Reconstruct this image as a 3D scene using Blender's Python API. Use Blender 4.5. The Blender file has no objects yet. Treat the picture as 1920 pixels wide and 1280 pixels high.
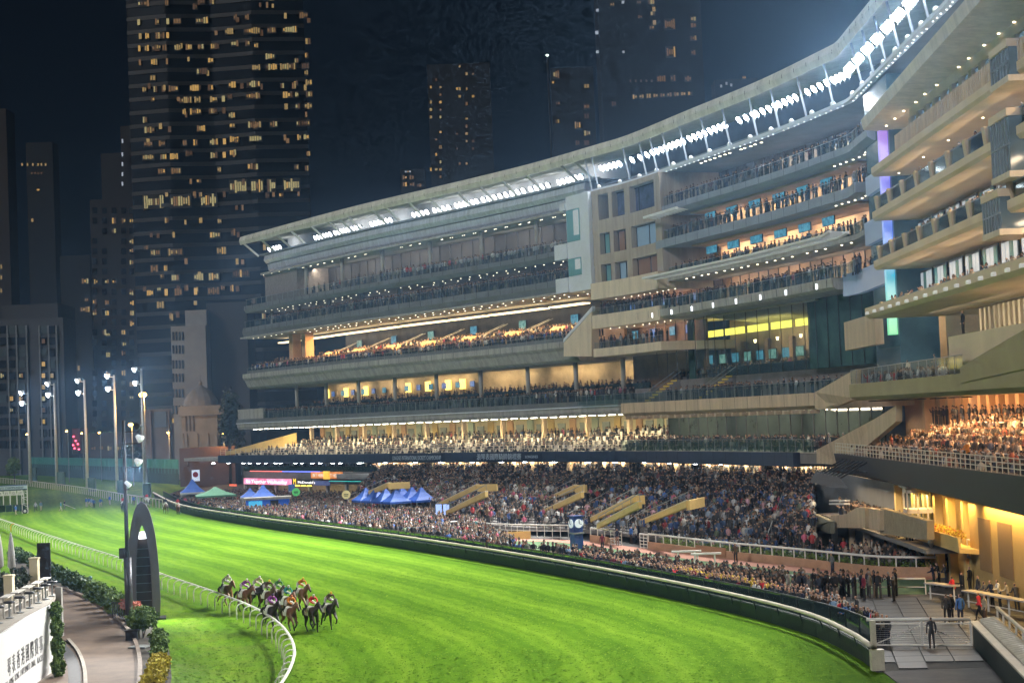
import bpy, bmesh, math, random
import numpy as np
from mathutils import Matrix, Vector
random.seed(7); RNG = np.random.default_rng(7)
SC = bpy.context.scene
COL = SC.collection
R = math.radians
# ---------------------------------------------------------------- camera
FPX, CAMZ = 3200.0, 13.0
ROLL = math.atan(-0.042)
PITCH = math.atan((782 - 640) * math.cos(ROLL) / FPX)
cam_d = bpy.data.cameras.new('camera'); cam = bpy.data.objects.new('camera', cam_d); COL.objects.link(cam)
cam_d.sensor_width = 36; cam_d.lens = FPX / 1920 * 36; cam_d.clip_start = 1; cam_d.clip_end = 6000
cam.matrix_world = Matrix.Translation((0, 0, CAMZ)) @ Matrix.Rotation(R(90) + PITCH, 4, 'X') @ Matrix.Rotation(ROLL, 4, 'Z')
SC.camera = cam
# ---------------------------------------------------------------- night sky
wd = bpy.data.worlds.new('World'); SC.world = wd; wd.use_nodes = True
nt = wd.node_tree; nt.nodes.clear()
wo = nt.nodes.new('ShaderNodeOutputWorld'); bg = nt.nodes.new('ShaderNodeBackground')
tc = nt.nodes.new('ShaderNodeTexCoord'); sx = nt.nodes.new('ShaderNodeSeparateXYZ'); rp = nt.nodes.new('ShaderNodeValToRGB')
rp.color_ramp.elements[0].position = 0.0; rp.color_ramp.elements[0].color = (0.0030, 0.0052, 0.0095, 1)
rp.color_ramp.elements[1].position = 0.45; rp.color_ramp.elements[1].color = (0.0016, 0.0030, 0.0062, 1)
nt.links.new(tc.outputs['Generated'], sx.inputs[0]); nt.links.new(sx.outputs['Z'], rp.inputs[0])
nt.links.new(rp.outputs[0], bg.inputs[0]); bg.inputs[1].default_value = 0.5
nt.links.new(bg.outputs[0], wo.inputs[0])
# ---------------------------------------------------------------- dim sun added as fill for the stand fronts
sun_d = bpy.data.lights.new('facade_fill_sun', 'SUN'); sun = bpy.data.objects.new('facade_fill_sun', sun_d); COL.objects.link(sun)
sun_d.energy = 1.15; sun_d.angle = R(12); sun_d.color = (1.0, 0.95, 0.92)
sun.rotation_euler = Vector((0.62, 0.62, -0.48)).to_track_quat('-Z', 'Y').to_euler()
# ---------------------------------------------------------------- colour management / engine
SC.view_settings.view_transform = 'Standard'; SC.view_settings.look = 'None'
SC.view_settings.exposure = 0.4; SC.view_settings.gamma = 1.0; SC.view_settings.use_curve_mapping = False
SC.render.engine = 'CYCLES'
cy = SC.cycles
cy.use_denoising = True; cy.denoiser = 'OPENIMAGEDENOISE'
cy.max_bounces = 4; cy.diffuse_bounces = 2; cy.glossy_bounces = 2; cy.transmission_bounces = 4; cy.transparent_max_bounces = 12; cy.volume_bounces = 0
cy.caustics_reflective = False; cy.caustics_refractive = False; cy.sample_clamp_indirect = 4.0
cy.use_light_tree = True; cy.use_adaptive_sampling = True; cy.adaptive_threshold = .04; cy.adaptive_min_samples = 12

# ================================================================ helpers
_fw = np.array([0, math.cos(PITCH), math.sin(PITCH)]); _u0 = np.array([0, -math.sin(PITCH), math.cos(PITCH)]); _r0 = np.array([1., 0, 0])
_rt = _r0 * math.cos(ROLL) + _u0 * math.sin(ROLL); _up = -_r0 * math.sin(ROLL) + _u0 * math.cos(ROLL)
def ray(x, y): return _fw * FPX + _rt * (x - 960) - _up * (y - 640)
def G(x, y, z=0.0):                       # survey: a sight line met with level ground at height z
    d = ray(x, y); return np.array([0, 0, CAMZ]) + d * ((z - CAMZ) / d[2])
def PY(x, y, Y):                          # survey: a sight line met at distance Y
    d = ray(x, y); return np.array([0, 0, CAMZ]) + d * (Y / d[1])

MATS = {}
def mat(name, col, rough=0.7, metal=0.0, emit=None, es=0.0, var=0.0, scale=2.0, bump=0.0, spec=0.5, trans=0.0, ior=1.45, alpha=1.0, stretch=None, col2=None):
    if name in MATS: return MATS[name]
    m = bpy.data.materials.new(name); m.use_nodes = True
    n = m.node_tree; b = n.nodes['Principled BSDF']
    b.inputs['Base Color'].default_value = (*col, 1); b.inputs['Roughness'].default_value = rough; b.inputs['Metallic'].default_value = metal
    b.inputs['Specular IOR Level'].default_value = spec
    if emit is not None:
        b.inputs['Emission Color'].default_value = (*emit, 1); b.inputs['Emission Strength'].default_value = es
    if trans: b.inputs['Transmission Weight'].default_value = trans; b.inputs['IOR'].default_value = ior
    if alpha < 1: b.inputs['Alpha'].default_value = alpha
    if var or bump:
        t = n.nodes.new('ShaderNodeTexCoord'); mp = n.nodes.new('ShaderNodeMapping'); nz = n.nodes.new('ShaderNodeTexNoise')
        n.links.new(t.outputs['Object'], mp.inputs[0]); n.links.new(mp.outputs[0], nz.inputs['Vector'])
        if stretch: mp.inputs['Scale'].default_value = stretch
        nz.inputs['Scale'].default_value = scale; nz.inputs['Detail'].default_value = 6; nz.inputs['Roughness'].default_value = 0.65
        if var:
            cr = n.nodes.new('ShaderNodeValToRGB')
            c2 = col2 or tuple(c * (1 - var) for c in col)
            cr.color_ramp.elements[0].position = 0.32; cr.color_ramp.elements[1].position = 0.68
            cr.color_ramp.elements[0].color = (*c2, 1); cr.color_ramp.elements[1].color = (*[min(1, c * (1 + var * .5)) for c in col], 1)
            n.links.new(nz.outputs['Fac'], cr.inputs[0]); n.links.new(cr.outputs[0], b.inputs['Base Color'])
        if bump:
            bp = n.nodes.new('ShaderNodeBump'); bp.inputs['Strength'].default_value = bump; bp.inputs['Distance'].default_value = 0.05
            n.links.new(nz.outputs['Fac'], bp.inputs['Height']); n.links.new(bp.outputs[0], b.inputs['Normal'])
    MATS[name] = m; return m
def glass_mat(name, tint, gloss=0.12, rough=0.05):   # thin sheet glass: see-through, tinted, with a grazing reflection
    if name in MATS: return MATS[name]
    m = bpy.data.materials.new(name); m.use_nodes = True; n = m.node_tree; n.nodes.clear()
    o = n.nodes.new('ShaderNodeOutputMaterial'); mx = n.nodes.new('ShaderNodeMixShader'); t = n.nodes.new('ShaderNodeBsdfTransparent'); g = n.nodes.new('ShaderNodeBsdfGlossy')
    t.inputs[0].default_value = (*tint, 1); g.inputs['Roughness'].default_value = rough; g.inputs['Color'].default_value = (.8, .9, .9, 1)
    f = n.nodes.new('ShaderNodeFresnel'); f.inputs[0].default_value = 1.5
    a = n.nodes.new('ShaderNodeMath'); a.operation = 'ADD'; a.inputs[1].default_value = gloss * .4; n.links.new(f.outputs[0], a.inputs[0])
    dfs = n.nodes.new('ShaderNodeBsdfDiffuse'); dfs.inputs[0].default_value = (.22, .36, .34, 1); m2 = n.nodes.new('ShaderNodeMixShader'); m2.inputs[0].default_value = gloss * .6; n.links.new(t.outputs[0], m2.inputs[1]); n.links.new(dfs.outputs[0], m2.inputs[2])
    n.links.new(a.outputs[0], mx.inputs[0]); n.links.new(m2.outputs[0], mx.inputs[1]); n.links.new(g.outputs[0], mx.inputs[2]); n.links.new(mx.outputs[0], o.inputs[0])
    MATS[name] = m; return m
def objcol_mat(name, rough=0.8, mul=1.0):            # takes the colour of the single object that wears it
    if name in MATS: return MATS[name]
    m = bpy.data.materials.new(name); m.use_nodes = True; n = m.node_tree; b = n.nodes['Principled BSDF']
    oi = n.nodes.new('ShaderNodeObjectInfo'); nz = n.nodes.new('ShaderNodeTexNoise'); nz.inputs['Scale'].default_value = 9
    mp = n.nodes.new('ShaderNodeMapRange'); mp.inputs['To Min'].default_value = .7 * mul; mp.inputs['To Max'].default_value = 1.2 * mul
    mx = n.nodes.new('ShaderNodeVectorMath'); mx.operation = 'SCALE'
    n.links.new(nz.outputs['Fac'], mp.inputs[0]); n.links.new(oi.outputs['Color'], mx.inputs[0]); n.links.new(mp.outputs[0], mx.inputs['Scale'])
    n.links.new(mx.outputs[0], b.inputs['Base Color']); b.inputs['Roughness'].default_value = rough
    MATS[name] = m; return m
def emis(name, col, s): return mat(name, (0.02, 0.02, 0.02), 0.6, emit=col, es=s)

class MB:
    def __init__(self): self.v = []; self.f = []; self.m = []
    def add(self, vs, fs, mi=0):
        b = len(self.v); self.v += [tuple(map(float, p)) for p in vs]
        self.f += [tuple(b + i for i in q) for q in fs]; self.m += [mi] * len(fs); return self
    def quad(self, a, b, c, d, mi=0): return self.add([a, b, c, d], [(0, 1, 2, 3)], mi)
    def box(self, c, s, rz=0.0, mi=0, ax=None):
        hx, hy, hz = s[0] / 2, s[1] / 2, s[2] / 2
        if ax is None:
            ca, sa = math.cos(rz), math.sin(rz); ex = np.array([ca, sa, 0]); ey = np.array([-sa, ca, 0]); ez = np.array([0, 0, 1.])
        else: ex, ey, ez = [np.array(a, float) for a in ax]
        c = np.array(c, float)
        vs = [c + ex * (hx * i) + ey * (hy * j) + ez * (hz * k) for k in (-1, 1) for j in (-1, 1) for i in (-1, 1)]
        return self.add(vs, [(0, 2, 3, 1), (4, 5, 7, 6), (0, 1, 5, 4), (2, 6, 7, 3), (0, 4, 6, 2), (1, 3, 7, 5)], mi)
    def box0(self, x0, x1, y0, y1, z0, z1, mi=0): return self.box(((x0 + x1) / 2, (y0 + y1) / 2, (z0 + z1) / 2), (x1 - x0, y1 - y0, z1 - z0), 0, mi)
    def bar(self, p, q, w, h=None, mi=0):
        p = np.array(p, float); q = np.array(q, float); d = q - p; L = np.linalg.norm(d); h = h or w
        if L < 1e-6: return self
        ex = d / L; up = np.array([0, 0, 1.]) if abs(ex[2]) < .95 else np.array([0, 1., 0])
        ey = np.cross(up, ex); ey /= np.linalg.norm(ey); ez = np.cross(ex, ey)
        return self.box((p + q) / 2, (L, w, h), 0, mi, (ex, ey, ez))
    def prism(self, poly, z0, z1, mi=0):
        n = len(poly); a = sum(poly[i][0] * poly[(i + 1) % n][1] - poly[(i + 1) % n][0] * poly[i][1] for i in range(n))
        if a < 0: poly = poly[::-1]
        vs = [(p[0], p[1], z0) for p in poly] + [(p[0], p[1], z1) for p in poly]
        return self.add(vs, [tuple(range(n))[::-1], tuple(range(n, 2 * n))] + [(i, (i + 1) % n, n + (i + 1) % n, n + i) for i in range(n)], mi)
    def tube(self, pts, r, n=8, mi=0, cap=True, sy=1.0):
        pts = [np.array(p, float) for p in pts]; rs = r if hasattr(r, '__len__') else [r] * len(pts); rings = []
        for i, p in enumerate(pts):
            d = pts[min(i + 1, len(pts) - 1)] - pts[max(i - 1, 0)]; d = d / (np.linalg.norm(d) + 1e-9)
            up = np.array([0, 0, 1.]) if abs(d[2]) < .9 else np.array([0, 1., 0])
            ex = np.cross(d, up); ex /= np.linalg.norm(ex); ey = np.cross(ex, d)
            rings.append([p + (ex * math.cos(t) + ey * math.sin(t) * sy) * rs[i] for t in [2 * math.pi * k / n for k in range(n)]])
        vs = [q for rg in rings for q in rg]; fs = []
        for i in range(len(pts) - 1):
            for k in range(n): fs.append((i * n + k, i * n + (k + 1) % n, (i + 1) * n + (k + 1) % n, (i + 1) * n + k))
        if cap: fs += [tuple(range(n))[::-1], tuple((len(pts) - 1) * n + k for k in range(n))]
        return self.add(vs, fs, mi)
    def lathe(self, c, prof, n=12, mi=0):     # prof [(r,z)]
        c = np.array(c, float); vs = []; fs = []
        for r, z in prof: vs += [c + np.array([r * math.cos(2 * math.pi * k / n), r * math.sin(2 * math.pi * k / n), z]) for k in range(n)]
        for i in range(len(prof) - 1):
            for k in range(n): fs.append((i * n + k, i * n + (k + 1) % n, (i + 1) * n + (k + 1) % n, (i + 1) * n + k))
        fs += [tuple(range(n))[::-1], tuple((len(prof) - 1) * n + k for k in range(n))]
        return self.add(vs, fs, mi)
    def sweep(self, path, prof, mi=0, cap=True):  # path [(x,y,nx,ny)], prof closed [(offset,z)] or callable(i)->prof
        rings = []
        for i, (x, y, nx, ny) in enumerate(path):
            pr = prof(i) if callable(prof) else prof
            rings.append([(x + nx * o, y + ny * o, z) for o, z in pr])
        k = len(rings[0]); vs = [q for r in rings for q in r]; fs = []
        for i in range(len(path) - 1):
            for j in range(k): fs.append((i * k + j, (i + 1) * k + j, (i + 1) * k + (j + 1) % k, i * k + (j + 1) % k))
        if cap: fs += [tuple(range(k)), tuple((len(path) - 1) * k + j for j in range(k))[::-1]]
        return self.add(vs, fs, mi)
    def build(self, name, mats, parent=None, smooth=False, kind=None, local=False):
        me = bpy.data.meshes.new(name); me.from_pydata(self.v, [], self.f)
        ms = mats if isinstance(mats, (list, tuple)) else [mats]
        for m in ms: me.materials.append(m)
        if len(ms) > 1: me.polygons.foreach_set('material_index', np.array(self.m, dtype=np.int32))
        if smooth: me.polygons.foreach_set('use_smooth', np.ones(len(self.f), dtype=bool))
        me.update()
        return put(name, me, parent, kind, local)
def put(name, me, parent=None, kind=None, local=False):
    o = bpy.data.objects.new(name, me); COL.objects.link(o)
    if parent is not None:
        o.parent = parent
        if not local: o.matrix_parent_inverse = Matrix.Translation(-Vector(ORIG.get(parent.name, (0, 0, 0))))
    if kind: o['kind'] = kind
    return o
ORIG = {}
def tag(o, label, cat, group=None):
    o['label'] = label; o['category'] = cat
    if group: o['group'] = group
    return o
def thing(name, label, cat, loc=(0, 0, 0), rz=0.0, group=None):
    o = bpy.data.objects.new(name, None); COL.objects.link(o); o.location = [float(c) for c in loc]; o.rotation_euler = (0, 0, rz)
    o.empty_display_size = .3
    ORIG[o.name] = tuple(float(c) for c in loc); return tag(o, label, cat, group)
def struct(mb, name, m, smooth=False): o = mb.build(name, m, None, smooth); o['kind'] = 'structure'; return o
def copy_tree(o, parent=None):
    c = o.copy(); COL.objects.link(c); c.parent = parent
    for ch in list(o.children): copy_tree(ch, c)
    return c
def text_mesh(s, size, m, origin, xd, yd, name='lettering', parent=None, align='LEFT', ext=0.01, width=None):
    cu = bpy.data.curves.new('t', 'FONT'); cu.body = s; cu.size = size; cu.align_x = align; cu.extrude = ext; cu.resolution_u = 2
    to = bpy.data.objects.new('t', cu); COL.objects.link(to); dg = bpy.context.evaluated_depsgraph_get(); me = bpy.data.meshes.new_from_object(to.evaluated_get(dg))
    COL.objects.unlink(to); bpy.data.objects.remove(to)
    xs = [v.co.x for v in me.vertices]
    k = 1.0 if (width is None or not xs or max(xs) - min(xs) < 1e-6) else width / (max(xs) - min(xs))
    xd = Vector(xd).normalized(); yd = Vector(yd).normalized(); zd = xd.cross(yd)
    M = Matrix(((xd[0] * k, yd[0], zd[0], origin[0]), (xd[1] * k, yd[1], zd[1], origin[1]), (xd[2] * k, yd[2], zd[2], origin[2]), (0, 0, 0, 1)))
    me.transform(M); me.materials.clear(); me.materials.append(m)
    return put(name, me, parent)
def smooth_poly(pts, step):       # Catmull-Rom through plan points, resampled; returns [(x,y,nx,ny)] with n to the right of travel
    P = [np.array(p[:2], float) for p in pts]; out = []
    P = [2 * P[0] - P[1]] + P + [2 * P[-1] - P[-2]]
    for i in range(1, len(P) - 2):
        for t in np.linspace(0, 1, 24, endpoint=False):
            a, b, c, d = P[i - 1:i + 3]
            out.append(.5 * (2 * b + (c - a) * t + (2 * a - 5 * b + 4 * c - d) * t * t + (3 * b - a - 3 * c + d) * t ** 3))
    out.append(P[-2]); return resample(out, step)
def resample(out, step):
    out = np.array(out); L = np.r_[0, np.cumsum(np.linalg.norm(np.diff(out, axis=0), axis=1))]
    n = max(2, int(round(L[-1] / step)) + 1); s = np.linspace(0, L[-1], n)
    X = np.interp(s, L, out[:, 0]); Y = np.interp(s, L, out[:, 1])
    tx = np.gradient(X); ty = np.gradient(Y); l = np.hypot(tx, ty)
    return [(X[i], Y[i], ty[i] / l[i], -tx[i] / l[i]) for i in range(n)]
def off_path(path, o): return [(x + nx * o, y + ny * o, nx, ny) for x, y, nx, ny in path]
def ordinal(i):
    w = 'first second third fourth fifth sixth seventh eighth ninth tenth eleventh twelfth thirteenth fourteenth fifteenth sixteenth seventeenth eighteenth nineteenth'.split()
    if i <= 19: return w[i - 1]
    t = {2: 'twenty', 3: 'thirty', 4: 'forty', 5: 'fifty', 6: 'sixty', 7: 'seventy', 8: 'eighty', 9: 'ninety'}
    te = {2: 'twentieth', 3: 'thirtieth', 4: 'fortieth', 5: 'fiftieth', 6: 'sixtieth', 7: 'seventieth', 8: 'eightieth', 9: 'ninetieth'}
    if i >= 100: return 'hundred and ' + ordinal(i - 100) if i > 100 else 'hundredth'
    return te[i // 10] if i % 10 == 0 else t[i // 10] + '-' + w[i % 10 - 1]
def spot(name, loc, target, power, ang=100, blend=.6, colr=(1, .98, .94), rad=.5, parent=None):
    l = bpy.data.lights.new(name, 'SPOT'); l.energy = power; l.spot_size = R(ang); l.spot_blend = blend; l.color = colr; l.shadow_soft_size = rad
    o = bpy.data.objects.new(name, l); COL.objects.link(o); o.location = [float(c) for c in loc]
    o.rotation_euler = (Vector([float(c) for c in target]) - o.location).to_track_quat('-Z', 'Y').to_euler(); return o
def area(name, loc, target, power, sx, sy, colr=(1, .8, .55), xdir=None, spread=180):
    l = bpy.data.lights.new(name, 'AREA'); l.shape = 'RECTANGLE'; l.size = sx; l.size_y = sy; l.energy = power; l.color = colr; l.spread = R(spread)
    o = bpy.data.objects.new(name, l); COL.objects.link(o)
    z = -(Vector([float(c) for c in target]) - Vector([float(c) for c in loc])).normalized()
    x = Vector([float(c) for c in (xdir if xdir is not None else (1, 0, 0))]); x = (x - z * x.dot(z)).normalized(); y = z.cross(x)
    o.matrix_world = Matrix(((x[0], y[0], z[0], loc[0]), (x[1], y[1], z[1], loc[1]), (x[2], y[2], z[2], loc[2]), (0, 0, 0, 1))); return o
# ================================================================ GROUND
WALLPTS = [(-71.1, 334.7), (-54.2, 275.1), (-36, 229.3), (-20.4, 195), (-9.3, 170), (1, 144.6), (8.5, 124), (13.4, 108.8), (16.2, 97.3), (16.95, 88.4), (16.95, 83.0)]
WALL = smooth_poly(WALLPTS, 1.2)
INNER = smooth_poly([G(-60, 952, 1.1), G(0, 972, 1.1), G(120, 1012, 1.1), G(240, 1050, 1.1), G(300, 1074, 1.1), G(400, 1108, 1.1), G(470, 1135, 1.1), G(520, 1165, 1.1), G(545, 1195, 1.1), G(552, 1225, 1.1), G(540, 1260, 1.1), G(520, 1290, 1.1), G(490, 1330, 1.1)], 2.4)
def turf_mat():
    m = bpy.data.materials.new('mown_turf'); m.use_nodes = True; n = m.node_tree; b = n.nodes['Principled BSDF']; L = n.links.new
    at = n.nodes.new('ShaderNodeAttribute'); at.attribute_name = 'across'
    tcn = n.nodes.new('ShaderNodeTexCoord')
    def noise(scale, detail=5, vec=None, rough=.6):
        z = n.nodes.new('ShaderNodeTexNoise'); z.inputs['Scale'].default_value = scale; z.inputs['Detail'].default_value = detail; z.inputs['Roughness'].default_value = rough
        L(vec if vec is not None else tcn.outputs['Object'], z.inputs['Vector']); return z.outputs['Fac']
    def math_(op, a, bb):
        k = n.nodes.new('ShaderNodeMath'); k.operation = op
        for i, q in enumerate((a, bb)):
            if isinstance(q, (int, float)): k.inputs[i].default_value = q
            else: L(q, k.inputs[i])
        return k.outputs[0]
    # mowing stripes follow the course; their edges wander a little
    w = math_('ADD', at.outputs['Fac'], math_('MULTIPLY', noise(.12, 3), 2.4))
    st = math_('SINE', math_('MULTIPLY', w, 2 * math.pi / 4.6), 0.0)
    st2 = math_('SINE', math_('MULTIPLY', math_('ADD', w, math_('MULTIPLY', noise(.6, 2), .5)), 2 * math.pi / 1.15), 0.0)
    big = noise(.045, 4); mid = noise(.55, 5); fine = noise(2.6, 6, None, .85)
    cxy = n.nodes.new('ShaderNodeCombineXYZ'); at2 = n.nodes.new('ShaderNodeAttribute'); at2.attribute_name = 'along'
    L(math_('MULTIPLY', at.outputs['Fac'], 1.3), cxy.inputs[0]); L(math_('MULTIPLY', at2.outputs['Fac'], .10), cxy.inputs[1])
    streak = noise(1.0, 5, cxy.outputs[0])
    f = math_('ADD', math_('ADD', math_('MULTIPLY', st, .10), math_('MULTIPLY', st2, .045)), math_('MULTIPLY', big, .28))
    f = math_('ADD', math_('ADD', f, math_('MULTIPLY', mid, .12)), math_('MULTIPLY', fine, .40))
    f = math_('ADD', f, math_('MULTIPLY', streak, .08)); f = math_('SUBTRACT', f, -.06)
    cr = n.nodes.new('ShaderNodeValToRGB'); e = cr.color_ramp.elements
    e[0].position = .2; e[0].color = (.042, .118, .004, 1); e[1].position = .78; e[1].color = (.190, .330, .022, 1)
    k = e.new(.5); k.color = (.098, .213, .009, 1)
    L(f, cr.inputs[0])
    # the infield strip is worn and browner than the racing surface
    iw = n.nodes.new('ShaderNodeAttribute'); iw.attribute_name = 'infield'
    worn = n.nodes.new('ShaderNodeMapRange'); worn.inputs['From Min'].default_value = .42; worn.inputs['From Max'].default_value = .68; L(noise(.28, 5, None, .7), worn.inputs[0])
    wf = math_('MULTIPLY', math_('MULTIPLY', worn.outputs[0], iw.outputs['Fac']), .4)
    mx = n.nodes.new('ShaderNodeMixRGB'); L(wf, mx.inputs[0]); L(cr.outputs[0], mx.inputs[1]); mx.inputs[2].default_value = (.15, .135, .045, 1)
    L(mx.outputs[0], b.inputs['Base Color']); b.inputs['Roughness'].default_value = .85; b.inputs['Specular IOR Level'].default_value = .03
    bp = n.nodes.new('ShaderNodeBump'); bp.inputs['Strength'].default_value = .5; bp.inputs['Distance'].default_value = .08; L(fine, bp.inputs['Height']); L(bp.outputs[0], b.inputs['Normal'])
    return m
M_TURF = turf_mat()
def poly_dist(pts, path):
    a = np.array([(p[0], p[1]) for p in path]); best = np.full(len(pts), 1e9); along = np.zeros(len(pts)); s = 0
    for i in range(len(a) - 1):
        d = a[i + 1] - a[i]; l = np.linalg.norm(d); t = np.clip(((pts - a[i]) @ d) / l ** 2, 0, 1)
        q = a[i] + t[:, None] * d; dd = np.linalg.norm(pts - q, axis=1); k = dd < best; best[k] = dd[k]; along[k] = s + t[k] * l; s += l
    return best, along
def make_turf():
    ys = np.r_[np.linspace(58, 82.6, 14), np.linspace(83.0, 335, 130), np.linspace(338, 680, 40)]
    wy = np.array([p[1] for p in WALL])[::-1]; wx = np.array([p[0] for p in WALL])[::-1]
    rows = []
    for y in ys:
        xr = 42.0 if y < 82.9 else (np.interp(y, wy, wx) + .3 if y <= 334 else np.interp(y, [334, 432, 680], [-71, -80, -200]))
        rows.append([(x, y) for x in xr - (1 - np.linspace(0, 1, 70) ** .75) * (xr + 330)])
    pts = np.array(rows).reshape(-1, 2); nr, nc = len(ys), 70
    me = bpy.data.meshes.new('turf')
    fs = [(i * nc + j, i * nc + j + 1, (i + 1) * nc + j + 1, (i + 1) * nc + j) for i in range(nr - 1) for j in range(nc - 1)]
    me.from_pydata([(p[0], p[1], 0) for p in pts], [], fs); me.materials.append(M_TURF)
    ext = [(-98, 430, 0, 0)] + WALL + [(17, 55, 0, 0)]
    d, al = poly_dist(pts, ext)
    me.attributes.new('across', 'FLOAT', 'POINT').data.foreach_set('value', d.astype(np.float32))
    me.attributes.new('along', 'FLOAT', 'POINT').data.foreach_set('value', al.astype(np.float32))
    di, ai = poly_dist(pts, INNER); ia = np.array([(p[0], p[1]) for p in INNER]); k = np.clip((ai / 2.4).astype(int), 0, len(INNER) - 1); nn = np.array([(p[2], p[3]) for p in INNER])[k]
    side = ((pts - ia[k]) * nn).sum(1); inf = np.clip(side / 1.5 + .2, 0.0, 1.0); inf = np.maximum(inf, .35 * np.exp(-(di / 2.5) ** 2))
    me.attributes.new('infield', 'FLOAT', 'POINT').data.foreach_set('value', inf.astype(np.float32))
    o = put('turf', me); o['kind'] = 'structure'
make_turf()
struct(MB().quad((-3000, -200, -.25), (3000, -200, -.25), (3000, 4000, -.25), (-3000, 4000, -.25)), 'ground', mat('asphalt', (.045, .045, .048), .9, var=.4, scale=.3))
# concourse pavement behind the course wall
mb = MB(); far = [(p[0], p[1]) for p in off_path(WALL, -.25)]
mb.prism(far + [(16.7, 60), (90, 60), (130, 300), (60, 430), (-70, 430)], -.2, .05)
struct(mb, 'concourse_pavement', mat('paving_grey', (.075, .072, .07), .8, var=.35, scale=.9, bump=.2))
# service road, lower left
rd = [G(*q)[:2] for q in [(40, 1085), (100, 1100), (140, 1112), (180, 1130), (215, 1155), (245, 1190), (258, 1220), (262, 1260), (255, 1330), (200, 1400), (-60, 1400), (-60, 1100)]]
mb = MB(); mb.prism([tuple(p) for p in rd], -.2, .02)
struct(mb, 'service_road', mat('road_tan', (.175, .122, .085), .85, var=.35, scale=.35, bump=.15, col2=(.10, .07, .05)))
soil = [G(*q)[:2] for q in [(30, 1040), (120, 1080), (190, 1112), (250, 1150), (300, 1185), (318, 1220), (322, 1270), (310, 1330), (262, 1330), (264, 1260), (260, 1220), (247, 1190), (217, 1155), (182, 1130), (142, 1112), (100, 1100), (20, 1075)]]
mb = MB(); mb.prism([tuple(p) for p in soil], -.2, .012)
struct(mb, 'planting_bed', mat('soil', (.055, .045, .03), .95, var=.5, scale=1.5, bump=.6))
kp = smooth_poly([G(*q) for q in [(100, 1100), (140, 1112), (180, 1130), (215, 1155), (245, 1190), (258, 1220), (262, 1260), (255, 1330)]], 1.0)
mb = MB(); mb.sweep(kp, [(-.16, 0), (.10, 0), (.10, .17), (-.13, .17)]); struct(mb, 'road_kerb', mat('kerb', (.22, .17, .13), .8, var=.4, scale=3))
# gutter channel curve at the left of the road
gp = smooth_poly([G(*q) for q in [(118, 1205), (138, 1225), (148, 1250), (150, 1285), (140, 1330)]], .7)
mb = MB(); mb.sweep(gp, [(-.02, .024), (-.02, .034), (.62, .034), (.62, .024)]); struct(mb, 'road_gutter_line', mat('gutter', (.05, .05, .052), .7, var=.4, scale=4))
gp = smooth_poly([G(*q) for q in [(128, 1200), (146, 1222), (157, 1250), (160, 1285), (150, 1330)]], .7)
mb = MB(); mb.sweep(gp, [(-.10, .024), (-.10, .14), (.10, .14), (.10, .024)]); struct(mb, 'gutter_kerb', mat('kerb_pale', (.42, .38, .32), .8, var=.3, scale=3))

# ================================================================ RAILS OF THE COURSE
M_WHITE = mat('white_rail', (.78, .77, .72), .45, var=.12, scale=1.2)
M_CREAM = mat('cream_rail', (.62, .58, .46), .5, var=.15, scale=1.0)
def goose_rail(name, label, path, every, h=1.1, lean=.55, rt=.085, post_m=None, orange_at=None):
    t = thing(name, label, 'rail', (path[0][0], path[0][1], 0))
    pts = [(x, y, h) for x, y, nx, ny in path]
    MB().tube(pts, rt, 8, sy=.8).build('top_rail', M_WHITE, t, True)
    me = None
    for i in range(0, len(path), every):
        x, y, nx, ny = path[i]
        if me is None:
            pb = MB(); pb.tube([(0, 0, -.02), (0, 0, h * .62), (.03, 0, h * .78), (.14, 0, h * .92), (.32, 0, h * .985), (lean, 0, h - .02)], .042, 7); 
            o = pb.build('post', M_WHITE, t, True, local=True); me = o.data
        else: o = bpy.data.objects.new('post', me); COL.objects.link(o); o.parent = t
        ang = math.atan2(ny, nx) + math.pi
        # the post stands off the course and its neck bends back over to carry the rail
        sgn = 1
        o.location = (x + nx * lean * sgn - ORIG[t.name][0], y + ny * lean * sgn - ORIG[t.name][1], 0); o.rotation_euler = (0, 0, ang)
        if orange_at is not None and i == orange_at:
            o.data = me.copy(); o.data.materials.clear(); o.data.materials.append(mat('orange_post', (.85, .25, .04), .5)); o['label'] = 'orange post among white ones'
    return t
goose_rail('running_rail', 'white curved running rail with bent-neck posts on the inner side of the course', INNER, 1, orange_at=28)
FARR = smooth_poly([G(-80, 897), G(0, 905), G(60, 912), G(150, 925), G(230, 940), G(305, 953)], 3.0)
t = thing('perimeter_rail', 'low white post rail at the far bend before the green screen fence', 'rail', (FARR[0][0], FARR[0][1], 0))
MB().tube([(p[0], p[1], 1.5) for p in FARR], .08, 6).build('top_rail', M_CREAM, t)
me = None
for p in FARR:
    if me is None: o = MB().box((0, 0, .75), (.13, .13, 1.5)).build('post', M_CREAM, t, local=True); me = o.data
    else: o = bpy.data.objects.new('post', me); COL.objects.link(o); o.parent = t
    o.location = (p[0] - FARR[0][0], p[1] - FARR[0][1], 0)
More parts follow.
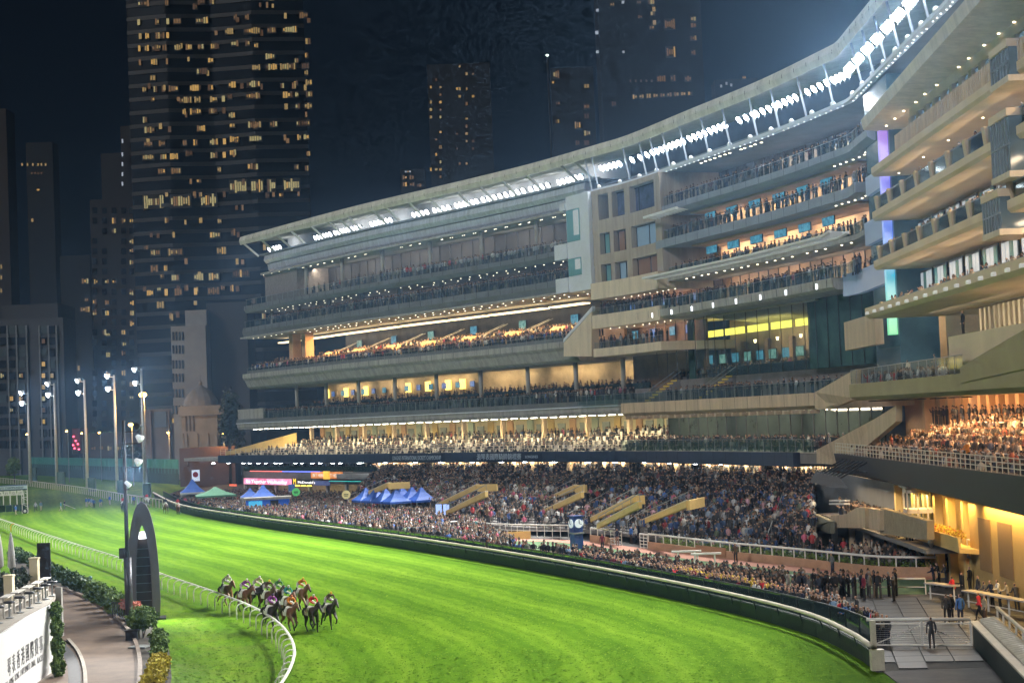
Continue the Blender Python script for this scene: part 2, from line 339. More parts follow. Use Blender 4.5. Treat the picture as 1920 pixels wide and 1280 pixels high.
# outer course rail with dark skirt boards, and the glazed fence the public lean on
M_BOARD = mat('dark_green_board', (.006, .022, .016), .55, var=.4, scale=.6)
M_BLACKG = mat('dark_fence_frame', (.012, .022, .02), .5)
M_FGLASS = glass_mat('fence_glass', (.50, .66, .60), .2)
def outer():
    t = thing('course_wall', 'dark green boarded wall with a cream padded rail along the stand side of the course', 'wall', (WALL[0][0], WALL[0][1], 0))
    MB().tube([(x, y, 1.28) for x, y, nx, ny in off_path(WALL, .25)], .15, 8, sy=.75).build('padded_rail', M_CREAM, t, True)
    n = len(WALL); k = 0
    me = None
    for i in range(0, n - 2, 2):
        a = WALL[i]; b = WALL[min(i + 2, n - 1)]; d = np.array([b[0] - a[0], b[1] - a[1]]); l = np.linalg.norm(d); mid = ((a[0] + b[0]) / 2, (a[1] + b[1]) / 2)
        if me is None: o = MB().box((0, 0, .42), (2.42, .07, .84)).box((0, .09, .87), (2.42, .14, .05)).build('board', M_BOARD, t, local=True); me = o.data
        else: o = bpy.data.objects.new('board', me); COL.objects.link(o); o.parent = t
        o.location = (mid[0] - WALL[0][0], mid[1] - WALL[0][1], 0); o.rotation_euler = (0, 0, math.atan2(d[1], d[0])); o.scale = (l / 2.44, 1, 1)
    mb = MB()
    for i in range(0, n, 3):
        x, y, nx, ny = WALL[i]; mb.bar((x - nx * .15, y - ny * .15, 0), (x + nx * .2, y + ny * .2, 1.24), .07)
    mb.build('rail_bracket', M_BLACKG, t, kind='stuff')
    F = off_path(WALL, -1.7)[:-7]; t = thing('spectator_fence', 'dark fence of glass panels and steel posts in front of the trackside public', 'fence', (F[0][0], F[0][1], 0))
    me = mp = None
    for i in range(0, len(F) - 2, 2):
        a, b = F[i], F[i + 2]; d = np.array([b[0] - a[0], b[1] - a[1]]); l = np.linalg.norm(d); mid = ((a[0] + b[0]) / 2 - F[0][0], (a[1] + b[1]) / 2 - F[0][1], 0)
        for nm in ('glass_panel', 'fence_post'):
            if nm == 'glass_panel':
                if me is None: o = MB().box((0, 0, .78), (2.3, .02, 1.25)).build(nm, M_FGLASS, t, local=True); me = o.data
                else: o = bpy.data.objects.new(nm, me); COL.objects.link(o); o.parent = t
                o.location = mid; o.rotation_euler = (0, 0, math.atan2(d[1], d[0])); o.scale = (l / 2.44, 1, 1)
            else:
                if mp is None: o = MB().box((0, 0, .73), (.07, .09, 1.46)).box((1.2, 0, 1.44), (2.4, .08, .07)).box((1.2, 0, .12), (2.4, .06, .06)).build(nm, M_BLACKG, t, local=True); mp = o.data
                else: o = bpy.data.objects.new(nm, mp); COL.objects.link(o); o.parent = t
                o.location = (a[0] - F[0][0], a[1] - F[0][1], 0); o.rotation_euler = (0, 0, math.atan2(d[1], d[0])); o.scale = (l / 2.4, 1, 1)
outer()

# upright tufts give the near turf its nap; thinner with distance
def tufts():
    wy = np.array([p[1] for p in WALL])[::-1]; wx = np.array([p[0] for p in WALL])[::-1]; P = []
    for y0, y1, dens in ((72, 96, 20), (96, 122, 13), (122, 150, 8), (150, 180, 4.5), (180, 212, 2.2)):
        n = int((y1 - y0) * 75 * dens); x = RNG.uniform(-60, 18, n); y = RNG.uniform(y0, y1, n)
        xr = np.where(y < 83, 18, np.interp(y, wy, wx)) - .3; xl = -.26 * y - 8
        k = (x < xr) & (x > xl); P.append(np.c_[x[k], y[k]])
    P = np.concatenate(P)
    bad = np.array([False] * len(P)); road = np.array(rd); so = np.array(soil)
    from_poly = lambda poly: np.array([sum(((poly[i][1] > q[1]) != (poly[i - 1][1] > q[1])) and (q[0] < (poly[i - 1][0] - poly[i][0]) * (q[1] - poly[i][1]) / (poly[i - 1][1] - poly[i][1] + 1e-12) + poly[i][0]) for i in range(len(poly))) % 2 == 1 for q in P[near]])
    near = P[:, 0] < -15; nb = from_poly(road) | from_poly(so); keep = np.ones(len(P), bool); keep[np.where(near)[0][nb]] = False; P = P[keep]
    N = len(P); a = RNG.uniform(0, math.pi, N); w = RNG.uniform(.03, .075, N); h = RNG.uniform(.018, .042, N) * np.clip((215 - P[:, 1]) / 60, .25, 1); lx = RNG.normal(0, .02, N); ly = RNG.normal(0, .02, N)
    dx, dy = np.cos(a) * w, np.sin(a) * w; z0 = np.zeros(N) - .005
    V = np.stack([np.c_[P[:, 0] - dx, P[:, 1] - dy, z0], np.c_[P[:, 0] + dx, P[:, 1] + dy, z0], np.c_[P[:, 0] + dx * .7 + lx, P[:, 1] + dy * .7 + ly, h], np.c_[P[:, 0] - dx * .7 + lx, P[:, 1] - dy * .7 + ly, h * .8]], 1).reshape(-1, 3)
    me = bpy.data.meshes.new('grass'); me.from_pydata(V.tolist(), [], np.arange(4 * N).reshape(-1, 4).tolist())
    m = bpy.data.materials.new('grass_tuft'); m.use_nodes = True; n_ = m.node_tree; b = n_.nodes['Principled BSDF']; g = n_.nodes.new('ShaderNodeNewGeometry'); cr = n_.nodes.new('ShaderNodeValToRGB'); n_.links.new(g.outputs['Random Per Island'], cr.inputs[0])
    e = cr.color_ramp.elements; e[0].color = (.058, .145, .005, 1); e[1].color = (.19, .31, .026, 1); k = e.new(.6); k.color = (.11, .225, .010, 1); nv = n_.nodes.new('ShaderNodeCombineXYZ'); nv.inputs[2].default_value = 1; n_.links.new(nv.outputs[0], b.inputs['Normal']); n_.links.new(cr.outputs[0], b.inputs['Base Color']); b.inputs['Roughness'].default_value = .8; b.inputs['Specular IOR Level'].default_value = .1
    me.materials.append(m); o = put('grass', me); o['kind'] = 'stuff'; tag(o, 'short tufted grass blades covering the near turf', 'grass'); print('TUFTS', N)
tufts()
# ================================================================ GRANDSTAND
FA = smooth_poly([(-70, 352), (-50.5, 320.7), (-27.7, 285.5), (-11.6, 263.8), (2.3, 244.6), (11.8, 228.6), (16.2, 220.5), (22.0, 204.9), (28.6, 187.0), (33.6, 169.4)], 1.0)
_c = resample([(33.6, 169.4), (33.5, 160), (33.4, 150), (33.25, 135), (33.05, 114), (32.75, 84)], 1.0)
FAC = resample([(p[0], p[1]) for p in FA] + [(p[0], p[1]) for p in _c[1:]], 1.0)
FS = np.arange(len(FAC)) * (sum(math.hypot(FAC[i + 1][0] - FAC[i][0], FAC[i + 1][1] - FAC[i][1]) for i in range(len(FAC) - 1)) / (len(FAC) - 1))
def hit(x, y, off=0.0):            # survey: sight line met with the facade line; returns station s and height z
    d = ray(x, y); th = d[0] / d[1]; best = None
    P = [(p[0] + p[2] * off, p[1] + p[3] * off) for p in FAC]
    for i in range(len(P) - 1):
        f0 = P[i][0] - th * P[i][1]; f1 = P[i + 1][0] - th * P[i + 1][1]
        if f0 * f1 <= 0 and f0 != f1:
            u = f0 / (f0 - f1); Y = P[i][1] + u * (P[i + 1][1] - P[i][1]); s = FS[i] + u * (FS[i + 1] - FS[i])
            if best is None or Y < best[2]: best = (s, CAMZ + d[2] / d[1] * Y, Y)
    return best
def at_s(s, o=0.0):
    i = min(max(int(np.searchsorted(FS, s)) - 1, 0), len(FAC) - 2); u = (s - FS[i]) / (FS[i + 1] - FS[i]); a, b = FAC[i], FAC[i + 1]
    nx, ny = a[2] + (b[2] - a[2]) * u, a[3] + (b[3] - a[3]) * u; l = math.hypot(nx, ny); nx /= l; ny /= l
    return (a[0] + (b[0] - a[0]) * u + nx * o, a[1] + (b[1] - a[1]) * u + ny * o, nx, ny)
def seg(s0, s1, step=1.6): return [at_s(s) for s in np.linspace(s0, s1, max(2, int(abs(s1 - s0) / step) + 1))]
def P3(s, o, z): p = at_s(s, o); return np.array([p[0], p[1], z])
def S(x, y, off=0.0): return hit(x, y, off)[0]
sA0, sA1 = S(452, 600), S(1066, 480)
sW1 = S(1108, 480)                     # end of white pylon
sB0, sB1 = S(1236, 480), S(1602, 480)
sT1 = S(1652, 480); sC0 = sT1; sC1 = FS[-1]
KINK = S(1570, 300)
M_CONC = mat('concrete_slab', (.36, .35, .32), .8, var=.3, scale=1.1, stretch=(1, 1, .12))
M_ROOF = mat('roof_fascia', (.66, .65, .58), .6, var=.22, scale=.9, stretch=(1, 1, .15))
M_DARKG = mat('dark_grey_panel', (.15, .16, .165), .6, var=.2, scale=.4)
M_SILVER = mat('brushed_steel', (.60, .64, .70), .35, .3, var=.25, scale=.35, stretch=(6, 6, .3))
M_BEIGE = mat('beige_render', (.58, .45, .30), .8, var=.22, scale=1.0, stretch=(1, 1, .12))
M_CREAMW = mat('cream_wall', (.68, .57, .42), .75, var=.2, scale=1.0, stretch=(1, 1, .12))
M_ORANGE = mat('terracotta_wall', (.62, .38, .20), .8, var=.15, scale=.3)
M_YELLOW = mat('yellow_wall', (.66, .47, .17), .75, var=.15, scale=.3)
M_NAVY = mat('navy_fascia', (.022, .038, .075), .55, var=.25, scale=.2)
M_WHITEW = mat('white_panel', (.66, .70, .76), .5, var=.08, scale=.4)
M_BROWN = mat('brown_interior', (.20, .13, .08), .7, var=.35, scale=.4)
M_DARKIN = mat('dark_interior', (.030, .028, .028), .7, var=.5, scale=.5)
M_FLOOR = mat('terrace_floor', (.20, .19, .18), .85, var=.2, scale=.7)
M_GLASS = glass_mat('balustrade_glass', (.86, .93, .92), .10)
M_TINT = glass_mat('tinted_glazing', (.66, .80, .78), .2)
M_STEEL = mat('steel_post', (.26, .28, .29), .45, .4)
M_DK = mat('black_metal', (.02, .02, .022), .5)
M_DOWN = emis('downlight_lens', (1, .86, .62), 4)
M_STRIP = emis('ceiling_strip', (1, .80, .48), 7)
M_WARMLAMP = emis('warm_lamp', (1, .72, .25), 9)
M_COOL = emis('cool_lamp', (.92, .97, 1), 40)
M_FLOODLENS = emis('flood_lens', (.94, .97, 1), 55)
def screen_mat(i):
    nm = 'screen_picture%d' % i
    if nm in MATS: return MATS[nm]
    m = bpy.data.materials.new(nm); m.use_nodes = True; n = m.node_tree; b = n.nodes['Principled BSDF']; b.inputs['Base Color'].default_value = (.01, .01, .01, 1)
    tcn = n.nodes.new('ShaderNodeTexCoord'); nz = n.nodes.new('ShaderNodeTexNoise'); nz.inputs['Scale'].default_value = 2.2; cr = n.nodes.new('ShaderNodeValToRGB')
    n.links.new(tcn.outputs['Object'], nz.inputs['Vector']); n.links.new(nz.outputs['Fac'], cr.inputs[0])
    e = cr.color_ramp.elements; e[0].position = .3; e[0].color = [(.02, .18, .30, 1), (.03, .08, .35, 1), (.05, .25, .22, 1)][i]; e[1].position = .7; e[1].color = [(.16, .55, .72, 1), (.25, .45, .9, 1), (.4, .7, .6, 1)][i]
    n.links.new(cr.outputs[0], b.inputs['Emission Color']); b.inputs['Emission Strength'].default_value = .5; MATS[nm] = m; return m
CROWD = []       # (x, y, z, heading, kind, palette, scale): filled by every terrace, realised at the end
def folk(s0, s1, o, z, gap, head=None, kind=None, pal='dark', jo=.25, p=1.0):
    s = s0
    while s < s1:
        if RNG.random() < p:
            x, y, nx, ny = at_s(s, o + RNG.uniform(-jo, jo)); CROWD.append((x, y, z, math.atan2(ny, nx) + RNG.normal(0, .35), kind if kind is not None else 0, pal, RNG.normal(1, .045)))
        s += gap * RNG.uniform(.7, 1.35)

ga = thing('grandstand_wing', 'long tiered grandstand wing with silver upper bands and glass balconies, farthest from the camera', 'grandstand', at_s((sA0 + sA1) / 2)[:2] + (0,))
gb = thing('grandstand_centre', 'curved middle part of the grandstand with rows of screens and a glazed restaurant', 'grandstand', at_s((sB0 + sB1) / 2)[:2] + (0,))
gc = thing('clubhouse_stand', 'beige clubhouse stand of stepped balconies closest to the camera', 'grandstand', at_s((sC0 + sC1) / 2)[:2] + (0,))
rf = thing('stand_roof', 'long curving cantilever roof edge carrying banks of white floodlights', 'roof', P3(sA0, 0, 47))
def slab(t, s0, s1, prof, m, name='floor_slab', step=1.6): return MB().sweep(seg(s0, s1, step), prof).build(name, m, t)
def rect(o0, o1, z0, z1): return [(o0, z0), (o1, z0), (o1, z1), (o0, z1)]
def balustrade(t, s0, s1, o, z, h=1.1, gap=2.0, glass=None):
    gq = MB(); sg_ = off_path(seg(s0, s1), o)
    for a_, b_ in zip(sg_[:-1], sg_[1:]): gq.quad((a_[0], a_[1], z + .05), (b_[0], b_[1], z + .05), (b_[0], b_[1], z + h), (a_[0], a_[1], z + h))
    gq.build('balustrade_glass', glass or M_GLASS, t)
    mb = MB()
    for s in np.arange(s0 + .3, s1, gap):
        p = P3(s, o + .06, z); mb.bar(p, p + np.array([0, 0, h + .02]), .04)
    mb.build('balustrade_post', M_STEEL, t, kind='stuff')
    MB().sweep(seg(s0, s1), rect(o - .03, o + .03, z + h, z + h + .04)).build('handrail', M_STEEL, t)
def lamps(t, s0, s1, o, z, gap, m=None, r=.075, name='downlight', pair=False):
    mb = MB()
    for s in np.arange(s0, s1, gap) + RNG.uniform(-.12, .12, len(np.arange(s0, s1, gap))) * gap:
        if RNG.random() < .07: continue
        for ds in ((0, .45) if pair else (0,)):
            p = P3(s + ds, o + RNG.uniform(-.1, .1), z - .06); mb.lathe(p, [(r, 0), (r * 1.1, .05), (r * .5, .09)], 6)
    return mb.build(name, m or M_DOWN, t, kind='stuff')
def strip_lights(nm, s0, s1, o, z, n, power, colr, w=.5, to=-2.0, tz=-4, share=.8, t=None):
    L = (s1 - s0) / n
    for i in range(n):
        sm = s0 + L * (i + .5); p = P3(sm, o, z); q = P3(sm, o + to, z + tz); a = at_s(sm); xd = (-a[3], a[2], 0)
        area(nm, p, q, power / n, L * share, w, colr, xd)
def screens(t, s0, s1, o, z, gap, w, h, kinds=(0, 1), face=None, jitter=0):
    i = 0
    for s in np.arange(s0, s1, gap):
        x, y, nx, ny = at_s(s, o); ex = np.array([-ny, nx, 0]); ey = np.array([nx, ny, 0]); k = kinds[i % len(kinds)]; i += 1
        c = np.array([x, y, z + jitter * RNG.uniform(-1, 1)])
        sc = MB().box(c, (w, .12, h), 0, 0, (ex, ey, (0, 0, 1))).build('screen', M_DK, t)
        MB().box(c + ey * .07, (w * .94, .03, h * .9), 0, 0, (ex, ey, (0, 0, 1))).build('picture', screen_mat(k), sc)

# ---------------------------------------------------------------- roof
sR1 = sC1
roofp = seg(S(450, 450) + 0, sR1, 1.5)
MB().sweep(roofp, [(0, 47.5), (.25, 48.2), (0, 49.0), (-1.2, 49.35), (-24, 50.5), (-24, 49.9), (-3.2, 48.2), (-1.0, 47.75)]).build('roof_shell', M_ROOF, rf)
MB().sweep(seg(S(462, 480), S(1085, 360), 1.5), rect(-3.6, -2.6, 45.2, 45.5)).build('gantry_edge', M_STEEL, rf)
MB().sweep(seg(S(462, 480), S(1085, 360), 1.5), rect(-9, -8.6, 45.2, 48.9)).build('lamp_box_back', mat('lamp_box_white', (.6, .6, .6), .7, var=.15, scale=.5), rf)
MB().sweep(seg(S(462, 480), S(1085, 360), 1.5), rect(-8.6, -3.6, 45.1, 45.3)).build('lamp_box_floor', M_DARKG, rf)
sG0, sG1 = S(1080, 355), sR1
MB().sweep(seg(sG0, sG1, 1.5), rect(-1.6, -.9, 43.0, 43.35)).build('lower_gantry', M_WHITEW, rf)
MB().sweep(seg(sG0, sG1, 1.5), rect(-4.2, -3.9, 44.2, 44.5)).build('gantry_rail', M_STEEL, rf)
MB().sweep(seg(sG0, sG1, 1.5), rect(-9, -8.7, 43.2, 48.9)).build('gantry_back', mat('gantry_dark', (.06, .065, .075), .7, var=.3, scale=.4), rf)
MB().sweep(seg(sG0, sG1, 1.5), rect(-9, -1.6, 43.0, 43.2)).build('gantry_walkway', M_DARKG, rf)
M_FIN = mat('fin_white', (.72, .73, .70), .5, var=.1, scale=.6)
fins_a = [S(x, 470 - (x - 455) * .24) for x in (456, 487, 517, 544, 581, 614, 634, 650, 697, 722, 765, 803, 855, 897, 940, 985, 1050, 1075)]
for s in fins_a:
    MB().bar(P3(s, -.25, 47.6), P3(s, -3.1, 45.3), .28, .32).build('fin', M_FIN, rf)
bank_a = [(464, 484), (549, 577), (586, 610), (618, 632), (654, 690), (733, 758), (772, 798), (812, 850), (862, 893), (904, 936), (949, 980), (1000, 1040)]
def heads(s0, s1, n, o, z, lens, size=.42, tilt=-.5):
    mb = MB()
    for s in np.linspace(s0, s1, n):
        x, y, nx, ny = at_s(s, o); d = np.array([nx * .8, ny * .8, tilt]); d /= np.linalg.norm(d); c = np.array([x, y, z])
        ex = np.array([-ny, nx, 0]); ez = np.cross(ex, d)
        ring = lambda q, r: [q + (ex * math.cos(2 * math.pi * k / 10) + ez * math.sin(2 * math.pi * k / 10)) * r for k in range(10)]
        a, b, cc = ring(c - d * .5, size * .35), ring(c, size), ring(c + d * .02, size * .93)
        f = [(k, (k + 1) % 10, 10 + (k + 1) % 10, 10 + k) for k in range(10)]
        mb.add(a + b, f + [tuple(range(10))[::-1]], 0); mb.add(cc, [tuple(range(10))], 1)
        mb.bar(c - d * .3, c - d * .3 - np.array([0, 0, .8]), .09, mi=0)
    return mb
TRK = np.array([(p[0], p[1]) for p in WALL])
FLW = 67000
def flood(s, o, z, power, reach=1.0, ang=84):
    x, y, nx, ny = at_s(s, o); tgt = (x + nx * 72 * reach, y + ny * 72 * reach, 0)
    if s > KINK: tgt = (x - 40, y - (18 if int(s / 4.5) % 2 else 70), 0); power *= (1.5 if int(s / 4.5) % 2 else .45); ang = 62 if int(s / 4.5) % 2 else 70
    spot('floodlight_beam', (x + nx * 1.0, y + ny * 1.0, z), tgt, power, ang, .9, (1, .985, .95), .6)
for i, (x0, x1) in enumerate(bank_a):
    y = 470 - (x0 - 455) * .235; s0, s1 = S(x0, y), S(x1, y - 6); n = max(3, int((s1 - s0) / .9))
    heads(s0, s1, n, -4.4, 46.4, 1, .5).build('floodlight_bank', [M_STEEL, emis('flood_lens_wing', (.94, .97, 1), 8)], rf)
    flood((s0 + s1) / 2, -2.2, 46.3, FLW)
fins_b = [S(x, y) for x, y in ((1095, 330), (1107, 320), (1165, 305), (1195, 290), (1215, 282), (1238, 270), (1270, 260), (1310, 240), (1350, 220), (1400, 200), (1440, 180), (1490, 160), (1540, 140))] + list(np.arange(S(1590, 90), sR1, 5.5))
for s in fins_b: MB().bar(P3(s, -.3, 47.6), P3(s, -1.2, 43.3), .2, .22).build('fin', mat('fin_grey', (.26, .29, .33), .5), rf)
bank_b = [(1112, 1145, 5), (1168, 1182, 2), (1195, 1205, 2), (1213, 1230, 3), (1238, 1262, 4), (1274, 1302, 4), (1312, 1340, 4), (1366, 1392, 3), (1398, 1432, 4), (1440, 1470, 4), (1492, 1528, 4), (1540, 1565, 4)]
for x0, x1, n in bank_b:
    yy = lambda x: 318 - (x - 1112) * .30 - max(0, x - 1300) * .08
    s0, s1 = S(x0, yy(x0)), S(x1, yy(x1)); heads(s0, s1, n, -1.4, 46.0, 1, .46, -.6).build('floodlight_bank', [M_STEEL, M_FLOODLENS], rf)
    flood((s0 + s1) / 2, -.6, 45.6, FLW)
for s in np.arange(KINK + 1.5, sR1 - 6, 4.5):
    heads(s, s + 2.7, 4, -.9, 46.0, 1, .46, -.8).build('floodlight_bank', [M_STEEL, M_FLOODLENS], rf)
    flood(s + 1.7, -.3, 45.5, FLW * .46)
lamps(rf, sG0 + 1, sG1, -1.3, 43.0, 1.3, emis('gantry_lens', (.9, .96, 1), 3), .07, 'gantry_lamp')
mb = MB()
for s in np.arange(sG0 + 4, sG1, 5.0): p = P3(s, -1.2, 43.4); mb.lathe(p, [(.28, 0), (.3, .25), (.1, .45)], 8)
mb.build('speaker_pod', M_FIN, rf, kind='stuff')

for x0, x1 in bank_a:
    y = 470 - (x0 - 455) * .235; s = (S(x0, y) + S(x1, y - 6)) / 2; a_ = at_s(s); area('lamp_box_fill', P3(s, -5.4, 46.9), P3(s, -8.6, 46.4), 90, 2.2, .5, (.95, .98, 1), (-a_[3], a_[2], 0))  # extra area lamps added to whiten the box backs
# ---------------------------------------------------------------- far wing A : levels
sL = sA0
MB().sweep(seg(S(470, 505), sA1 + .5), [(-3.2, 43.6), (-2.7, 44.2), (-2.9, 45.1), (-10, 45.1), (-10, 43.6)]).build('steel_band', M_SILVER, ga)
MB().sweep(seg(S(473, 515), sA1 + .5), [(-3.8, 41.9), (-3.3, 42.4), (-3.1, 43.4), (-10, 43.4), (-10, 41.9)]).build('steel_band', M_SILVER, ga)
MB().sweep(seg(S(472, 525), sA1 + .5), rect(-13, -1.8, 41.4, 41.75)).build('soffit', M_CONC, ga)
slab(ga, sL, sA1, [(-1.0, 34.7), (-.6, 35.3), (-.7, 36.0), (-14, 36.0), (-14, 34.7)], M_DARKG)
slab(ga, sL - .4, sA1, [(-.6, 30.2), (-.3, 31.0), (-.5, 31.9), (-14, 31.9), (-14, 30.2)], M_DARKG)
slab(ga, sL - .8, sA1 + 3, rect(-14, 0, 29.85, 30.15), M_CONC, 'soffit_edge')
slab(ga, sL, sA1, [(-.2, 22.0), (.1, 22.4), (.1, 23.2), (-14, 23.2), (-14, 22.0)], M_CONC)
slab(ga, sL, sA1, [(-1.4, 20.3), (-.9, 20.7), (-.3, 22.0), (-14, 22.0), (-14, 20.3)], M_CONC, 'slab_underside')
s4r = S(1167, 765)
slab(ga, S(449, 790), s4r, [(.6, 14.0), (.6, 14.75), (-14, 14.75), (-14, 14.0)], M_DARKG)
slab(ga, S(449, 790), s4r, rect(-6, .75, 13.9, 14.05), M_WHITEW, 'slab_lip')
slab(ga, S(449, 795), s4r, [(.2, 12.8), (.5, 13.3), (.5, 13.9), (-14, 13.9), (-14, 12.8)], M_CONC, 'slab_underside')
s5l = S(432, 855)
slab(ga, s5l, S(1530, 855), [(2.2, 6.6), (2.6, 6.7), (2.6, 8.1), (1.8, 8.1), (1.8, 6.9), (-12, 6.9), (-12, 6.6)], M_NAVY, 'fascia_board')
slab(ga, S(366, 858) if hit(366, 858) else s5l - 12, s5l, rect(-8, 2.4, 7.0, 7.6), M_CONC, 'canopy_slab')
# back walls, floor by floor
def storey(t, s0, s1, z0, z1, back, m, cols=9.0, colm=None, o_col=-3.2, mull=3.0):
    MB().sweep(seg(s0, s1), rect(back - .3, back, z0, z1)).build('back_wall', m, t)
    if cols:
        for s in np.arange(s0 + 2.5, s1, cols):
            p = P3(s, o_col, z0); MB().tube([p, p + np.array([0, 0, z1 - z0])], .32, 8).build('column', colm or M_CONC, t, True)
    if mull:
        mb = MB()
        for s in np.arange(s0, s1, mull):
            p = P3(s, back + .06, z0); mb.bar(p, p + np.array([0, 0, z1 - z0]), .12)
        mb.sweep(seg(s0, s1), rect(back + .02, back + .1, z0 + 2.2, z0 + 2.3)); mb.build('mullion', M_DK, t, kind='stuff')
# upper two glass balconies
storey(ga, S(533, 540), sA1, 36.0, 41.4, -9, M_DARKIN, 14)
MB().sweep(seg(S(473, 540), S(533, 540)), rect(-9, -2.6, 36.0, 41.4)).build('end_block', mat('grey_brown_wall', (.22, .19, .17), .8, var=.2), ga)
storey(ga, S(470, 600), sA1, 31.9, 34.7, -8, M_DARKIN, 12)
balustrade(ga, sL + .3, sA1, -1.0, 36.0, 1.15, 2.3); balustrade(ga, sL, sA1, -.7, 31.9, 1.15, 2.3)
lamps(ga, S(536, 520), sA1 - 1, -3.4, 41.4, 2.9, pair=True); lamps(ga, S(476, 528), S(530, 520), -2.2, 41.4, 3.5)
lamps(ga, sL + 6, sA1, -2.5, 34.7, 2.4); lamps(ga, sL + 6, sA1, -5, 34.7, 3.3)
lamps(ga, sL + 2, sA1 + 2, -1.5, 29.85, 2.6, r=.1); lamps(ga, S(540, 620), sA1 + 2, -4.5, 29.85, 2.2, r=.1)
strip_lights('balcony_light', sL + 14, sA1, -6, 41.2, 6, 3200, (1, .88, .70), .4)
strip_lights('balcony_light', sL + 4, sA1, -5, 34.5, 6, 2800, (1, .80, .58), .4)
folk(S(700, 500), sA1 - 4, -1.6, 36.0, .75, kind=0, pal='light'); folk(S(560, 540), S(700, 500), -1.9, 36.0, 2.2, pal='mix'); folk(sL + 14, sA1, -5.5, 36.0, 2.2, pal='dark')
folk(S(490, 600), sA1, -1.4, 31.9, .62, pal='dark'); folk(S(490, 600), sA1, -2.3, 31.9, .8, pal='dark'); folk(S(490, 600), sA1, -4.5, 31.9, 1.4, pal='mix')
# orange seating level: lower tier, terracotta wall, upper tier, lit ceiling cove
sO = S(512, 650)
MB().sweep(seg(sO, sA1 + 4), rect(-6.4, -6.0, 23.2, 25.0)).build('tier_wall', M_ORANGE, ga)
MB().sweep(seg(sO, sA1 + 4), rect(-14, -6.4, 23.2, 24.9)).build('upper_tier', M_FLOOR, ga)
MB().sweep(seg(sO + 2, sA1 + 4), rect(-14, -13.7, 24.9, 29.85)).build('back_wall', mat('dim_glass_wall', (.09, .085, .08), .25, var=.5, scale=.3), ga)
MB().sweep(seg(sO + 2, sA1 + 4), rect(-12.6, -12.3, 24.9, 26.2)).build('parapet', M_BEIGE, ga)
for x in (512, 525):
    p = P3(S(x, 650), -4.4 if x == 512 else -5.5, 23.2); MB().box(p + np.array([0, 0, 3.3]), (1.7, 1.5, 6.65), .6).build('pier', M_ORANGE, ga)
M_COVE = emis('cove_light', (1, .74, .38), 2.6)
cs = [(528, 565), (572, 622), (628, 705), (712, 748), (757, 838), (847, 912), (922, 1024), (1036, 1100)]
for x0, x1 in cs:
    yv = lambda x: 634 - (x - 528) * .128
    MB().sweep(seg(S(x0, yv(x0), -9), S(x1, yv(x1), -9)), [(-9.6, 29.0), (-8.2, 29.0), (-8.2, 29.2), (-9.6, 29.2)]).build('cove_strip', M_COVE, ga)
strip_lights('cove_glow', sO + 3, sA1 + 3, -8, 28.9, 8, 13000, (1, .62, .26), .8, to=1.0, tz=-4)
for k, s in enumerate(np.arange(sO + 6, sA1 - 4, 11.5)):
    mb = MB(); a, b = P3(s, -6.0, 25.0), P3(s + 3.4, -6.0, 25.0)
    mb.add([P3(s, -5.9, 25.0), P3(s + 4.2, -5.9, 25.0), P3(s + 4.2, -8.6, 25.0), P3(s, -8.6, 25.0), P3(s + 1.2, -6.9, 26.0), P3(s + 3.6, -6.9, 26.0), P3(s + 3.6, -8.6, 26.0), P3(s + 1.2, -8.6, 26.0)],
           [(0, 1, 5, 4), (1, 2, 6, 5), (2, 3, 7, 6), (3, 0, 4, 7), (4, 5, 6, 7)]); mb.build('stair_hood', M_ORANGE, ga)
    mb = MB()
    for d in (0, .9): mb.bar(P3(s + 6 + d, -6.6, 25.9), P3(s + 7.2 + d, -10.5, 27.6), .08)
    mb.build('stair_rail', M_STEEL, ga)
for o, z, g, p in ((-.9, 23.2, .6, .9), (-1.9, 23.3, .62, .9), (-2.9, 23.5, .62, .85), (-4.0, 23.7, .65, .75), (-7.4, 24.9, .7, .7), (-8.6, 25.1, .7, .6), (-10, 25.3, .8, .5), (-11.5, 25.5, 1., .45)):
    folk(sO - 3 if o > -6 else sO + 4, sA1 + 2, o, z, g, kind=None if o > -6 else 1, pal='mix', p=p)
folk(S(462, 690), sO, -1, 23.2, .6, pal='mix'); folk(S(464, 690), sO, -3, 23.6, .6, pal='mix'); folk(S(468, 690), sO, -5, 24.2, .6, pal='mix')
balustrade(ga, sL + 1, sA1, -.4, 23.2, 1.0, 2.4)
MB().sweep(seg(sL + 1, sA1), rect(-.5, -.35, 23.2, 23.75)).build('upstand', M_DARKG, ga)
screens(ga, sO + 8, sA1 - 4, -13.5, 27.4, 13, 1.9, 1.5, (2, 0))
# dim lounge level 14.75 - 20.3
storey(ga, S(515, 740), s4r - 2, 14.75, 20.3, -10, mat('lounge_wall', (.32, .25, .16), .7, var=.45, scale=.35), 12, mull=0)
MB().sweep(seg(S(470, 760), s4r), rect(-14, -4.6, 14.75, 16.1)).build('upper_step', M_FLOOR, ga)
MB().sweep(seg(S(470, 760), s4r), rect(-4.75, -4.6, 16.1, 16.9)).build('step_glass', M_TINT, ga)
for x in (607, 643, 680, 760, 797, 835, 862): 
    s = S(x, 728, -9); x_, y_, nx, ny = at_s(s, -9.6); MB().box((x_, y_, 18.7), (1.35, .3, 1.6), 0, 0, ((-ny, nx, 0), (nx, ny, 0), (0, 0, 1))).build('lit_niche', emis('niche_glow', (1, .70, .14), 2.2), ga)
screens(ga, S(620, 729, -9), S(900, 715, -9), -9.5, 18.6, 3.9, 1.25, .95, (1, 0))
balustrade(ga, S(470, 770), s4r, .1, 14.75, 1.2, 2.0, M_TINT)
MB().sweep(seg(S(449, 775), S(496, 772)), rect(-.2, .35, 14.75, 16.6)).build('end_parapet', M_CONC, ga)
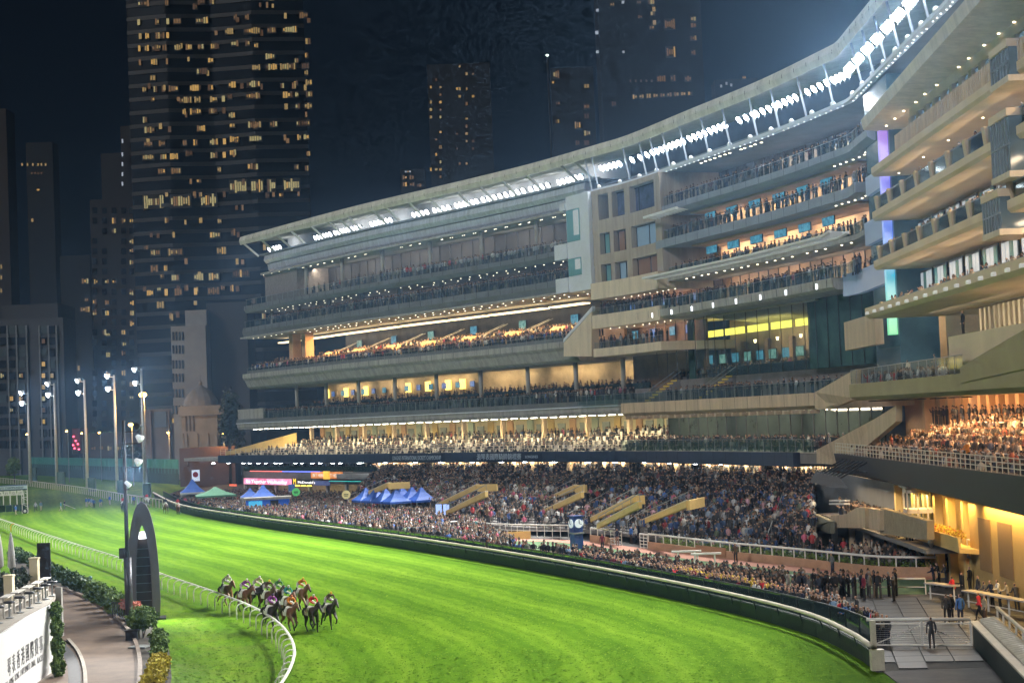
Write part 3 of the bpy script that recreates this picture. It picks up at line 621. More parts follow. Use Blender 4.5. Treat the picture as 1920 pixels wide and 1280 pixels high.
folk(S(470, 765), s4r, -1.2, 14.75, .95, pal='dark'); folk(S(470, 765), s4r, -2.6, 14.75, .9, pal='dark'); folk(S(530, 750), s4r, -6, 16.1, .8, pal='dark', kind=1); folk(S(530, 750), s4r, -8, 16.1, 1.1, pal='dark')
strip_lights('lounge_light', S(530, 740), s4r, -8, 20.1, 6, 2800, (1, .76, .42), .5)
# reserved seating level 8.1 - 12.8 : five raked rows of white covered chairs
sY0 = S(500, 820); s5r = S(1190, 850)
M_CHAIR = mat('white_chair_cover', (.72, .68, .60), .8, var=.1)
rows = [(1.2, 7.3), (-.6, 7.75), (-2.4, 8.25), (-4.2, 8.75), (-6.0, 9.3)]
for i, (o, z) in enumerate(rows):
    a0 = s5l + 2 + (4 - i) * 0 + i * 3.2
    MB().sweep(seg(a0, s5r), rect(o - 1.8 if i < 4 else o - 5, o, 6.95, z)).build('seating_step', M_FLOOR, ga)
mb = MB()
for i, (o, z) in enumerate(rows):
    for s in np.arange(s5l + 4 + i * 3.2, s5r - 2, 1.62):
        if RNG.random() < .95:
            x, y, nx, ny = at_s(s + RNG.uniform(-.1, .1), o - 1.25); ex = (-ny, nx, 0); ey = (nx, ny, 0)
            mb.box((x, y, z + .55), (.62, .08, 1.05), 0, 0, (ex, ey, (0, 0, 1))); mb.box((x + nx * .3, y + ny * .3, z + .45), (.58, .55, .1), 0, 0, (ex, ey, (0, 0, 1)))
            if RNG.random() < .5: mb.box((x - nx * .45, y - ny * .45, z + .72), (1.2, .5, .06), 0, 0, (ex, ey, (0, 0, 1)))
mb.build('chair_rows', M_CHAIR, ga, kind='stuff')
for i, (o, z) in enumerate(rows):
    folk(s5l + 4 + i * 3.2, s5r - 1, o - .85, z, .85, kind=1, pal='dark', p=.6)
MB().sweep(seg(sY0, s5r), rect(-11.3, -11, 9.3, 12.8)).build('back_wall', mat('pale_yellow_wall', (.66, .57, .34), .7, var=.1), ga)
for k, s in enumerate(np.arange(sY0 + 1, s5r, 5.2)):
    x, y, nx, ny = at_s(s, -10.85); ax = ((-ny, nx, 0), (nx, ny, 0), (0, 0, 1))
    MB().box((x, y, 10.9), (1.5, .2, 3.1), 0, 0, ax).build('wall_panel', [M_ORANGE, mat('sage_panel', (.36, .42, .30), .6), M_YELLOW][k % 3], ga)
    x, y, nx, ny = at_s(s + 2.5, -10.85); MB().box((x, y, 10.6), (1.8, .15, 2.4), 0, 0, ax).build('door_glass', mat('door_dim', (.22, .25, .2), .3), ga)
for s in np.arange(sY0 + 4, s5r, 10.4): MB().box(P3(s, -7.2, 11.0), (.6, .6, 3.5), .6).build('column', M_BEIGE, ga)
folk(sY0 + 1, s5r, -8.3, 9.3, 1.3, pal='mix'); folk(sY0 + 1, s5r, -9.6, 9.3, 1.6, pal='dark')
mb = MB()
for s in np.arange(S(470, 798), s5r, 2.5): 
    x, y, nx, ny = at_s(s, -.9); mb.box((x, y, 12.76), (1.35, .22, .07), 0, 0, ((-ny, nx, 0), (nx, ny, 0), (0, 0, 1)))
mb.build('tube_lamp', emis('tube_white', (1, .93, .74), 14), ga, kind='stuff')
strip_lights('seating_light', sY0 - 4, s5r, -3.0, 12.7, 9, 10000, (1, .80, .46), .5, to=-.5)
MB().add([P3(s5l + 1, 1.4, 8.1), P3(s5l + 1, 1.2, 8.1), P3(sY0 - 2, -7, 9.3), P3(sY0 - 2, -6.8, 9.3), P3(s5l + 1, 1.4, 8.7), P3(s5l + 1, 1.2, 8.7), P3(sY0 - 2, -7, 11.8), P3(sY0 - 2, -6.8, 11.8)],
         [(0, 3, 7, 4), (1, 5, 6, 2), (4, 7, 6, 5), (0, 4, 5, 1), (2, 6, 7, 3)]).build('end_stair_wall', M_YELLOW, ga)
mb = MB()
for hh in (.45, .8, 1.15): mb.sweep(seg(s5l + .5, s5r), rect(2.15, 2.2, 8.1 + hh, 8.15 + hh))
for s in np.arange(s5l + .5, s5r, 2.4): p = P3(s, 2.18, 8.1); mb.bar(p, p + np.array([0, 0, 1.2]), .06)
mb.build('front_rail', mat('rail_cream', (.58, .55, .46), .5), ga, kind='stuff')
# roof lamps under navy fascia
lamps(ga, s5l + 4, S(1420, 868), 1.4, 6.6, 7.5, M_COOL, .3, 'floodlamp'); 
# letters on the fascia
def fascia_text(txt, x0, x1, y, size, z, o, m, t):
    sa, sb = S(x0, y), S(x1, y); a, b = P3(sa, o, z), P3(sb, o, z); text_mesh(txt, size, m, a, b - a, (0, 0, 1), 'lettering', t, width=float(np.linalg.norm(b - a)))
M_LETTER = mat('letter_pale', (.42, .52, .62), .6)
fascia_text("LONGINES INTERNATIONAL JOCKEYS' CHAMPIONSHIP", 765, 857, 856, .95, 7.05, 3.0, M_LETTER, ga)
fascia_text("浪琴表國際騎師錦標賽", 925, 1010, 856, 1.0, 7.05, 3.0, M_LETTER, ga)
fascia_text("LONGINES", 1018, 1042, 856, .55, 7.2, 3.0, M_LETTER, ga)
MB().sweep(seg(S(756, 856), S(860, 856)), rect(2.62, 2.66, 6.75, 8.0)).build('banner', mat('banner_dark', (.010, .020, .045), .6), ga)
MB().sweep(seg(S(920, 856), S(1046, 856)), rect(2.62, 2.66, 6.75, 8.0)).build('banner', MATS['banner_dark'], ga)
# ---------------------------------------------------------------- white pylon and cream stair between wing and centre
def fpoly(t, name, m, px, off=0.0, th=.4):        # a flat shaped piece of facade with thickness
    F = []; B = []
    for x, y in px:
        h = hit(x, y, off); F.append(P3(h[0], off, h[1])); B.append(P3(h[0], off - th, h[1]))
    n = len(px); return MB().add(F + B, [tuple(range(n)), tuple(range(n, 2 * n))[::-1]] + [(i, n + i, n + (i + 1) % n, (i + 1) % n) for i in range(n)]).build(name, m, t)
MB().sweep(seg(sA1, sW1, 1.0), rect(-14, .1, 29.8, 43.0)).build('white_pylon', M_WHITEW, ga)
for z0, z1 in ((34.5, 36.6), (29.9, 31.9), (41.2, 42.2)):
    MB().sweep(seg(S(1043 if z1 < 40 else 1056, 480), sA1 - .02, 1.0), rect(-4, .3, z0, z1)).build('white_box_end', M_WHITEW, ga)
for z0, z1 in ((36.6, 41.2), (31.9, 34.5)):
    MB().sweep(seg(S(1067, 480), S(1091, 480), 1.0), rect(.12, .18, z0 + .1, z1 - .1)).build('corner_window', mat('teal_pane', (.10, .22, .22), .15, emit=(.25, .55, .55), es=.08), ga)
    MB().sweep(seg(S(1080, 480), S(1090, 480), 1.0), rect(.19, .21, z0 + .9, z1 - .3)).build('lit_pane', emis('pane_lit', (.85, .95, .9), .3), ga)
fpoly(ga, 'stair_wall', M_CREAMW, [(1057, 668), (1057, 642), (1109, 582), (1109, 668)], .25, 1.2)
fpoly(ga, 'stair_coping', M_WHITEW, [(1056, 642), (1056, 636), (1110, 574), (1110, 582)], .35, .5)
# ---------------------------------------------------------------- centre : beige block of windows
sQ0, sQ1 = sW1 + .05, sB0
for z0, z1 in ((42.3, 43.0), (37.1, 38.9), (32.9, 34.3), (28.3, 30.5), (24.4, 26.2), (20.6, 21.7)):
    MB().sweep(seg(sQ0, sQ1, 1.0), rect(-10, -.4 if z1 > 31 else .3, z0, z1)).build('wall_band', mat('beige_block', (.40, .34, .27), .8, var=.25, scale=1.0, stretch=(1, 1, .12)) if z1 > 31 else M_CREAMW, gb)
for x0, x1 in ((1109, 1121), (1140, 1147), (1170, 1180), (1226, 1237)):
    MB().sweep(seg(S(x0, 480), S(x1, 480), 1.0), rect(-9.9, -.42, 30.5, 42.5)).build('wall_pier', MATS['beige_block'], gb)
def winpane(t, x0, x1, z0, z1, m, o=-1.2):
    f = MB(); s0, s1 = S(x0, 480), S(x1, 480)
    f.sweep(seg(s0, s1, 1.0), rect(o - .1, o, z0, z0 + .14)).sweep(seg(s0, s1, 1.0), rect(o - .1, o, z1 - .14, z1))
    for s in np.linspace(s0, s1, 3): p = P3(s, o - .05, z0); f.bar(p, p + np.array([0, 0, z1 - z0]), .12)
    w = f.build('window', M_DK, t); MB().sweep(seg(s0, s1, 1.0), rect(o - .16, o - .12, z0, z1)).build('pane', m, w)
M_WIN = [mat('teal_pane', (.1, .2, .2), .15), mat('lit_blue_pane', (.05, .07, .09), .2, emit=(.22, .34, .42), es=.35), mat('dim_brown_pane', (.08, .05, .03), .25, emit=(.5, .28, .14), es=.12)]
for k, (x0, x1) in enumerate(((1121, 1140), (1147, 1170), (1180, 1226))):
    for j, (z0, z1) in enumerate(((34.3, 37.1), (30.5, 32.9))): winpane(gb, x0, x1, z0, z1, M_WIN[[0, 0, 2, 1, 1, 2][k * 2 + j]])
winpane(gb, 1130, 1236, 39.0, 42.2, mat('mural_pane', (.07, .085, .16), .3, var=.8, scale=.8, col2=(.02, .03, .05)))
MB().sweep(seg(sQ0, sQ1, 1.0), rect(-6.3, -6, 14.2, 28.3)).build('back_wall', M_BROWN, gb)
screens(gb, sQ0 + 1.5, sQ1, -5.6, 27.4, 3.6, 1.9, 1.0, (1,)); screens(gb, sQ0 + 1.5, sQ1, -5.6, 23.4, 4.2, 1.5, 1.2, (0, 1))
folk(sQ0, sQ1, -1.2, 26.2, .6, pal='dark'); folk(sQ0, sQ1, -2.2, 26.2, .8, pal='dark'); folk(sQ0, sQ1, -1.0, 21.7, .9, pal='dark')
balustrade(gb, sQ0, sQ1, .1, 26.2, .9, 1.6); balustrade(gb, sQ0, sQ1, .1, 21.7, .8, 1.6)
strip_lights('lounge_light', sQ0, sQ1, -4, 28.2, 1, 260, (1, .62, .45), .4); strip_lights('lounge_light', sQ0, sQ1, -4, 24.3, 1, 220, (1, .7, .5), .4)
lamps(gb, sQ0 + 1, sQ1, -2, 28.3, 1.7); lamps(gb, sQ0 + 1, sQ1, -2, 24.4, 1.9)
# ---------------------------------------------------------------- centre : curved balcony floors
slab(gb, sB0, sB1 + 6, [(-1.2, 37.5), (-.6, 37.9), (-.6, 38.6), (-12, 38.6), (-12, 37.5)], mat('blue_grey_slab', (.26, .30, .36), .6, var=.12, scale=.4))
slab(gb, S(1224, 463), sB1, rect(-12, -.4, 33.4, 34.4), MATS['blue_grey_slab'])
slab(gb, sB0, sB1, rect(-12, -1.0, 29.2, 29.7), M_CONC)
slab(gb, S(1194, 590), S(1566, 535), [(-.2, 24.5), (.2, 24.8), (.3, 25.7), (-12, 25.7), (-12, 24.5)], M_CONC)
for z0, z1, o in ((38.6, 43.0, -9), (34.4, 37.5, -7), (29.7, 33.4, -7), (25.7, 29.2, -7.5)):
    storey(gb, sB0, sB1 + (5 if z0 > 38 else 0), z0, z1, o, M_BROWN if z0 < 38 else mat('terrace_glass', (.05, .06, .07), .15, var=.5), 0, mull=2.4)
# timber soffits carrying pairs of screens
for z, n in ((37.45, 9), (33.35, 9)):
    MB().sweep(seg(sB0 + 4, sB1 - 6), rect(-7, -2.6, z - .25, z - .02)).build('timber_soffit', mat('pale_timber', (.46, .32, .20), .6, var=.2, scale=.4), gb)
    screens(gb, sB0 + 8, sB1 - 12, -3.4, z - 1.0, 5.6, 2.9, .95, (0,))
    MB().sweep(seg(sB0 + 4, sB1 - 6), rect(-6.9, -6.6, z - 2.2, z - .3)).build('timber_panel', MATS['pale_timber'], gb)
strip_lights('balcony_light', sB0 + 3, sB1 - 2, -5, 37.1, 4, 1700, (1, .70, .44), .4); strip_lights('balcony_light', sB0 + 3, sB1 - 2, -5, 33.0, 4, 1700, (1, .70, .44), .4)
strip_lights('balcony_light', sB0 + 3, sB1 - 2, -5, 29.0, 4, 1900, (1, .74, .50), .4); strip_lights('balcony_light', sB0 + 3, sB1 + 4, -5, 42.8, 4, 1600, (1, .82, .62), .4)
lamps(gb, S(1280, 330), S(1395, 290), -2.6, 43.0, 1.25, r=.16); lamps(gb, sB0 + 4, sB1, -1.8, 29.2, 2.0, r=.12); lamps(gb, sB1 - 10, sB1, -2, 37.5, 1.4, r=.11); lamps(gb, sB1 - 10, sB1, -2, 33.4, 1.4, r=.11)
for z, o in ((38.6, -.9), (34.4, -.7), (29.7, -1.2), (25.7, 0)):
    balustrade(gb, sB0, sB1, o, z, 1.15, 2.0, M_TINT if z < 34 else M_GLASS); folk(sB0, sB1, o - .7, z, .9, pal='dark'); folk(sB0, sB1, o - 2.4, z, 1.5, pal='dark')
folk(S(1400, 560), S(1540, 540), -.6, 25.7, .55, pal='mix')
for x in range(1415, 1545, 17):
    s0, s1 = S(x, 320, -8), S(x + 12, 316, -8)
    w = MB().sweep(seg(s0, s1, .5), rect(-8.9, -8.75, 39.2, 42.3)).build('window', M_DK, gb); MB().sweep(seg(s0 + .1, s1 - .1, .5), rect(-8.74, -8.7, 39.4, 42.1)).build('pane', mat('pink_pane', (.1, .07, .06), .3, emit=(.9, .62, .5), es=.22), w)
# white ladder canopy
lc = seg(S(1208, 527, 2.2), S(1560, 451, 2.2))
mb = MB(); mb.sweep(lc, rect(2.2, 2.5, 29.5, 29.75)); mb.sweep(lc, rect(.5, .8, 29.35, 29.6))
for s in np.arange(S(1208, 527, 2.2), S(1560, 451, 2.2), 1.0): mb.bar(P3(s, .6, 29.5), P3(s + .6, 2.3, 29.6), .16, .12)
mb.build('ladder_canopy', M_FIN, gb)
lc = seg(S(1226, 408), S(1288, 388))
mb = MB(); mb.sweep(lc, rect(1.2, 1.5, 37.2, 37.5)); 
for s in np.arange(S(1226, 408), S(1288, 388), .9): mb.bar(P3(s, -.4, 37.2), P3(s + .5, 1.3, 37.35), .16, .12)
mb.build('ladder_canopy', M_FIN, gb)
mb = MB()
for x in (1228, 1264, 1302, 1342, 1385, 1431, 1479, 1537): s = S(x, 600 - (x - 1228) * .17); p = P3(s, .34, 25.1); mb.lathe(p, [(.09, -.28), (.1, .28)], 6)
mb.build('slab_lamp', emis('slab_lamp_lens', (.9, .95, 1), 2.5), gb, kind='stuff')
# ---------------------------------------------------------------- double height restaurant
MB().sweep(seg(sB0 - 3, S(1600, 620)), rect(-11.3, -11, 14.2, 24.5)).build('back_wall', mat('restaurant_wall', (.20, .15, .095), .7, var=.3, scale=.35), gb)
MB().sweep(seg(S(1310, 600, -2), S(1512, 560, -2)), [(-3.0, 24.2), (-10.8, 23.3), (-10.8, 23.45), (-3.0, 24.4)]).build('sloping_ceiling', mat('ceiling_slats', (.34, .31, .22), .6, var=.2, scale=1.5), gb)
for x0, x1 in ((1310, 1344), (1350, 1384), (1392, 1428), (1436, 1474), (1482, 1512)):
    MB().sweep(seg(S(x0, 615, -10), S(x1, 605, -10), 1.0), rect(-10.9, -10.7, 22.4, 23.25)).build('lit_cove', emis('yellow_cove', (1, .86, .12), 1.5), gb)
area('restaurant_glow', P3(S(1410, 610, -9), -8.0, 22.4), P3(S(1410, 610, -9), -10.5, 26), 320, 22, .5, (1, .85, .25), P3(S(1500, 600, -9), -9, 0) - P3(S(1330, 600, -9), -9, 0))
for x in (1305, 1345, 1388, 1432, 1478, 1515): s = S(x, 650, -10); p = P3(s, -10.6, 15); MB().box(p + np.array([0, 0, 3.2]), (.9, .5, 6.2), .9).build('pier', M_BROWN, gb)
screens(gb, S(1328, 660, -10), S(1512, 640, -10), -10.2, 19.4, 3.3, 1.9, 1.25, (0, 2))
mb = MB()
for x in (1328, 1368, 1410, 1452, 1496): mb.lathe(P3(S(x, 630, -10), -10.4, 21.2), [(.12, -.2), (.2, .2)], 6)
mb.build('wall_sconce', emis('sconce', (1, .75, .42), 5), gb, kind='stuff')
MB().sweep(seg(S(1205, 680), S(1610, 650)), rect(-11, -4.5, 14.2, 16.9)).build('upper_tier', M_FLOOR, gb)
MB().sweep(seg(S(1300, 680), S(1605, 650)), rect(-4.6, -4.5, 16.9, 18.0)).build('tier_glass', M_TINT, gb)
MB().sweep(seg(sB0 - 2, S(1302, 640, -4.5)), rect(-4.6, -4.4, 16.9, 24.5)).build('dark_glazing', mat('painted_reflection_glass', (.05, .11, .10), .12, var=.5, scale=.3), gb)  # teal base colour carries the reflection of the lit track
MB().sweep(seg(S(1516, 600, -3.5), S(1606, 580)), rect(-3.6, -3.4, 16.9, 24.4)).build('dark_glazing', MATS['painted_reflection_glass'], gb)
strip_lights('restaurant_light', S(1300, 650), S(1600, 620), -7.5, 22.2, 3, 1900, (1, .74, .40), .5)
folk(S(1200, 700), S(1600, 660), -5.6, 16.9, .9, pal='dark', kind=1); folk(S(1200, 700), S(1600, 660), -7, 16.9, 1.2, pal='dark'); folk(S(1300, 690), S(1600, 660), -8.4, 16.9, 1.5, pal='dark', kind=1)
gl = MB(); sg_ = off_path(seg(S(1302, 640, -3), S(1516, 600, -3.4)), -3.3)
for a_, b_ in zip(sg_[:-1], sg_[1:]): gl.quad((a_[0], a_[1], 16.9), (b_[0], b_[1], 16.9), (b_[0], b_[1], 24.4), (a_[0], a_[1], 24.4))
gl.build('front_glazing', glass_mat('restaurant_glass', (.80, .90, .86), .14), gb)
mb = MB()
for s in np.arange(S(1240, 640, -4), S(1606, 580), 2.7): p = P3(s, -3.25, 16.9); mb.bar(p, p + np.array([0, 0, 7.5]), .07)
mb.build('glazing_mullion', M_DK, gb, kind='stuff')
# terrace in front of the restaurant with two yellow-edged stairs
slab(gb, S(1167, 768, 1.6), S(1530, 750, 1.6), [(1.2, 12.5), (1.8, 12.9), (1.8, 14.2), (-11, 14.2), (-11, 12.5)], M_BEIGE)
mb = MB()
for s in np.arange(S(1172, 775, 1.6), S(1528, 755, 1.6), 2.1): mb.sweep(seg(s, s + .5, .5), rect(.6, 1.75, 12.1, 12.48))
mb.build('soffit_bracket', M_BEIGE, gb, kind='stuff')
balustrade(gb, S(1100, 752), S(1600, 735), 1.5, 14.2 if True else 0, 1.2, 2.2, M_TINT)
M_STEP = mat('yellow_nosing', (.75, .52, .06), .6)
for x in (1207, 1307):
    s = S(x, 735); mb = MB()
    for k in range(8):
        mb.sweep(seg(s, s + 1.6, .8), rect(-4.5 + k * .55 - .02, -4.5 + k * .55 + .5, 14.2, 16.9 - k * .34), 0); mb.sweep(seg(s, s + 1.6, .8), rect(-4.5 + k * .55 + .5, -4.5 + k * .55 + .54, 16.9 - k * .34 - .16, 16.9 - k * .34 + .01), 1)
    mb.build('terrace_stair', [M_FLOOR, M_STEP], gb)
    mb = MB()
    for ds in (-.1, 1.7): mb.bar(P3(s + ds, -4.6, 18.0), P3(s + ds, .1, 15.2), .08); mb.bar(P3(s + ds, .1, 15.2), P3(s + ds, .1, 14.2), .08)
    mb.build('stair_rail', M_STEEL, gb)
folk(S(1010, 745), S(1170, 740), .2, 14.75, .8, pal='mix'); folk(S(1310, 740), S(1440, 735), .4, 14.2, .7, pal='dark'); folk(S(1230, 745), S(1560, 735), -1.6, 14.2, 1.2, pal='dark')
# glazed level under the terrace
MB().sweep(seg(s5r + .4, S(1570, 800)), rect(-5.4, -5.1, 8.1, 12.5)).build('glazed_wall', mat('night_glazing', (.05, .065, .055), .08, var=.4, scale=.4), gb)
mb = MB()
for s in np.arange(s5r + .4, S(1570, 800), 2.6): p = P3(s, -5.05, 8.1); mb.bar(p, p + np.array([0, 0, 4.4]), .1)
mb.build('mullion', M_DK, gb, kind='stuff')
MB().sweep(seg(s5r + .4, S(1570, 800)), rect(-5.2, 1.8, 6.95, 8.0)).build('terrace_floor', M_FLOOR, gb)
lamps(gb, s5r + 1, S(1570, 775), .2, 12.45, 1.9, r=.12)
balustrade(gb, s5r + .3, S(1528, 850, 2), 2.1, 8.1, 1.35, 2.0, M_TINT)
folk(s5r, S(1560, 830), -1, 8.1, .75, pal='dark'); folk(s5r, S(1560, 830), .8, 8.1, .9, pal='dark', kind=1); folk(s5r, S(1560, 830), -3, 8.1, 1.3, pal='mix')
strip_lights('terrace_light', s5r + 1, S(1560, 780), -2.5, 12.3, 3, 1800, (1, .84, .6), .4)
# diagonal beige ramps at the joint with the clubhouse
fpoly(gb, 'ramp_wall', M_BEIGE, [(1528, 766), (1528, 735), (1604, 692), (1604, 747), (1560, 765)], 2.3, .5)
fpoly(gb, 'ramp_wall', M_BEIGE, [(1531, 868), (1531, 843), (1640, 785), (1680, 760), (1680, 790), (1582, 872)], 2.9, .5)
# ---------------------------------------------------------------- glass lift tower with coloured light lines
tw = thing('lift_tower', 'narrow glass tower glowing purple and blue between centre and clubhouse stands', 'tower', P3((sB1 + sT1) / 2, 0, 14))
MB().sweep(seg(sB1 + 1.2, sT1 - .6, .8), rect(-5, -1.4, 14.2, 42.6)).build('glass_shaft', mat('shaft_glass', (.05, .10, .12), .12, emit=(.10, .22, .30), es=.08, var=.3, scale=.5), tw)
def led():
    m = bpy.data.materials.new('led_line'); m.use_nodes = True; n = m.node_tree; b = n.nodes['Principled BSDF']; tcn = n.nodes.new('ShaderNodeTexCoord'); sp = n.nodes.new('ShaderNodeSeparateXYZ'); mr = n.nodes.new('ShaderNodeMapRange'); cr = n.nodes.new('ShaderNodeValToRGB')
    n.links.new(tcn.outputs['Object'], sp.inputs[0]); n.links.new(sp.outputs['Z'], mr.inputs[0]); mr.inputs['From Min'].default_value = 19; mr.inputs['From Max'].default_value = 40; n.links.new(mr.outputs[0], cr.inputs[0])
    e = cr.color_ramp.elements; e[0].color = (.02, .8, .25, 1); e[1].color = (.55, .1, .75, 1)
    for p, c in ((.22, (.02, .55, .7, 1)), (.45, (.05, .2, 1, 1)), (.75, (.18, .10, .95, 1))): k = e.new(p); k.color = c
    n.links.new(cr.outputs[0], b.inputs['Emission Color']); b.inputs['Emission Strength'].default_value = .55; return m
M_LED = led()
mb = MB(); s = sT1 - 1.5
for z0, z1 in ((19, 22.3), (22.8, 25.8), (26.2, 29.5), (30, 33.6), (34.1, 37.2), (37.6, 39.6)):
    a, b = P3(s, -1.0, z0), P3(s, -1.0, z1 + .5); mb.bar(a, b, .75); mb.bar(P3(s - 1.8, -1.25, z0 + .7), P3(s + .5, -1.25, z0 + 1.6), .12)
mb.build('light_line', M_LED, tw)
for z0, z1, x0 in ((32.6, 34.4, 1612), (28.0, 30.2, 1606), (23.8, 26.0, 1562)):
    MB().sweep(seg(S(x0, 480), sT1 - 1.4, .8), rect(-1.6, -.9, z0, z1)).build('spandrel', mat('lilac_spandrel', (.34, .42, .55), .4, emit=(.2, .28, .55), es=.12), tw)
MB().sweep(seg(S(1594, 620), sT1 - 1.5, .8), rect(-.2, .6, 18.2, 21.0)).build('spandrel', M_BEIGE, tw)
# ---------------------------------------------------------------- clubhouse stand C
rp_ = seg(sC0 - 1.5, sC1); nrp = len(rp_)
MB().sweep(rp_, lambda i: [(.7 + 3.2 * i / nrp, 37.7), (.9 + 3.2 * i / nrp, 38.6), (-14, 38.9), (-14, 37.5), (-1, 37.5)]).build('roof_slab', M_CREAMW, gc)
M_SOFF = mat('beige_soffit', (.72, .57, .40), .8, var=.12, scale=.3)
MB().sweep(seg(sC0, sC1), rect(-10.3, -10, 14, 43)).build('back_wall', mat('dark_beige_wall', (.22, .19, .15), .7, var=.3, scale=.3), gc)  # darker beige than the balcony fronts
floors = [(33.2, 34.0, .5), (29.2, 30.0, .6), (24.8, 25.6, .7)]
for z0, z1, o in floors:
    slab(gc, sC0, sC1, [(o - .2, z0), (o, z0 + .25), (o, z1), (-10, z1), (-10, z0)], M_SOFF)
# ribbed parapet and windows of the top clubhouse floor
sP0 = S(1690, 310); MB().sweep(seg(sP0, sC1), rect(-.6, .3, 34.0, 35.3)).build('parapet', M_SOFF, gc)
mb = MB()
for s in np.arange(sP0, sC1, .55): p = P3(s, .36, 34.0); mb.bar(p, p + np.array([0, 0, 1.3]), .18)
mb.build('parapet_rib', M_BEIGE, gc, kind='stuff')
MB().sweep(seg(sP0, sC1), rect(-1.4, -.9, 36.7, 37.5)).build('lintel', M_SOFF, gc)
for s in np.arange(sP0, sC1 - 4, 2.8):
    MB().sweep(seg(s, s + .9, .9), rect(-1.3, -.8, 35.3, 36.7)).build('pier', M_BEIGE, gc)
    w = MB().sweep(seg(s + .9, s + 2.8, .95), rect(-1.2, -1.1, 35.3, 36.7)).build('window', M_DK, gc); MB().sweep(seg(s + 1.0, s + 2.7, .85), rect(-1.09, -1.05, 35.4, 36.6)).build('pane', M_WIN[1], w)
lamps(gc, sC0 + 2, sC1, -.7, 37.5, 3.6, r=.10)
lamps(gc, sC0 + 2, sC1, -1.6, 33.2, 9, r=.09)
# balconies of the lower clubhouse floors: piers, glass, bright windows behind
for fi, (z1, top) in enumerate(((30.0, 33.2), (25.6, 29.2), (20.6, 24.8))):
    o = .35; k = 0
    for s in np.arange(sC0 + 1, sC1 - 3, 5.2):
        MB().sweep(seg(s, s + .8, .8), [(o - .5, z1), (o + .1, z1), (o + .25, z1 + 1.25), (o - .6, z1 + 1.25)]).build('balcony_pier', M_BEIGE, gc)
        MB().sweep(seg(s + .8, s + 5.2, 1.1), rect(o - .05, o, z1 + .1, z1 + 1.15)).build('balcony_glass', M_GLASS, gc)
        MB().sweep(seg(s + .8, s + 5.2, 1.1), rect(o - .08, o + .02, z1 + 1.15, z1 + 1.22)).build('handrail', M_STEEL, gc)
        w = MB().sweep(seg(s + .6, s + 4.9, 1.0), rect(-3.2, -3.1, z1 + .2, top - .4)).build('window', M_DK, gc)
        for q in range(4): MB().sweep(seg(s + .75 + q * 1.04, s + 1.65 + q * 1.04, .9), rect(-3.08, -3.04, z1 + .4, top - .6)).build('pane', [mat('white_lit_pane', (.1, .1, .1), .3, emit=(.85, .95, 1), es=.32 if fi == 0 else .2), M_WIN[0], MATS['white_lit_pane']][(q + k) % 3], w)
        k += 1
    folk(sC0 + 1, sC1, -.6, z1, 1.3, pal='dark')
for z in (37.3, 33.0, 29.0, 24.6): strip_lights('clubhouse_light', sC0 + 2, sC1 - 2, -1.6, z, 4, 2300, (1, .76, .50), .4, to=1.2, tz=-3)
# projecting glazed bays
for z0, z1, x0, oo in ((27.2, 30.7, 1868, 1.2), (23.8, 25.9, 1848, 1.3), (33.2, 35.0, 1872, 1.1)):
    s0 = S(x0, 400, 1.0); mb = MB()
    MB().sweep(seg(s0, s0 + 4.2, 1.0), rect(-1, oo, z0 - .4, z0)).build('bay_floor', M_CREAMW, gc); MB().sweep(seg(s0, s0 + 4.2, 1.0), rect(-1, oo, z1, z1 + .5)).build('bay_roof', M_SOFF, gc)
    w = MB().sweep(seg(s0 + .05, s0 + 4.1, 1.0), rect(-.8, oo - .15, z0, z1)).build('bay_glass', mat('bay_dark_glass', (.05, .075, .085), .1, emit=(.4, .5, .52), es=.06), gc)
    for s in np.arange(s0, s0 + 4.2, .7): p = P3(s, oo - .12, z0); mb.bar(p, p + np.array([0, 0, z1 - z0]), .08)
    mb.sweep(seg(s0, s0 + 4.1, 1.0), rect(oo - .2, oo - .1, (z0 + z1) / 2 - .05, (z0 + z1) / 2 + .05))
    mb.build('bay_mullion', M_STEEL, w)
# lower canopy with round lamps and the terrace of guests beneath it
sK = S(1623, 610, 3.5)
slab(gc, sK, sC1, [(3.2, 20.0), (3.5, 20.3), (3.5, 20.9), (-8, 21.3), (-8, 20.0)], M_SOFF, 'lower_canopy')
mb = MB()
for s in np.arange(sK + 1.5, sC1, 3.0): mb.lathe(P3(s, 3.55, 20.4), [(.24, -.1), (.24, .08), (.14, .15)], 8)
mb.build('canopy_lamp', mat('lamp_white', (.8, .8, .78), .4, emit=(1, .97, .9), es=.12), gc, kind='stuff')
MB().sweep(seg(sK + 1, sC1), rect(-3.2, -3, 14.5, 20.0)).build('restaurant_glazing', mat('warm_glazing', (.06, .05, .035), .12, var=.4, emit=(.6, .45, .22), scale=.3, es=.05), gc)
for s in np.arange(S(1770, 590, 0), sC1, 1.3): MB().sweep(seg(s, s + .5, .5), rect(-2.95, -2.7, 15, 19.8)).build('curtain', M_CREAMW, gc)
strip_lights('canopy_light', sK + 4, sC1 - 4, 0, 19.8, 4, 800, (1, .85, .62), .5)
sT = S(1597, 735, 4)
slab(gc, sT, sC1, [(3.6, 13.2), (4.2, 13.5), (4.2, 14.6), (3.8, 14.6), (3.8, 13.8), (-12, 13.8), (-12, 13.2)], mat('olive_concrete', (.36, .30, .16), .8, var=.12, scale=.3), 'terrace_parapet')
balustrade(gc, sT, S(1805, 690, 4), 4.0, 14.6, 1.2, 2.6, M_GLASS)
fpoly(gc, 'raised_parapet', MATS['olive_concrete'], [(1800, 718), (1800, 688), (1925, 615), (1925, 690)], 4.3, .5)
MB().sweep(seg(S(1790, 650, 3), sC1), rect(-2, 3.4, 14.6, 17.2)).build('raised_deck', M_SOFF, gc)
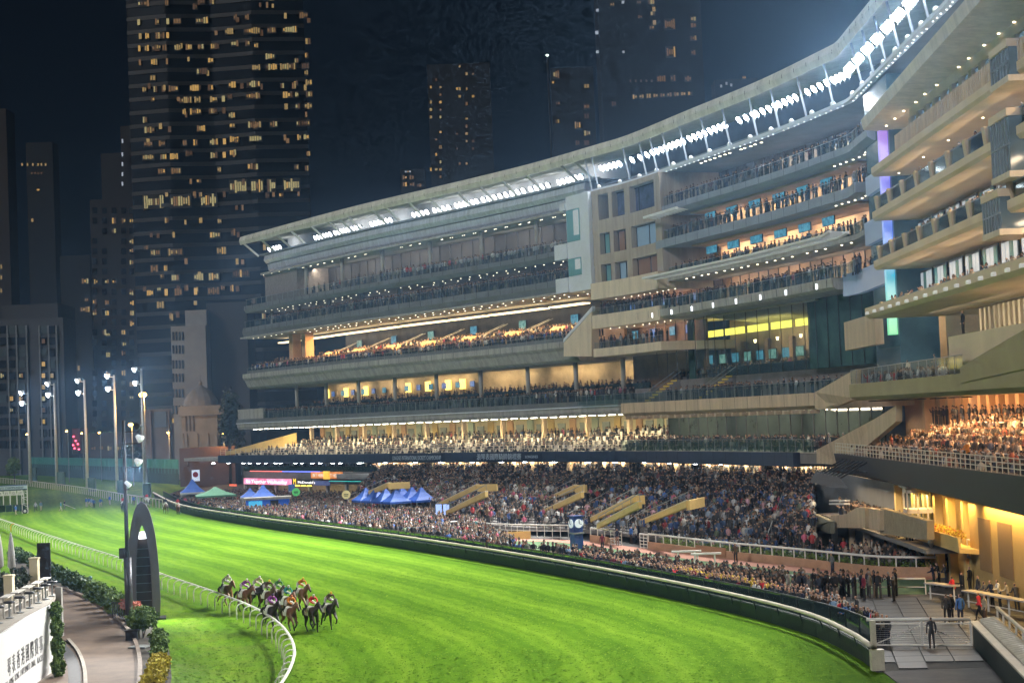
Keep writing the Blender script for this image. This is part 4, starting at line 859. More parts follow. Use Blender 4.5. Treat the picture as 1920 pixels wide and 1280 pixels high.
folk(sT, S(1800, 690, 4), 2.6, 13.8, .8, pal='light', kind=0); folk(sT, S(1800, 690, 4), 1.4, 13.8, .8, pal='mix', kind=1); folk(sT, S(1800, 690, 4), 0, 13.8, .9, pal='dark')
# orange terrace with raked seats, dark wave fascia with hanging lamps
for s in np.arange(S(1700, 770, -6), sC1, 3.0): p = P3(s, -8.4, 8); MB().box(p + np.array([0, 0, 2.6]), (1.1, 1.0, 5.3), 0).build('column', M_ORANGE, gc)
MB().sweep(seg(S(1640, 780, -6), sC1), rect(-10, -9.5, 6, 13.2)).build('back_wall', M_ORANGE, gc)
WS = S(1578, 850, 4.5)
def wave(i, n): return 6.9 - 0.9 * (i / n) ** 1.3
wp = seg(WS, sC1); nW = len(wp)
MB().sweep(wp, lambda i: [(4.4, wave(i, nW)), (4.9, wave(i, nW) + .2), (5.2, 8.6), (4.6, 8.6), (4.2, wave(i, nW) + .4), (-9, wave(i, nW) + .4), (-9, wave(i, nW))]).build('wave_fascia', mat('slate_fascia', (.012, .012, .018), .5, var=.2, scale=.2), gc)
for k in range(7):
    MB().sweep(seg(WS + 1 + k * .9, sC1), rect(4.4 - 1.5 * (k + 1), 4.4 - 1.5 * k, 7.2, 7.9 + k * .42)).build('seating_step', M_FLOOR, gc)
    folk(WS + 3 + k * 1.0, sC1 - 1, 4.0 - 1.5 * k, 7.9 + k * .42, .62, kind=1, pal='warm', p=.92)
folk(S(1730, 780, -6), sC1, -7.2, 10.6, .9, pal='dark')
for k in (1, 3, 5): 
    mb = MB(); mb.sweep(seg(S(1730, 800, 0), sC1), rect(4.0 - 1.5 * k - .6, 4.0 - 1.5 * k - .54, 8.9 + k * .42, 8.98 + k * .42)); mb.build('tier_rail', M_FIN, gc)
mb = MB()
for hh in (.3, .6, .9): mb.sweep(seg(WS, sC1), rect(5.0, 5.05, 8.6 + hh, 8.65 + hh))
for s in np.arange(WS, sC1, 1.2): p = P3(s, 5.02, 8.6); mb.bar(p, p + np.array([0, 0, .95]), .05)
mb.build('front_rail', MATS['rail_cream'], gc, kind='stuff')
strip_lights('terrace_glow', S(1650, 760, 0), sC1 - 2, -1.0, 13.1, 5, 13000, (1, .55, .24), .8)
lamps(gc, sT + 3, S(1830, 720, 3), 3.0, 13.1, 1.3, mat('lamp_housing', (.03, .03, .03), .5), .28, 'spot_housing')
for k in range(7):
    s = WS + 4.5 + k * 1.75; a, b = P3(s, 5.2, 8.2), P3(s, 7.6, 6.9); mb = MB(); mb.bar(a, b, .12); mb.bar(P3(s, 5.2, 7.4), P3(s, 6.6, 7.4), .08)
    x, y, nx, ny = at_s(s, 7.6); c = np.array([x, y, 6.8]); mb.add([c + np.array([nx * .6, ny * .6, -.5]), c + np.array([-nx * .6 - ny * .75, -ny * .6 + nx * .75, -.55]), c + np.array([-nx * .6 + ny * .75, -ny * .6 - nx * .75, -.55]), c + np.array([0, 0, .5])], [(0, 1, 3), (1, 2, 3), (2, 0, 3), (0, 2, 1)])
    mb.build('outrigger_lamp', M_DK, gc)

# panel joints on the long slab faces
for t_, a0, a1, o_, z0, z1 in ((ga, sA0 + 1, sA1, -.58, 35.3, 35.98), (ga, sA0 + 1, sA1, -.28, 31.0, 31.85), (ga, sA0 + 1, sA1, .112, 22.4, 23.18), (ga, s5l + 1, S(1528, 855), 2.612, 6.72, 8.08), (gb, sB0 + 1, sB1, -.588, 37.9, 38.58), (gb, sB0 + 1, sB1, -.388, 33.42, 34.38), (gb, S(1200, 590), S(1560, 535), .312, 24.85, 25.68), (gb, S(1172, 768, 1.6), S(1525, 750, 1.6), 1.812, 12.92, 14.18), (rf, sA0 + 1, sC1, .256, 48.0, 48.4)):
    mb = MB()
    for s in np.arange(a0, a1, 3.05): mb.sweep(seg(s, s + .045, .05), rect(o_ - .03, o_, z0, z1))
    mb.build('panel_joint', mat('joint_dark', (.03, .03, .03), .9), t_, kind='stuff')
# ================================================================ TERRACES AND CONCOURSE
TF = [(652, 945), (700, 949), (760, 954), (820, 960), (930, 984), (1060, 990), (1190, 1001), (1290, 1015), (1400, 1022), (1470, 1029), (1530, 1040)]
TB = [(720, 864), (765, 864), (820, 864), (875, 864), (975, 864), (1090, 864), (1215, 864), (1310, 864), (1415, 864), (1485, 864), (1545, 864)]
tf = smooth_poly([G(x, y, .9) for x, y in TF], 1.5); nT = len(tf)
_sb = np.interp(np.linspace(0, 1, nT), np.linspace(0, 1, len(TB)), [S(x, y) for x, y in TB])
tb = [at_s(s, 1.2) for s in _sb]
NR = 24
def tpt(i, v):      # i station index (float), v 0 front .. 1 back
    a = int(min(max(i, 0), nT - 1.001)); u = i - a; f = np.array(tf[a][:2]) * (1 - u) + np.array(tf[min(a + 1, nT - 1)][:2]) * u; b = np.array(tb[a][:2]) * (1 - u) + np.array(tb[min(a + 1, nT - 1)][:2]) * u
    p = f * (1 - v) + b * v; return np.array([p[0], p[1], .9 + 3.9 * v])
st = thing('spectator_terrace', 'wide stepped concrete terrace packed with spectators below the navy fascia', 'terrace', tpt(nT / 2, 0))
M_STEPS = mat('terrace_concrete', (.20, .19, .18), .85, var=.3, scale=.8)
for r in range(NR):
    mb = MB(); v0, v1 = r / NR, (r + 1) / NR; z = .9 + 3.9 * v0
    F = [tpt(i, v0) for i in range(nT)]; B = [tpt(i, v1) for i in range(nT)]
    for i in range(nT - 1):
        a, b, c, d = F[i], F[i + 1], B[i + 1], B[i]
        mb.add([(a[0], a[1], z - .35), (b[0], b[1], z - .35), (b[0], b[1], z), (a[0], a[1], z), (c[0], c[1], z), (d[0], d[1], z)], [(0, 1, 2, 3), (3, 2, 4, 5)])
    mb.build('terrace_step', M_STEPS, st)
for i in np.arange(0.5, nT - 1, .40):
    for r in range(NR):
        clump = .62 + .20 * math.sin(i * .9 + r * .7) * math.sin(r * .55 - i * .31 + 1.3)
        if RNG.random() < (clump if (i % 9.0) > .75 else .10):
            v = (r + .5 + RNG.uniform(-.25, .25)) / NR; p = tpt(i + RNG.uniform(-.2, .2), v); q = tpt(i, max(0, v - .3)); hd = math.atan2(q[1] - p[1], q[0] - p[0])
            xi = i / nT; CROWD.append((p[0], p[1], .9 + 3.9 * r / NR, hd + RNG.normal(0, .4), 1 if (RNG.random() < (.55 if xi > .5 else .25)) else 0, 'blue' if (xi > .62 and v < .62 and RNG.random() < .62) else ('mix' if v < .6 else 'dark'), RNG.normal(1, .05)))
for k, i in enumerate(np.arange(9.35, nT - 1, 9.0)):
    mb = MB(); a, b = tpt(i, .04), tpt(i, .9); h = np.array([0, 0, 1.0]); mb.bar(a + h, b + h, .06)
    for v in np.linspace(.04, .9, 8): p = tpt(i, v); mb.bar(p, p + h, .05)
    mb.build('aisle_rail', M_STEEL, st)
# wall and doors under the fascia at the head of the terrace
hw = thing('terrace_head_wall', 'row of lit yellow doorways under the navy fascia above the standing crowd', 'wall', at_s(S(1000, 870), -4)[:2] + (4.8,))
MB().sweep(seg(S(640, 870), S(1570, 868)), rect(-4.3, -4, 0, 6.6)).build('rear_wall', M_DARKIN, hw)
MB().sweep(seg(S(640, 870), S(1570, 868)), rect(-4, 1.0, 3.9, 4.75)).build('landing', M_FLOOR, hw)
for k, s in enumerate(np.arange(S(700, 870, -4), S(1560, 868, -4), 4.6)):
    x, y, nx, ny = at_s(s, -3.9); ax = ((-ny, nx, 0), (nx, ny, 0), (0, 0, 1))
    MB().box((x, y, 5.75), (1.9, .15, 1.9), 0, 0, ax).build('doorway', [M_YELLOW, mat('lit_shop', (.5, .42, .28), .6, emit=(1, .78, .42), es=.35), M_BEIGE][k % 3], hw)
    MB().box(P3(s + 2.3, -1.5, 5.7), (.7, .7, 1.9), .7).build('column', M_BEIGE, hw)
strip_lights('underdeck_light', S(680, 866), S(1560, 866), -1.0, 6.5, 7, 3600, (1, .80, .5), .4)
folk(S(660, 868), S(1560, 868), -1.2, 4.75, .8, pal='dark'); folk(S(660, 868), S(1560, 868), -2.6, 4.75, .9, pal='mix')
# ---- stair enclosures with sloping yellow walls
def enclosure(lab, walls, back=None):
    A0 = G(walls[0][0], walls[0][1], 1.9); t = thing('stair_enclosure', lab, 'stair', (A0[0], A0[1], .9), group='sloping stair walls on the terrace')
    ends = []
    for x0, y0, x1, y1 in walls:
        a, b = G(x0, y0, 2.0), G(x1, y1, 4.9); d = (b - a)[:2]; d = d / np.linalg.norm(d); n = np.array([-d[1], d[0]]) * .18; ends.append((a, b))
        q = lambda p, sg, dz: (p[0] + n[0] * sg, p[1] + n[1] * sg, p[2] + dz)
        MB().add([q(a, 1, -.45), q(b, 1, -.6), q(b, 1, 0), q(a, 1, 0), q(a, -1, -.45), q(b, -1, -.6), q(b, -1, 0), q(a, -1, 0)], [(0, 1, 2, 3), (5, 4, 7, 6), (3, 2, 6, 7), (4, 0, 3, 7), (1, 5, 6, 2)]).build('sloping_wall', M_YELLOW, t)
        MB().bar(a + np.array([0, 0, .03]), b + np.array([0, 0, .03]), .36, .1).build('coping', M_CREAMW, t)
        h = np.array([0, 0, .75]); mb = MB(); mb.bar(a + h, b + h, .06)
        for u in np.linspace(0, 1, 6): p = a + (b - a) * u; mb.bar(p, p + h, .05)
        mb.build('handrail', M_STEEL, t)
    if back:
        a = ends[0][1]; b = G(back[0], back[1], 4.9); MB().bar(a - np.array([0, 0, .42]), b - np.array([0, 0, .42]), .3, .85).build('head_wall', M_YELLOW, t)
enclosure('yellow sloping stair walls directly behind the row of blue tents', [(656, 937, 728, 905)], (768, 903))
enclosure('yellow sloping stair walls just right of the blue tents', [(818, 946, 895, 908), (838, 958, 912, 921)], (932, 907))
enclosure('yellow sloping stair walls in mid terrace above the white ring railing', [(998, 947, 1079, 909), (1012, 960, 1092, 922)], (1099, 909))
enclosure('yellow stair walls with grey rails behind the blue clock tower', [(1106, 972, 1190, 929), (1122, 982, 1200, 940)], (1208, 928))
enclosure('yellow stair wall with a triple rail, closest to the blue seat block', [(1198, 978, 1290, 938)], (1318, 932))
# ---- betting pavilion at the far left
bp = thing('betting_pavilion', 'two storey bar and betting pavilion with glowing pink sign under the far wing', 'pavilion', P3(S(540, 930), 1, 0))
sp0, sp1 = S(442, 900, 1), S(690, 900, 1)
MB().sweep(seg(sp0, sp1), rect(-6, -.6, 2.9, 5.0)).build('upper_front', mat('pavilion_grey', (.10, .095, .085), .7, var=.3), bp)
MB().sweep(seg(sp0, sp1), rect(-6.3, -6, 0, 5)).build('rear_wall', mat('bar_back', (.30, .24, .15), .7, var=.3), bp)
for s in np.arange(sp0, sp1, 7.0): MB().box(P3(s, -.9, 1.5), (.5, .5, 3.0), .8).build('column', M_CONC, bp)
MB().sweep(seg(S(455, 884, 1), S(515, 884, 1)), rect(-.55, -.45, 4.95, 5.05)).build('neon_line', emis('neon_red', (1, .15, .12), 2.2), bp); MB().sweep(seg(S(515, 884, 1), S(585, 884, 1)), rect(-.55, -.45, 4.95, 5.05)).build('neon_line', emis('neon_blue', (.15, .2, 1), 2.6), bp)
def board(t, name, m, x0, x1, y0, y1, o, txt=None, tm=None, size=1.0, mt=None):
    h0, h1 = hit(x0, y0, o), hit(x1, y1, o); z1, z0 = h0[1], h1[1]; a, b = P3(h0[0], o, z0), P3(h1[0], o, z0); d = b - a; L = float(np.linalg.norm(d)); d = d / L; nn = np.array([d[1], -d[0], 0])
    c = (a + b) / 2 + np.array([0, 0, (z1 - z0) / 2]); bd = MB().box(c, (L, .25, z1 - z0), 0, 0, (d, nn, (0, 0, 1))).build(name, m, t)
    if txt: text_mesh(txt, (z1 - z0) * size, tm, a + nn * .16 + np.array([0, 0, (z1 - z0) * (1 - size * .72) / 2]) + d * L * .06, d, (0, 0, 1), 'lettering', bd, width=L * .86)
    return bd
def pinkm():
    m = emis('pink_sign', (1, .22, .42), 1.15); n = m.node_tree; b = n.nodes['Principled BSDF']; tcn = n.nodes.new('ShaderNodeTexCoord'); nz = n.nodes.new('ShaderNodeTexNoise'); nz.inputs['Scale'].default_value = .5; cr = n.nodes.new('ShaderNodeValToRGB')
    cr.color_ramp.elements[0].color = (.9, .10, .22, 1); cr.color_ramp.elements[1].color = (1, .42, .62, 1); cr.color_ramp.elements[0].position = .35; cr.color_ramp.elements[1].position = .65
    n.links.new(tcn.outputs['Object'], nz.inputs['Vector']); n.links.new(nz.outputs['Fac'], cr.inputs[0]); n.links.new(cr.outputs[0], b.inputs['Emission Color']); return m
M_TXT = emis('white_letters', (1, .97, .97), 1.6)
board(bp, 'sign', pinkm(), 458, 546, 896, 909, 0.4, 'Be Together Wednesday', M_TXT, .8)
board(bp, 'sign', M_DK, 548, 585, 898, 909, .3, '     McDonald\'s', M_TXT, .62)
sM = hit(553, 904, .55); aM = P3(sM[0] - .9, .55, 2.75); a_ = at_s(sM[0]); text_mesh('M', 1.5, emis('golden_letter', (1, .65, .03), 1.6), P3(hit(550, 907, .6)[0], .62, hit(550, 907.5, .6)[1]), (-a_[3], a_[2], 0), (0, 0, 1), 'lettering', bp)
board(bp, 'sign', mat('orange_sign', (.55, .16, .03), .6, emit=(1, .32, .04), es=.35), 584, 642, 884, 897, .3, 'BET HERE    BET HERE', emis('cream_letters', (1, .92, .75), .8), .75)
board(bp, 'sign', mat('yellow_sign', (.7, .45, .05), .6, emit=(1, .6, .05), es=.5), 607, 618, 883, 898, .5)
board(bp, 'awning', emis('teal_led', (.05, .75, .65), .8), 618, 705, 901, 903, 3.0)
board(bp, 'menu_board', mat('menu_blue', (.05, .06, .12), .5, emit=(.2, .25, .6), es=.2), 590, 618, 901, 910, .3)
board(bp, 'sign', mat('red_sign', (.5, .05, .03), .6, emit=(1, .2, .1), es=.7), 431, 443, 907, 911, 1.5)
for x in (556, 567, 578): MB().lathe(P3(S(x, 912, 0), -.2, 2.45), [(.5, 0), (.4, .2)], 10).build('counter_lamp', emis('counter_yellow', (1, .75, .1), 2.2), bp)
area('counter_glow', P3(S(567, 915), -1.0, 2.6), P3(S(567, 915), -1.5, 0), 160, 5, 1, (1, .75, .2)); strip_lights('pavilion_light', sp0 + 2, sp1, -3, 2.8, 4, 500, (1, .82, .55), .5)
lamps(bp, sp0 - 10, sp1, 1.6, 6.6, 7.5, M_COOL, .3, 'soffit_lamp')
MB().sweep(seg(sp0, sp1), rect(-.75, -.7, 5.0, 5.9)).build('glass_guard', M_GLASS, bp)
folk(sp0, sp1, -1.4, 5.0, .7, pal='dark'); folk(sp0, sp1, -2.6, 5.0, .8, pal='mix'); folk(sp0, sp1, -3.8, 5.0, .9, pal='dark'); folk(sp0, sp1, -1.5, .05, .8, pal='mix'); folk(sp0, sp1, .5, .05, .8, pal='mix')
# free standing round signs, flags and posters
def round_sign(px, py, col, lab, txt):
    p = G(px, py, 3.2); t = thing('round_sign', lab, 'sign', (p[0], p[1], 0)); MB().tube([(p[0], p[1], 0), (p[0], p[1], 3.2)], .07, 6).build('post', M_DK, t)
    d = MB().add([(p[0] + .6 * math.cos(a), p[1] + yy, 3.2 + .6 * math.sin(a)) for yy in (-.08, .08) for a in np.linspace(0, 2 * math.pi, 20, endpoint=False)], [tuple(range(20)), tuple(range(20, 40))[::-1]] + [(i, 20 + i, 20 + (i + 1) % 20, (i + 1) % 20) for i in range(20)]).build('disc', mat('disc_' + lab[:6], col, .6, emit=col, es=.2), t)
    MB().box((p[0], p[1] - .11, 3.24), (.62, .03, .13), 0).box((p[0], p[1] - .11, 3.02), (.5, .03, .07), 0).build('printed_mark', mat('dark_print', (.03, .05, .03), .6), d)
round_sign(555, 922, (.12, .65, .18), 'green round sign standing over the crowd left of the yellow counter', 'Win')
round_sign(649, 927, (.75, .66, .30), 'pale yellow round sign at the foot of the yellow stair wall', 'Bet')
t = thing('poster_pillar', 'narrow blue poster pillar in the crowd beside the green round sign', 'sign', G(548, 940)); p = G(548, 940)
MB().box0(p[0] - .55, p[0] + .55, p[1] - .3, p[1] + .3, 0, 3.0).build('pillar', mat('poster_blue', (.05, .14, .4), .6, emit=(.1, .25, .6), es=.15, var=.5, scale=1.5), t); MB().box0(p[0] - .5, p[0] + .5, p[1] - .34, p[1] - .31, .8, 1.9).build('poster', mat('poster_white', (.5, .55, .6), .6, var=.6, scale=4), t)
# ---- tents
M_BLUE = mat('tent_blue', (.035, .12, .50), .6, var=.2, scale=1.2)
def tent(loc, size, m, lab, group=None, rz=.3, eave=2.35, peak=4.0, skirt=None, wall=None):
    t = thing('tent', lab, 'tent', loc, rz, group); h = size / 2; mb = MB(); vs = []; prof = [(1, eave), (.62, eave + (peak - eave) * .28), (.3, eave + (peak - eave) * .62), (.06, peak)]
    for k, z in prof: vs += [(-h * k, -h * k, z), (h * k, -h * k, z), (h * k, h * k, z), (-h * k, h * k, z)]
    fs = [(i * 4 + j, i * 4 + (j + 1) % 4, i * 4 + 4 + (j + 1) % 4, i * 4 + 4 + j) for i in range(3) for j in range(4)] + [(12, 13, 14, 15)]
    mb.add(vs, fs).build('canopy', m, t, local=True)
    mb = MB()
    for a, b in (((-h, -h), (h, -h)), ((h, -h), (h, h)), ((h, h), (-h, h)), ((-h, h), (-h, -h))): mb.add([(a[0], a[1], eave - .28), (b[0], b[1], eave - .28), (b[0], b[1], eave), (a[0], a[1], eave)], [(0, 1, 2, 3)])
    mb.build('valance', skirt or m, t, local=True)
    for sx, sy in ((-1, -1), (1, -1), (1, 1), (-1, 1)): MB().box((sx * (h - .05), sy * (h - .05), eave / 2), (.08, .08, eave)).build('leg', M_STEEL, t, local=True)
    if wall: MB().box((0, h - .06, eave / 2), (size - .2, .04, eave)).build('side_wall', wall, t, local=True)
    return t
p0 = G(744, 972, .05); k = 0
names = ['front', 'second', 'third', 'hindmost']
for j in range(4): tent(p0 + np.array([-1.6 * j, 2.9 * j, 0]), 3.1, M_BLUE, ['blue peaked tent, largest and foremost of the seven in the crowd', 'blue peaked tent second from the front in the left file of seven', 'blue peaked tent third from the front in the left file of seven', 'blue peaked tent at the far left tip of the seven'][j], 'row of blue tents', .5)
for j in range(3): tent(p0 + np.array([3.4 - 1.5 * j, 1.2 + 2.9 * j, 0]), 3.1, M_BLUE, ['blue peaked tent at the right end of the seven by the yellow stair', 'blue peaked tent in the middle of the right file of seven', 'blue peaked tent hindmost in the right file of seven'][j], 'row of blue tents', .5)
M_WT = mat('tent_white', (.7, .72, .75), .6)
tent(G(362, 948, .05), 4.2, M_BLUE, 'blue tent with white valance by the round direction sign at the far end', None, .2, 2.4, 4.6, M_WT, M_WT)
tent(G(470, 958, .05), 3.0, M_BLUE, 'small blue tent with white sides left of the blue kiosk', None, .2, 2.3, 3.6, M_WT, M_WT)
tent(G(495, 962, .05), 3.6, M_BLUE, 'blue peaked tent top rising above the grey kiosk roof', None, .2, 2.6, 4.3, M_WT)
M_GT = mat('tent_green', (.10, .27, .17), .65, var=.2)
t = tent(G(405, 955, .05), 6.2, M_GT, 'large dull green tent in front of the public at the far left', None, .25, 2.4, 3.7); 
kk = G(503, 964, .05); t = thing('kiosk', 'grey roofed drinks kiosk with bright blue side panels among the crowd', 'kiosk', kk, .12)
MB().box((0, 0, 2.45), (7.0, 3.2, .35)).build('roof', M_CONC, t, local=True); MB().box((0, .2, 1.2), (6.4, 2.6, 2.3)).build('body', mat('kiosk_blue', (.03, .12, .55), .5, emit=(.05, .2, .9), es=.15), t, local=True)
MB().box((-1.8, -1.15, 1.5), (2.0, .12, 1.3)).build('window', mat('kiosk_cyan', (.05, .35, .6), .4, emit=(.1, .6, 1), es=.5), t, local=True); MB().box((1.0, -1.15, 1.5), (1.2, .12, 1.3)).build('window', M_DARKIN, t, local=True)
t = thing('direction_sign', 'square white lightbox with a dark red disc beside the far tent', 'sign', G(369, 930)); p = PY(367, 891, G(369, 930)[1]); MB().box(p, (1.5, .3, 2.2)).build('panel', mat('lightbox', (.5, .55, .6), .5, emit=(.7, .8, 1), es=.5), t)
MB().tube([(p[0], p[1] - .2, p[2] + .2), (p[0], p[1] - .25, p[2] + .2)], .55, 14).build('disc', mat('sign_red', (.35, .02, .03), .5), t); MB().tube([(p[0], p[1], 0), (p[0], p[1], p[2])], .08, 6).build('post', M_DK, t)
for i, x in enumerate((824, 838)):
    p = G(x, 985); t = thing('display_stand', ['left', 'right'][i] + ' one of two upright blue white screens beside the blue tents', 'screen', p, group='pair of upright screens'); MB().box((p[0], p[1], 1.9), (.85, .2, 1.6)).build('frame', M_DK, t); MB().box((p[0], p[1] - .12, 1.9), (.75, .04, 1.5)).build('picture', mat('stand_screen', (.1, .1, .1), .4, emit=(.35, .5, 1), es=1.0, var=.0), t); MB().box((p[0], p[1], .6), (.15, .15, 1.2)).build('leg', M_DK, t)
# open concourse: people everywhere between the fence and the stands
poly = [(p[0], p[1]) for p in off_path(WALL, -2.3) if 150 < p[1] < 318] + [tuple(G(905, 1000)[:2]), tuple(G(870, 972, .9)[:2])] + [(p[0], p[1]) for p in tf[:18]][::-1] + [(p[0], p[1]) for p in off_path(seg(S(455, 900), S(690, 900)), 2)][::-1]
def inside(x, y, P):
    c = False; n = len(P)
    for i in range(n):
        x0, y0 = P[i]; x1, y1 = P[(i + 1) % n]
        if (y0 > y) != (y1 > y) and x < (x1 - x0) * (y - y0) / (y1 - y0) + x0: c = not c
    return c
tents_xy = [(o.location.x, o.location.y, 1.7) for o in bpy.data.objects if o.name.startswith('tent') and o.type == 'EMPTY'] + [(kk[0], kk[1], 3.6)]
FOCUS = G(300, 1100)
for X in np.arange(min(p[0] for p in poly), max(p[0] for p in poly), .84):
    for Y in np.arange(min(p[1] for p in poly), max(p[1] for p in poly), .84):
        x, y = X + RNG.uniform(-.38, .38), Y + RNG.uniform(-.38, .38)
        if RNG.random() < .80 + .2 * math.sin(x * .55 + 1) * math.sin(y * .47) and inside(x, y, poly) and all((x - a) ** 2 + (y - b) ** 2 > r * r for a, b, r in tents_xy):
            CROWD.append((x, y, .05, math.atan2(FOCUS[1] - y, FOCUS[0] - x) + RNG.normal(0, .5), 0, 'mix', RNG.normal(1, .05)))
# ================================================================ PARADE RING
RB = [(905, 1008), (1000, 1010), (1069, 1012), (1094, 1014), (1204, 1027), (1350, 1046), (1472, 1059), (1624, 1076), (1700, 1080), (1760, 1080)]
RN = [(905, 1022), (1000, 1026), (1060, 1030), (1146, 1037), (1258, 1053), (1400, 1068), (1506, 1080), (1600, 1084), (1735, 1084)]
rb = smooth_poly([G(x, y, .06) for x, y in RB], .8); rn = smooth_poly([G(x, y, 1.1) for x, y in RN], .8)
def spath(path, x0, x1):      # part of a surveyed path between two stations counted as fractions
    n = len(path); return path[int(x0 * (n - 1)):int(x1 * (n - 1)) + 1]
mb = MB(); mb.prism([(p[0], p[1]) for p in rb] + [(p[0], p[1]) for p in rn[::-1]], -.1, .058); struct(mb, 'ring_lawn', mat('ring_green', (.10, .19, .085), .85, var=.25, scale=1.2))
mb = MB(); mb.sweep(rb, [(0, .055), (0, .068), (2.3, .068), (2.3, .055)]); struct(mb, 'ring_path', mat('ring_pink', (.52, .26, .19), .85, var=.2, scale=1.2))
pr = thing('ring_planter', 'low terracotta planter wall with a white rail and clipped bushes round the parade ring', 'planter', (rb[len(rb) // 2][0], rb[len(rb) // 2][1], 0))
M_PINKW = mat('planter_wall', (.46, .28, .17), .8, var=.2, scale=.6)
n = len(rb)
def frac(px):   # nearest station on rb to an image column
    return int(np.argmin([abs((966 + FPX * p[0] / p[1]) - px) for p in rb]))
f0, f1, f2, f3 = frac(1096), frac(1136), frac(1204), n
for a, b in ((f0, f1), (f2, f3)):
    MB().sweep(rb[a:b], [(-.9, .05), (0, .05), (0, .75), (-.18, .75), (-.2, .55), (-.9, .55)]).build('planter_wall', M_PINKW, pr)
    MB().tube([(p[0], p[1], 1.45) for p in off_path(rb[a:b], -.15)], .09, 8).build('top_rail', M_WHITE, pr, True)
    for p in off_path(rb[a:b], -.12)[::2]: MB().box((p[0], p[1], 1.08), (.09, .09, .7)).build('rail_post', M_WHITE, pr)
MB().box((rb[frac(1320)][0], rb[frac(1320)][1] - .05, .62), (5.4, .12, .75), math.atan2(rb[frac(1320) + 1][1] - rb[frac(1320)][1], rb[frac(1320) + 1][0] - rb[frac(1320)][0])).build('name_panel', mat('panel_brown', (.36, .20, .11), .7), pr)
# leaf clumps for any hedge, bush or crown: small crossed leaf faces spread through a volume
def leaves(pts, size, jit=.5):
    N = len(pts); pts = np.array(pts); q = RNG.normal(size=(N, 3)); q /= np.linalg.norm(q, axis=1)[:, None]; r = RNG.normal(size=(N, 3)); u = np.cross(q, r); u /= np.linalg.norm(u, axis=1)[:, None]; w = np.cross(q, u)
    s = size * RNG.uniform(1 - jit, 1 + jit, N)[:, None]; V = np.stack([pts - u * s, pts + w * s * .55, pts + u * s, pts - w * s * .55], 1).reshape(-1, 3)
    mb = MB(); mb.v = [tuple(v) for v in V]; mb.f = [(4 * i, 4 * i + 1, 4 * i + 2, 4 * i + 3) for i in range(N)]; mb.m = [0] * N; return mb
def leafm(name, c, c2, c3=None):
    if name in MATS: return MATS[name]
    m = bpy.data.materials.new(name); m.use_nodes = True; n = m.node_tree; b = n.nodes['Principled BSDF']; g = n.nodes.new('ShaderNodeNewGeometry'); cr = n.nodes.new('ShaderNodeValToRGB')
    n.links.new(g.outputs['Random Per Island'], cr.inputs[0]); cr.color_ramp.elements[0].color = (*c, 1); cr.color_ramp.elements[1].color = (*(c3 or c2), 1); k = cr.color_ramp.elements.new(.6); k.color = (*c2, 1)
    n.links.new(cr.outputs[0], b.inputs['Base Color']); b.inputs['Roughness'].default_value = .6; MATS[name] = m; return m
M_LEAF = leafm('leaf_green', (.025, .055, .012), (.06, .12, .02)); M_LEAFL = leafm('leaf_lime', (.05, .11, .012), (.13, .21, .025)); M_LEAFY = leafm('leaf_yellow', (.30, .26, .02), (.55, .45, .03), (.45, .40, .04)); M_LEAFD = leafm('leaf_dark', (.012, .024, .010), (.03, .055, .018))
def blob_pts(c, r, n, shell=.35):
    d = RNG.normal(size=(n, 3)); d /= np.linalg.norm(d, axis=1)[:, None]; k = (1 - shell * RNG.random(n) ** 1.5)[:, None]
    lump = 1 + .16 * np.sin(d[:, 0:1] * 5 + c[0]) * np.cos(d[:, 1:2] * 6 + c[1]) + .1 * np.sin(d[:, 2:3] * 9)
    return np.array(c) + d * k * lump * np.array(r)
pts = []
for p in off_path(rb[f2 + 3:f3 - 1], -.55)[::1]: pts.append(blob_pts((p[0], p[1], .85), (.5, .45, .36), 60))
leaves(np.concatenate(pts), .10).build('clipped_bushes', M_LEAFL, pr, kind='stuff')
# ring gate panels and the white fence at its left end
fe = thing('ring_fence', 'white tubular fence round the left end of the parade ring by the clock tower', 'fence', (rb[0][0], rb[0][1], 0))
def tubefence(t, path, h=1.35, bars=(.25, .7), gap=1.2, m=None):
    mb = MB(); m = m or M_WHITE; mb.tube([(p[0], p[1], h) for p in path], .08, 6).build('top_rail', m, t, True)
    for z in bars: MB().tube([(p[0], p[1], z) for p in path], .035, 5).build('bar', m, t)
    q = resample([(p[0], p[1]) for p in path], gap)
    for p in q: MB().box((p[0], p[1], h / 2), (.07, .07, h)).build('post', m, t)
lf = smooth_poly([G(830, 1004), G(880, 1001), G(912, 1006), G(990, 1010), G(1066, 1011)], 1.0); tubefence(fe, lf, 1.5, (.2, .9), 1.0)
MB().box(G(955, 1012) + np.array([0, -.1, .45]), (4.6, .12, .85), -.1).build('yellow_panel', M_YELLOW, fe)
g0 = thing('ring_gate', 'pair of white mesh gates standing open beside staff in the ring wall', 'gate', (rb[f1][0], rb[f1][1], 0))
for a, b in ((f1, f1 + max(2, (f2 - f1) // 3)), (f2 - max(2, (f2 - f1) // 4), f2)):
    tubefence(g0, rb[a:b + 1], 1.4, (.15, .45, .75, 1.05), .9)
# near white rail of the ring
nr = thing('ring_rail', 'low white rail between the parade ring and the trackside photographers', 'rail', (rn[0][0], rn[0][1], 0)); tubefence(nr, off_path(rn, .1), 1.1, (.55,), 2.2)
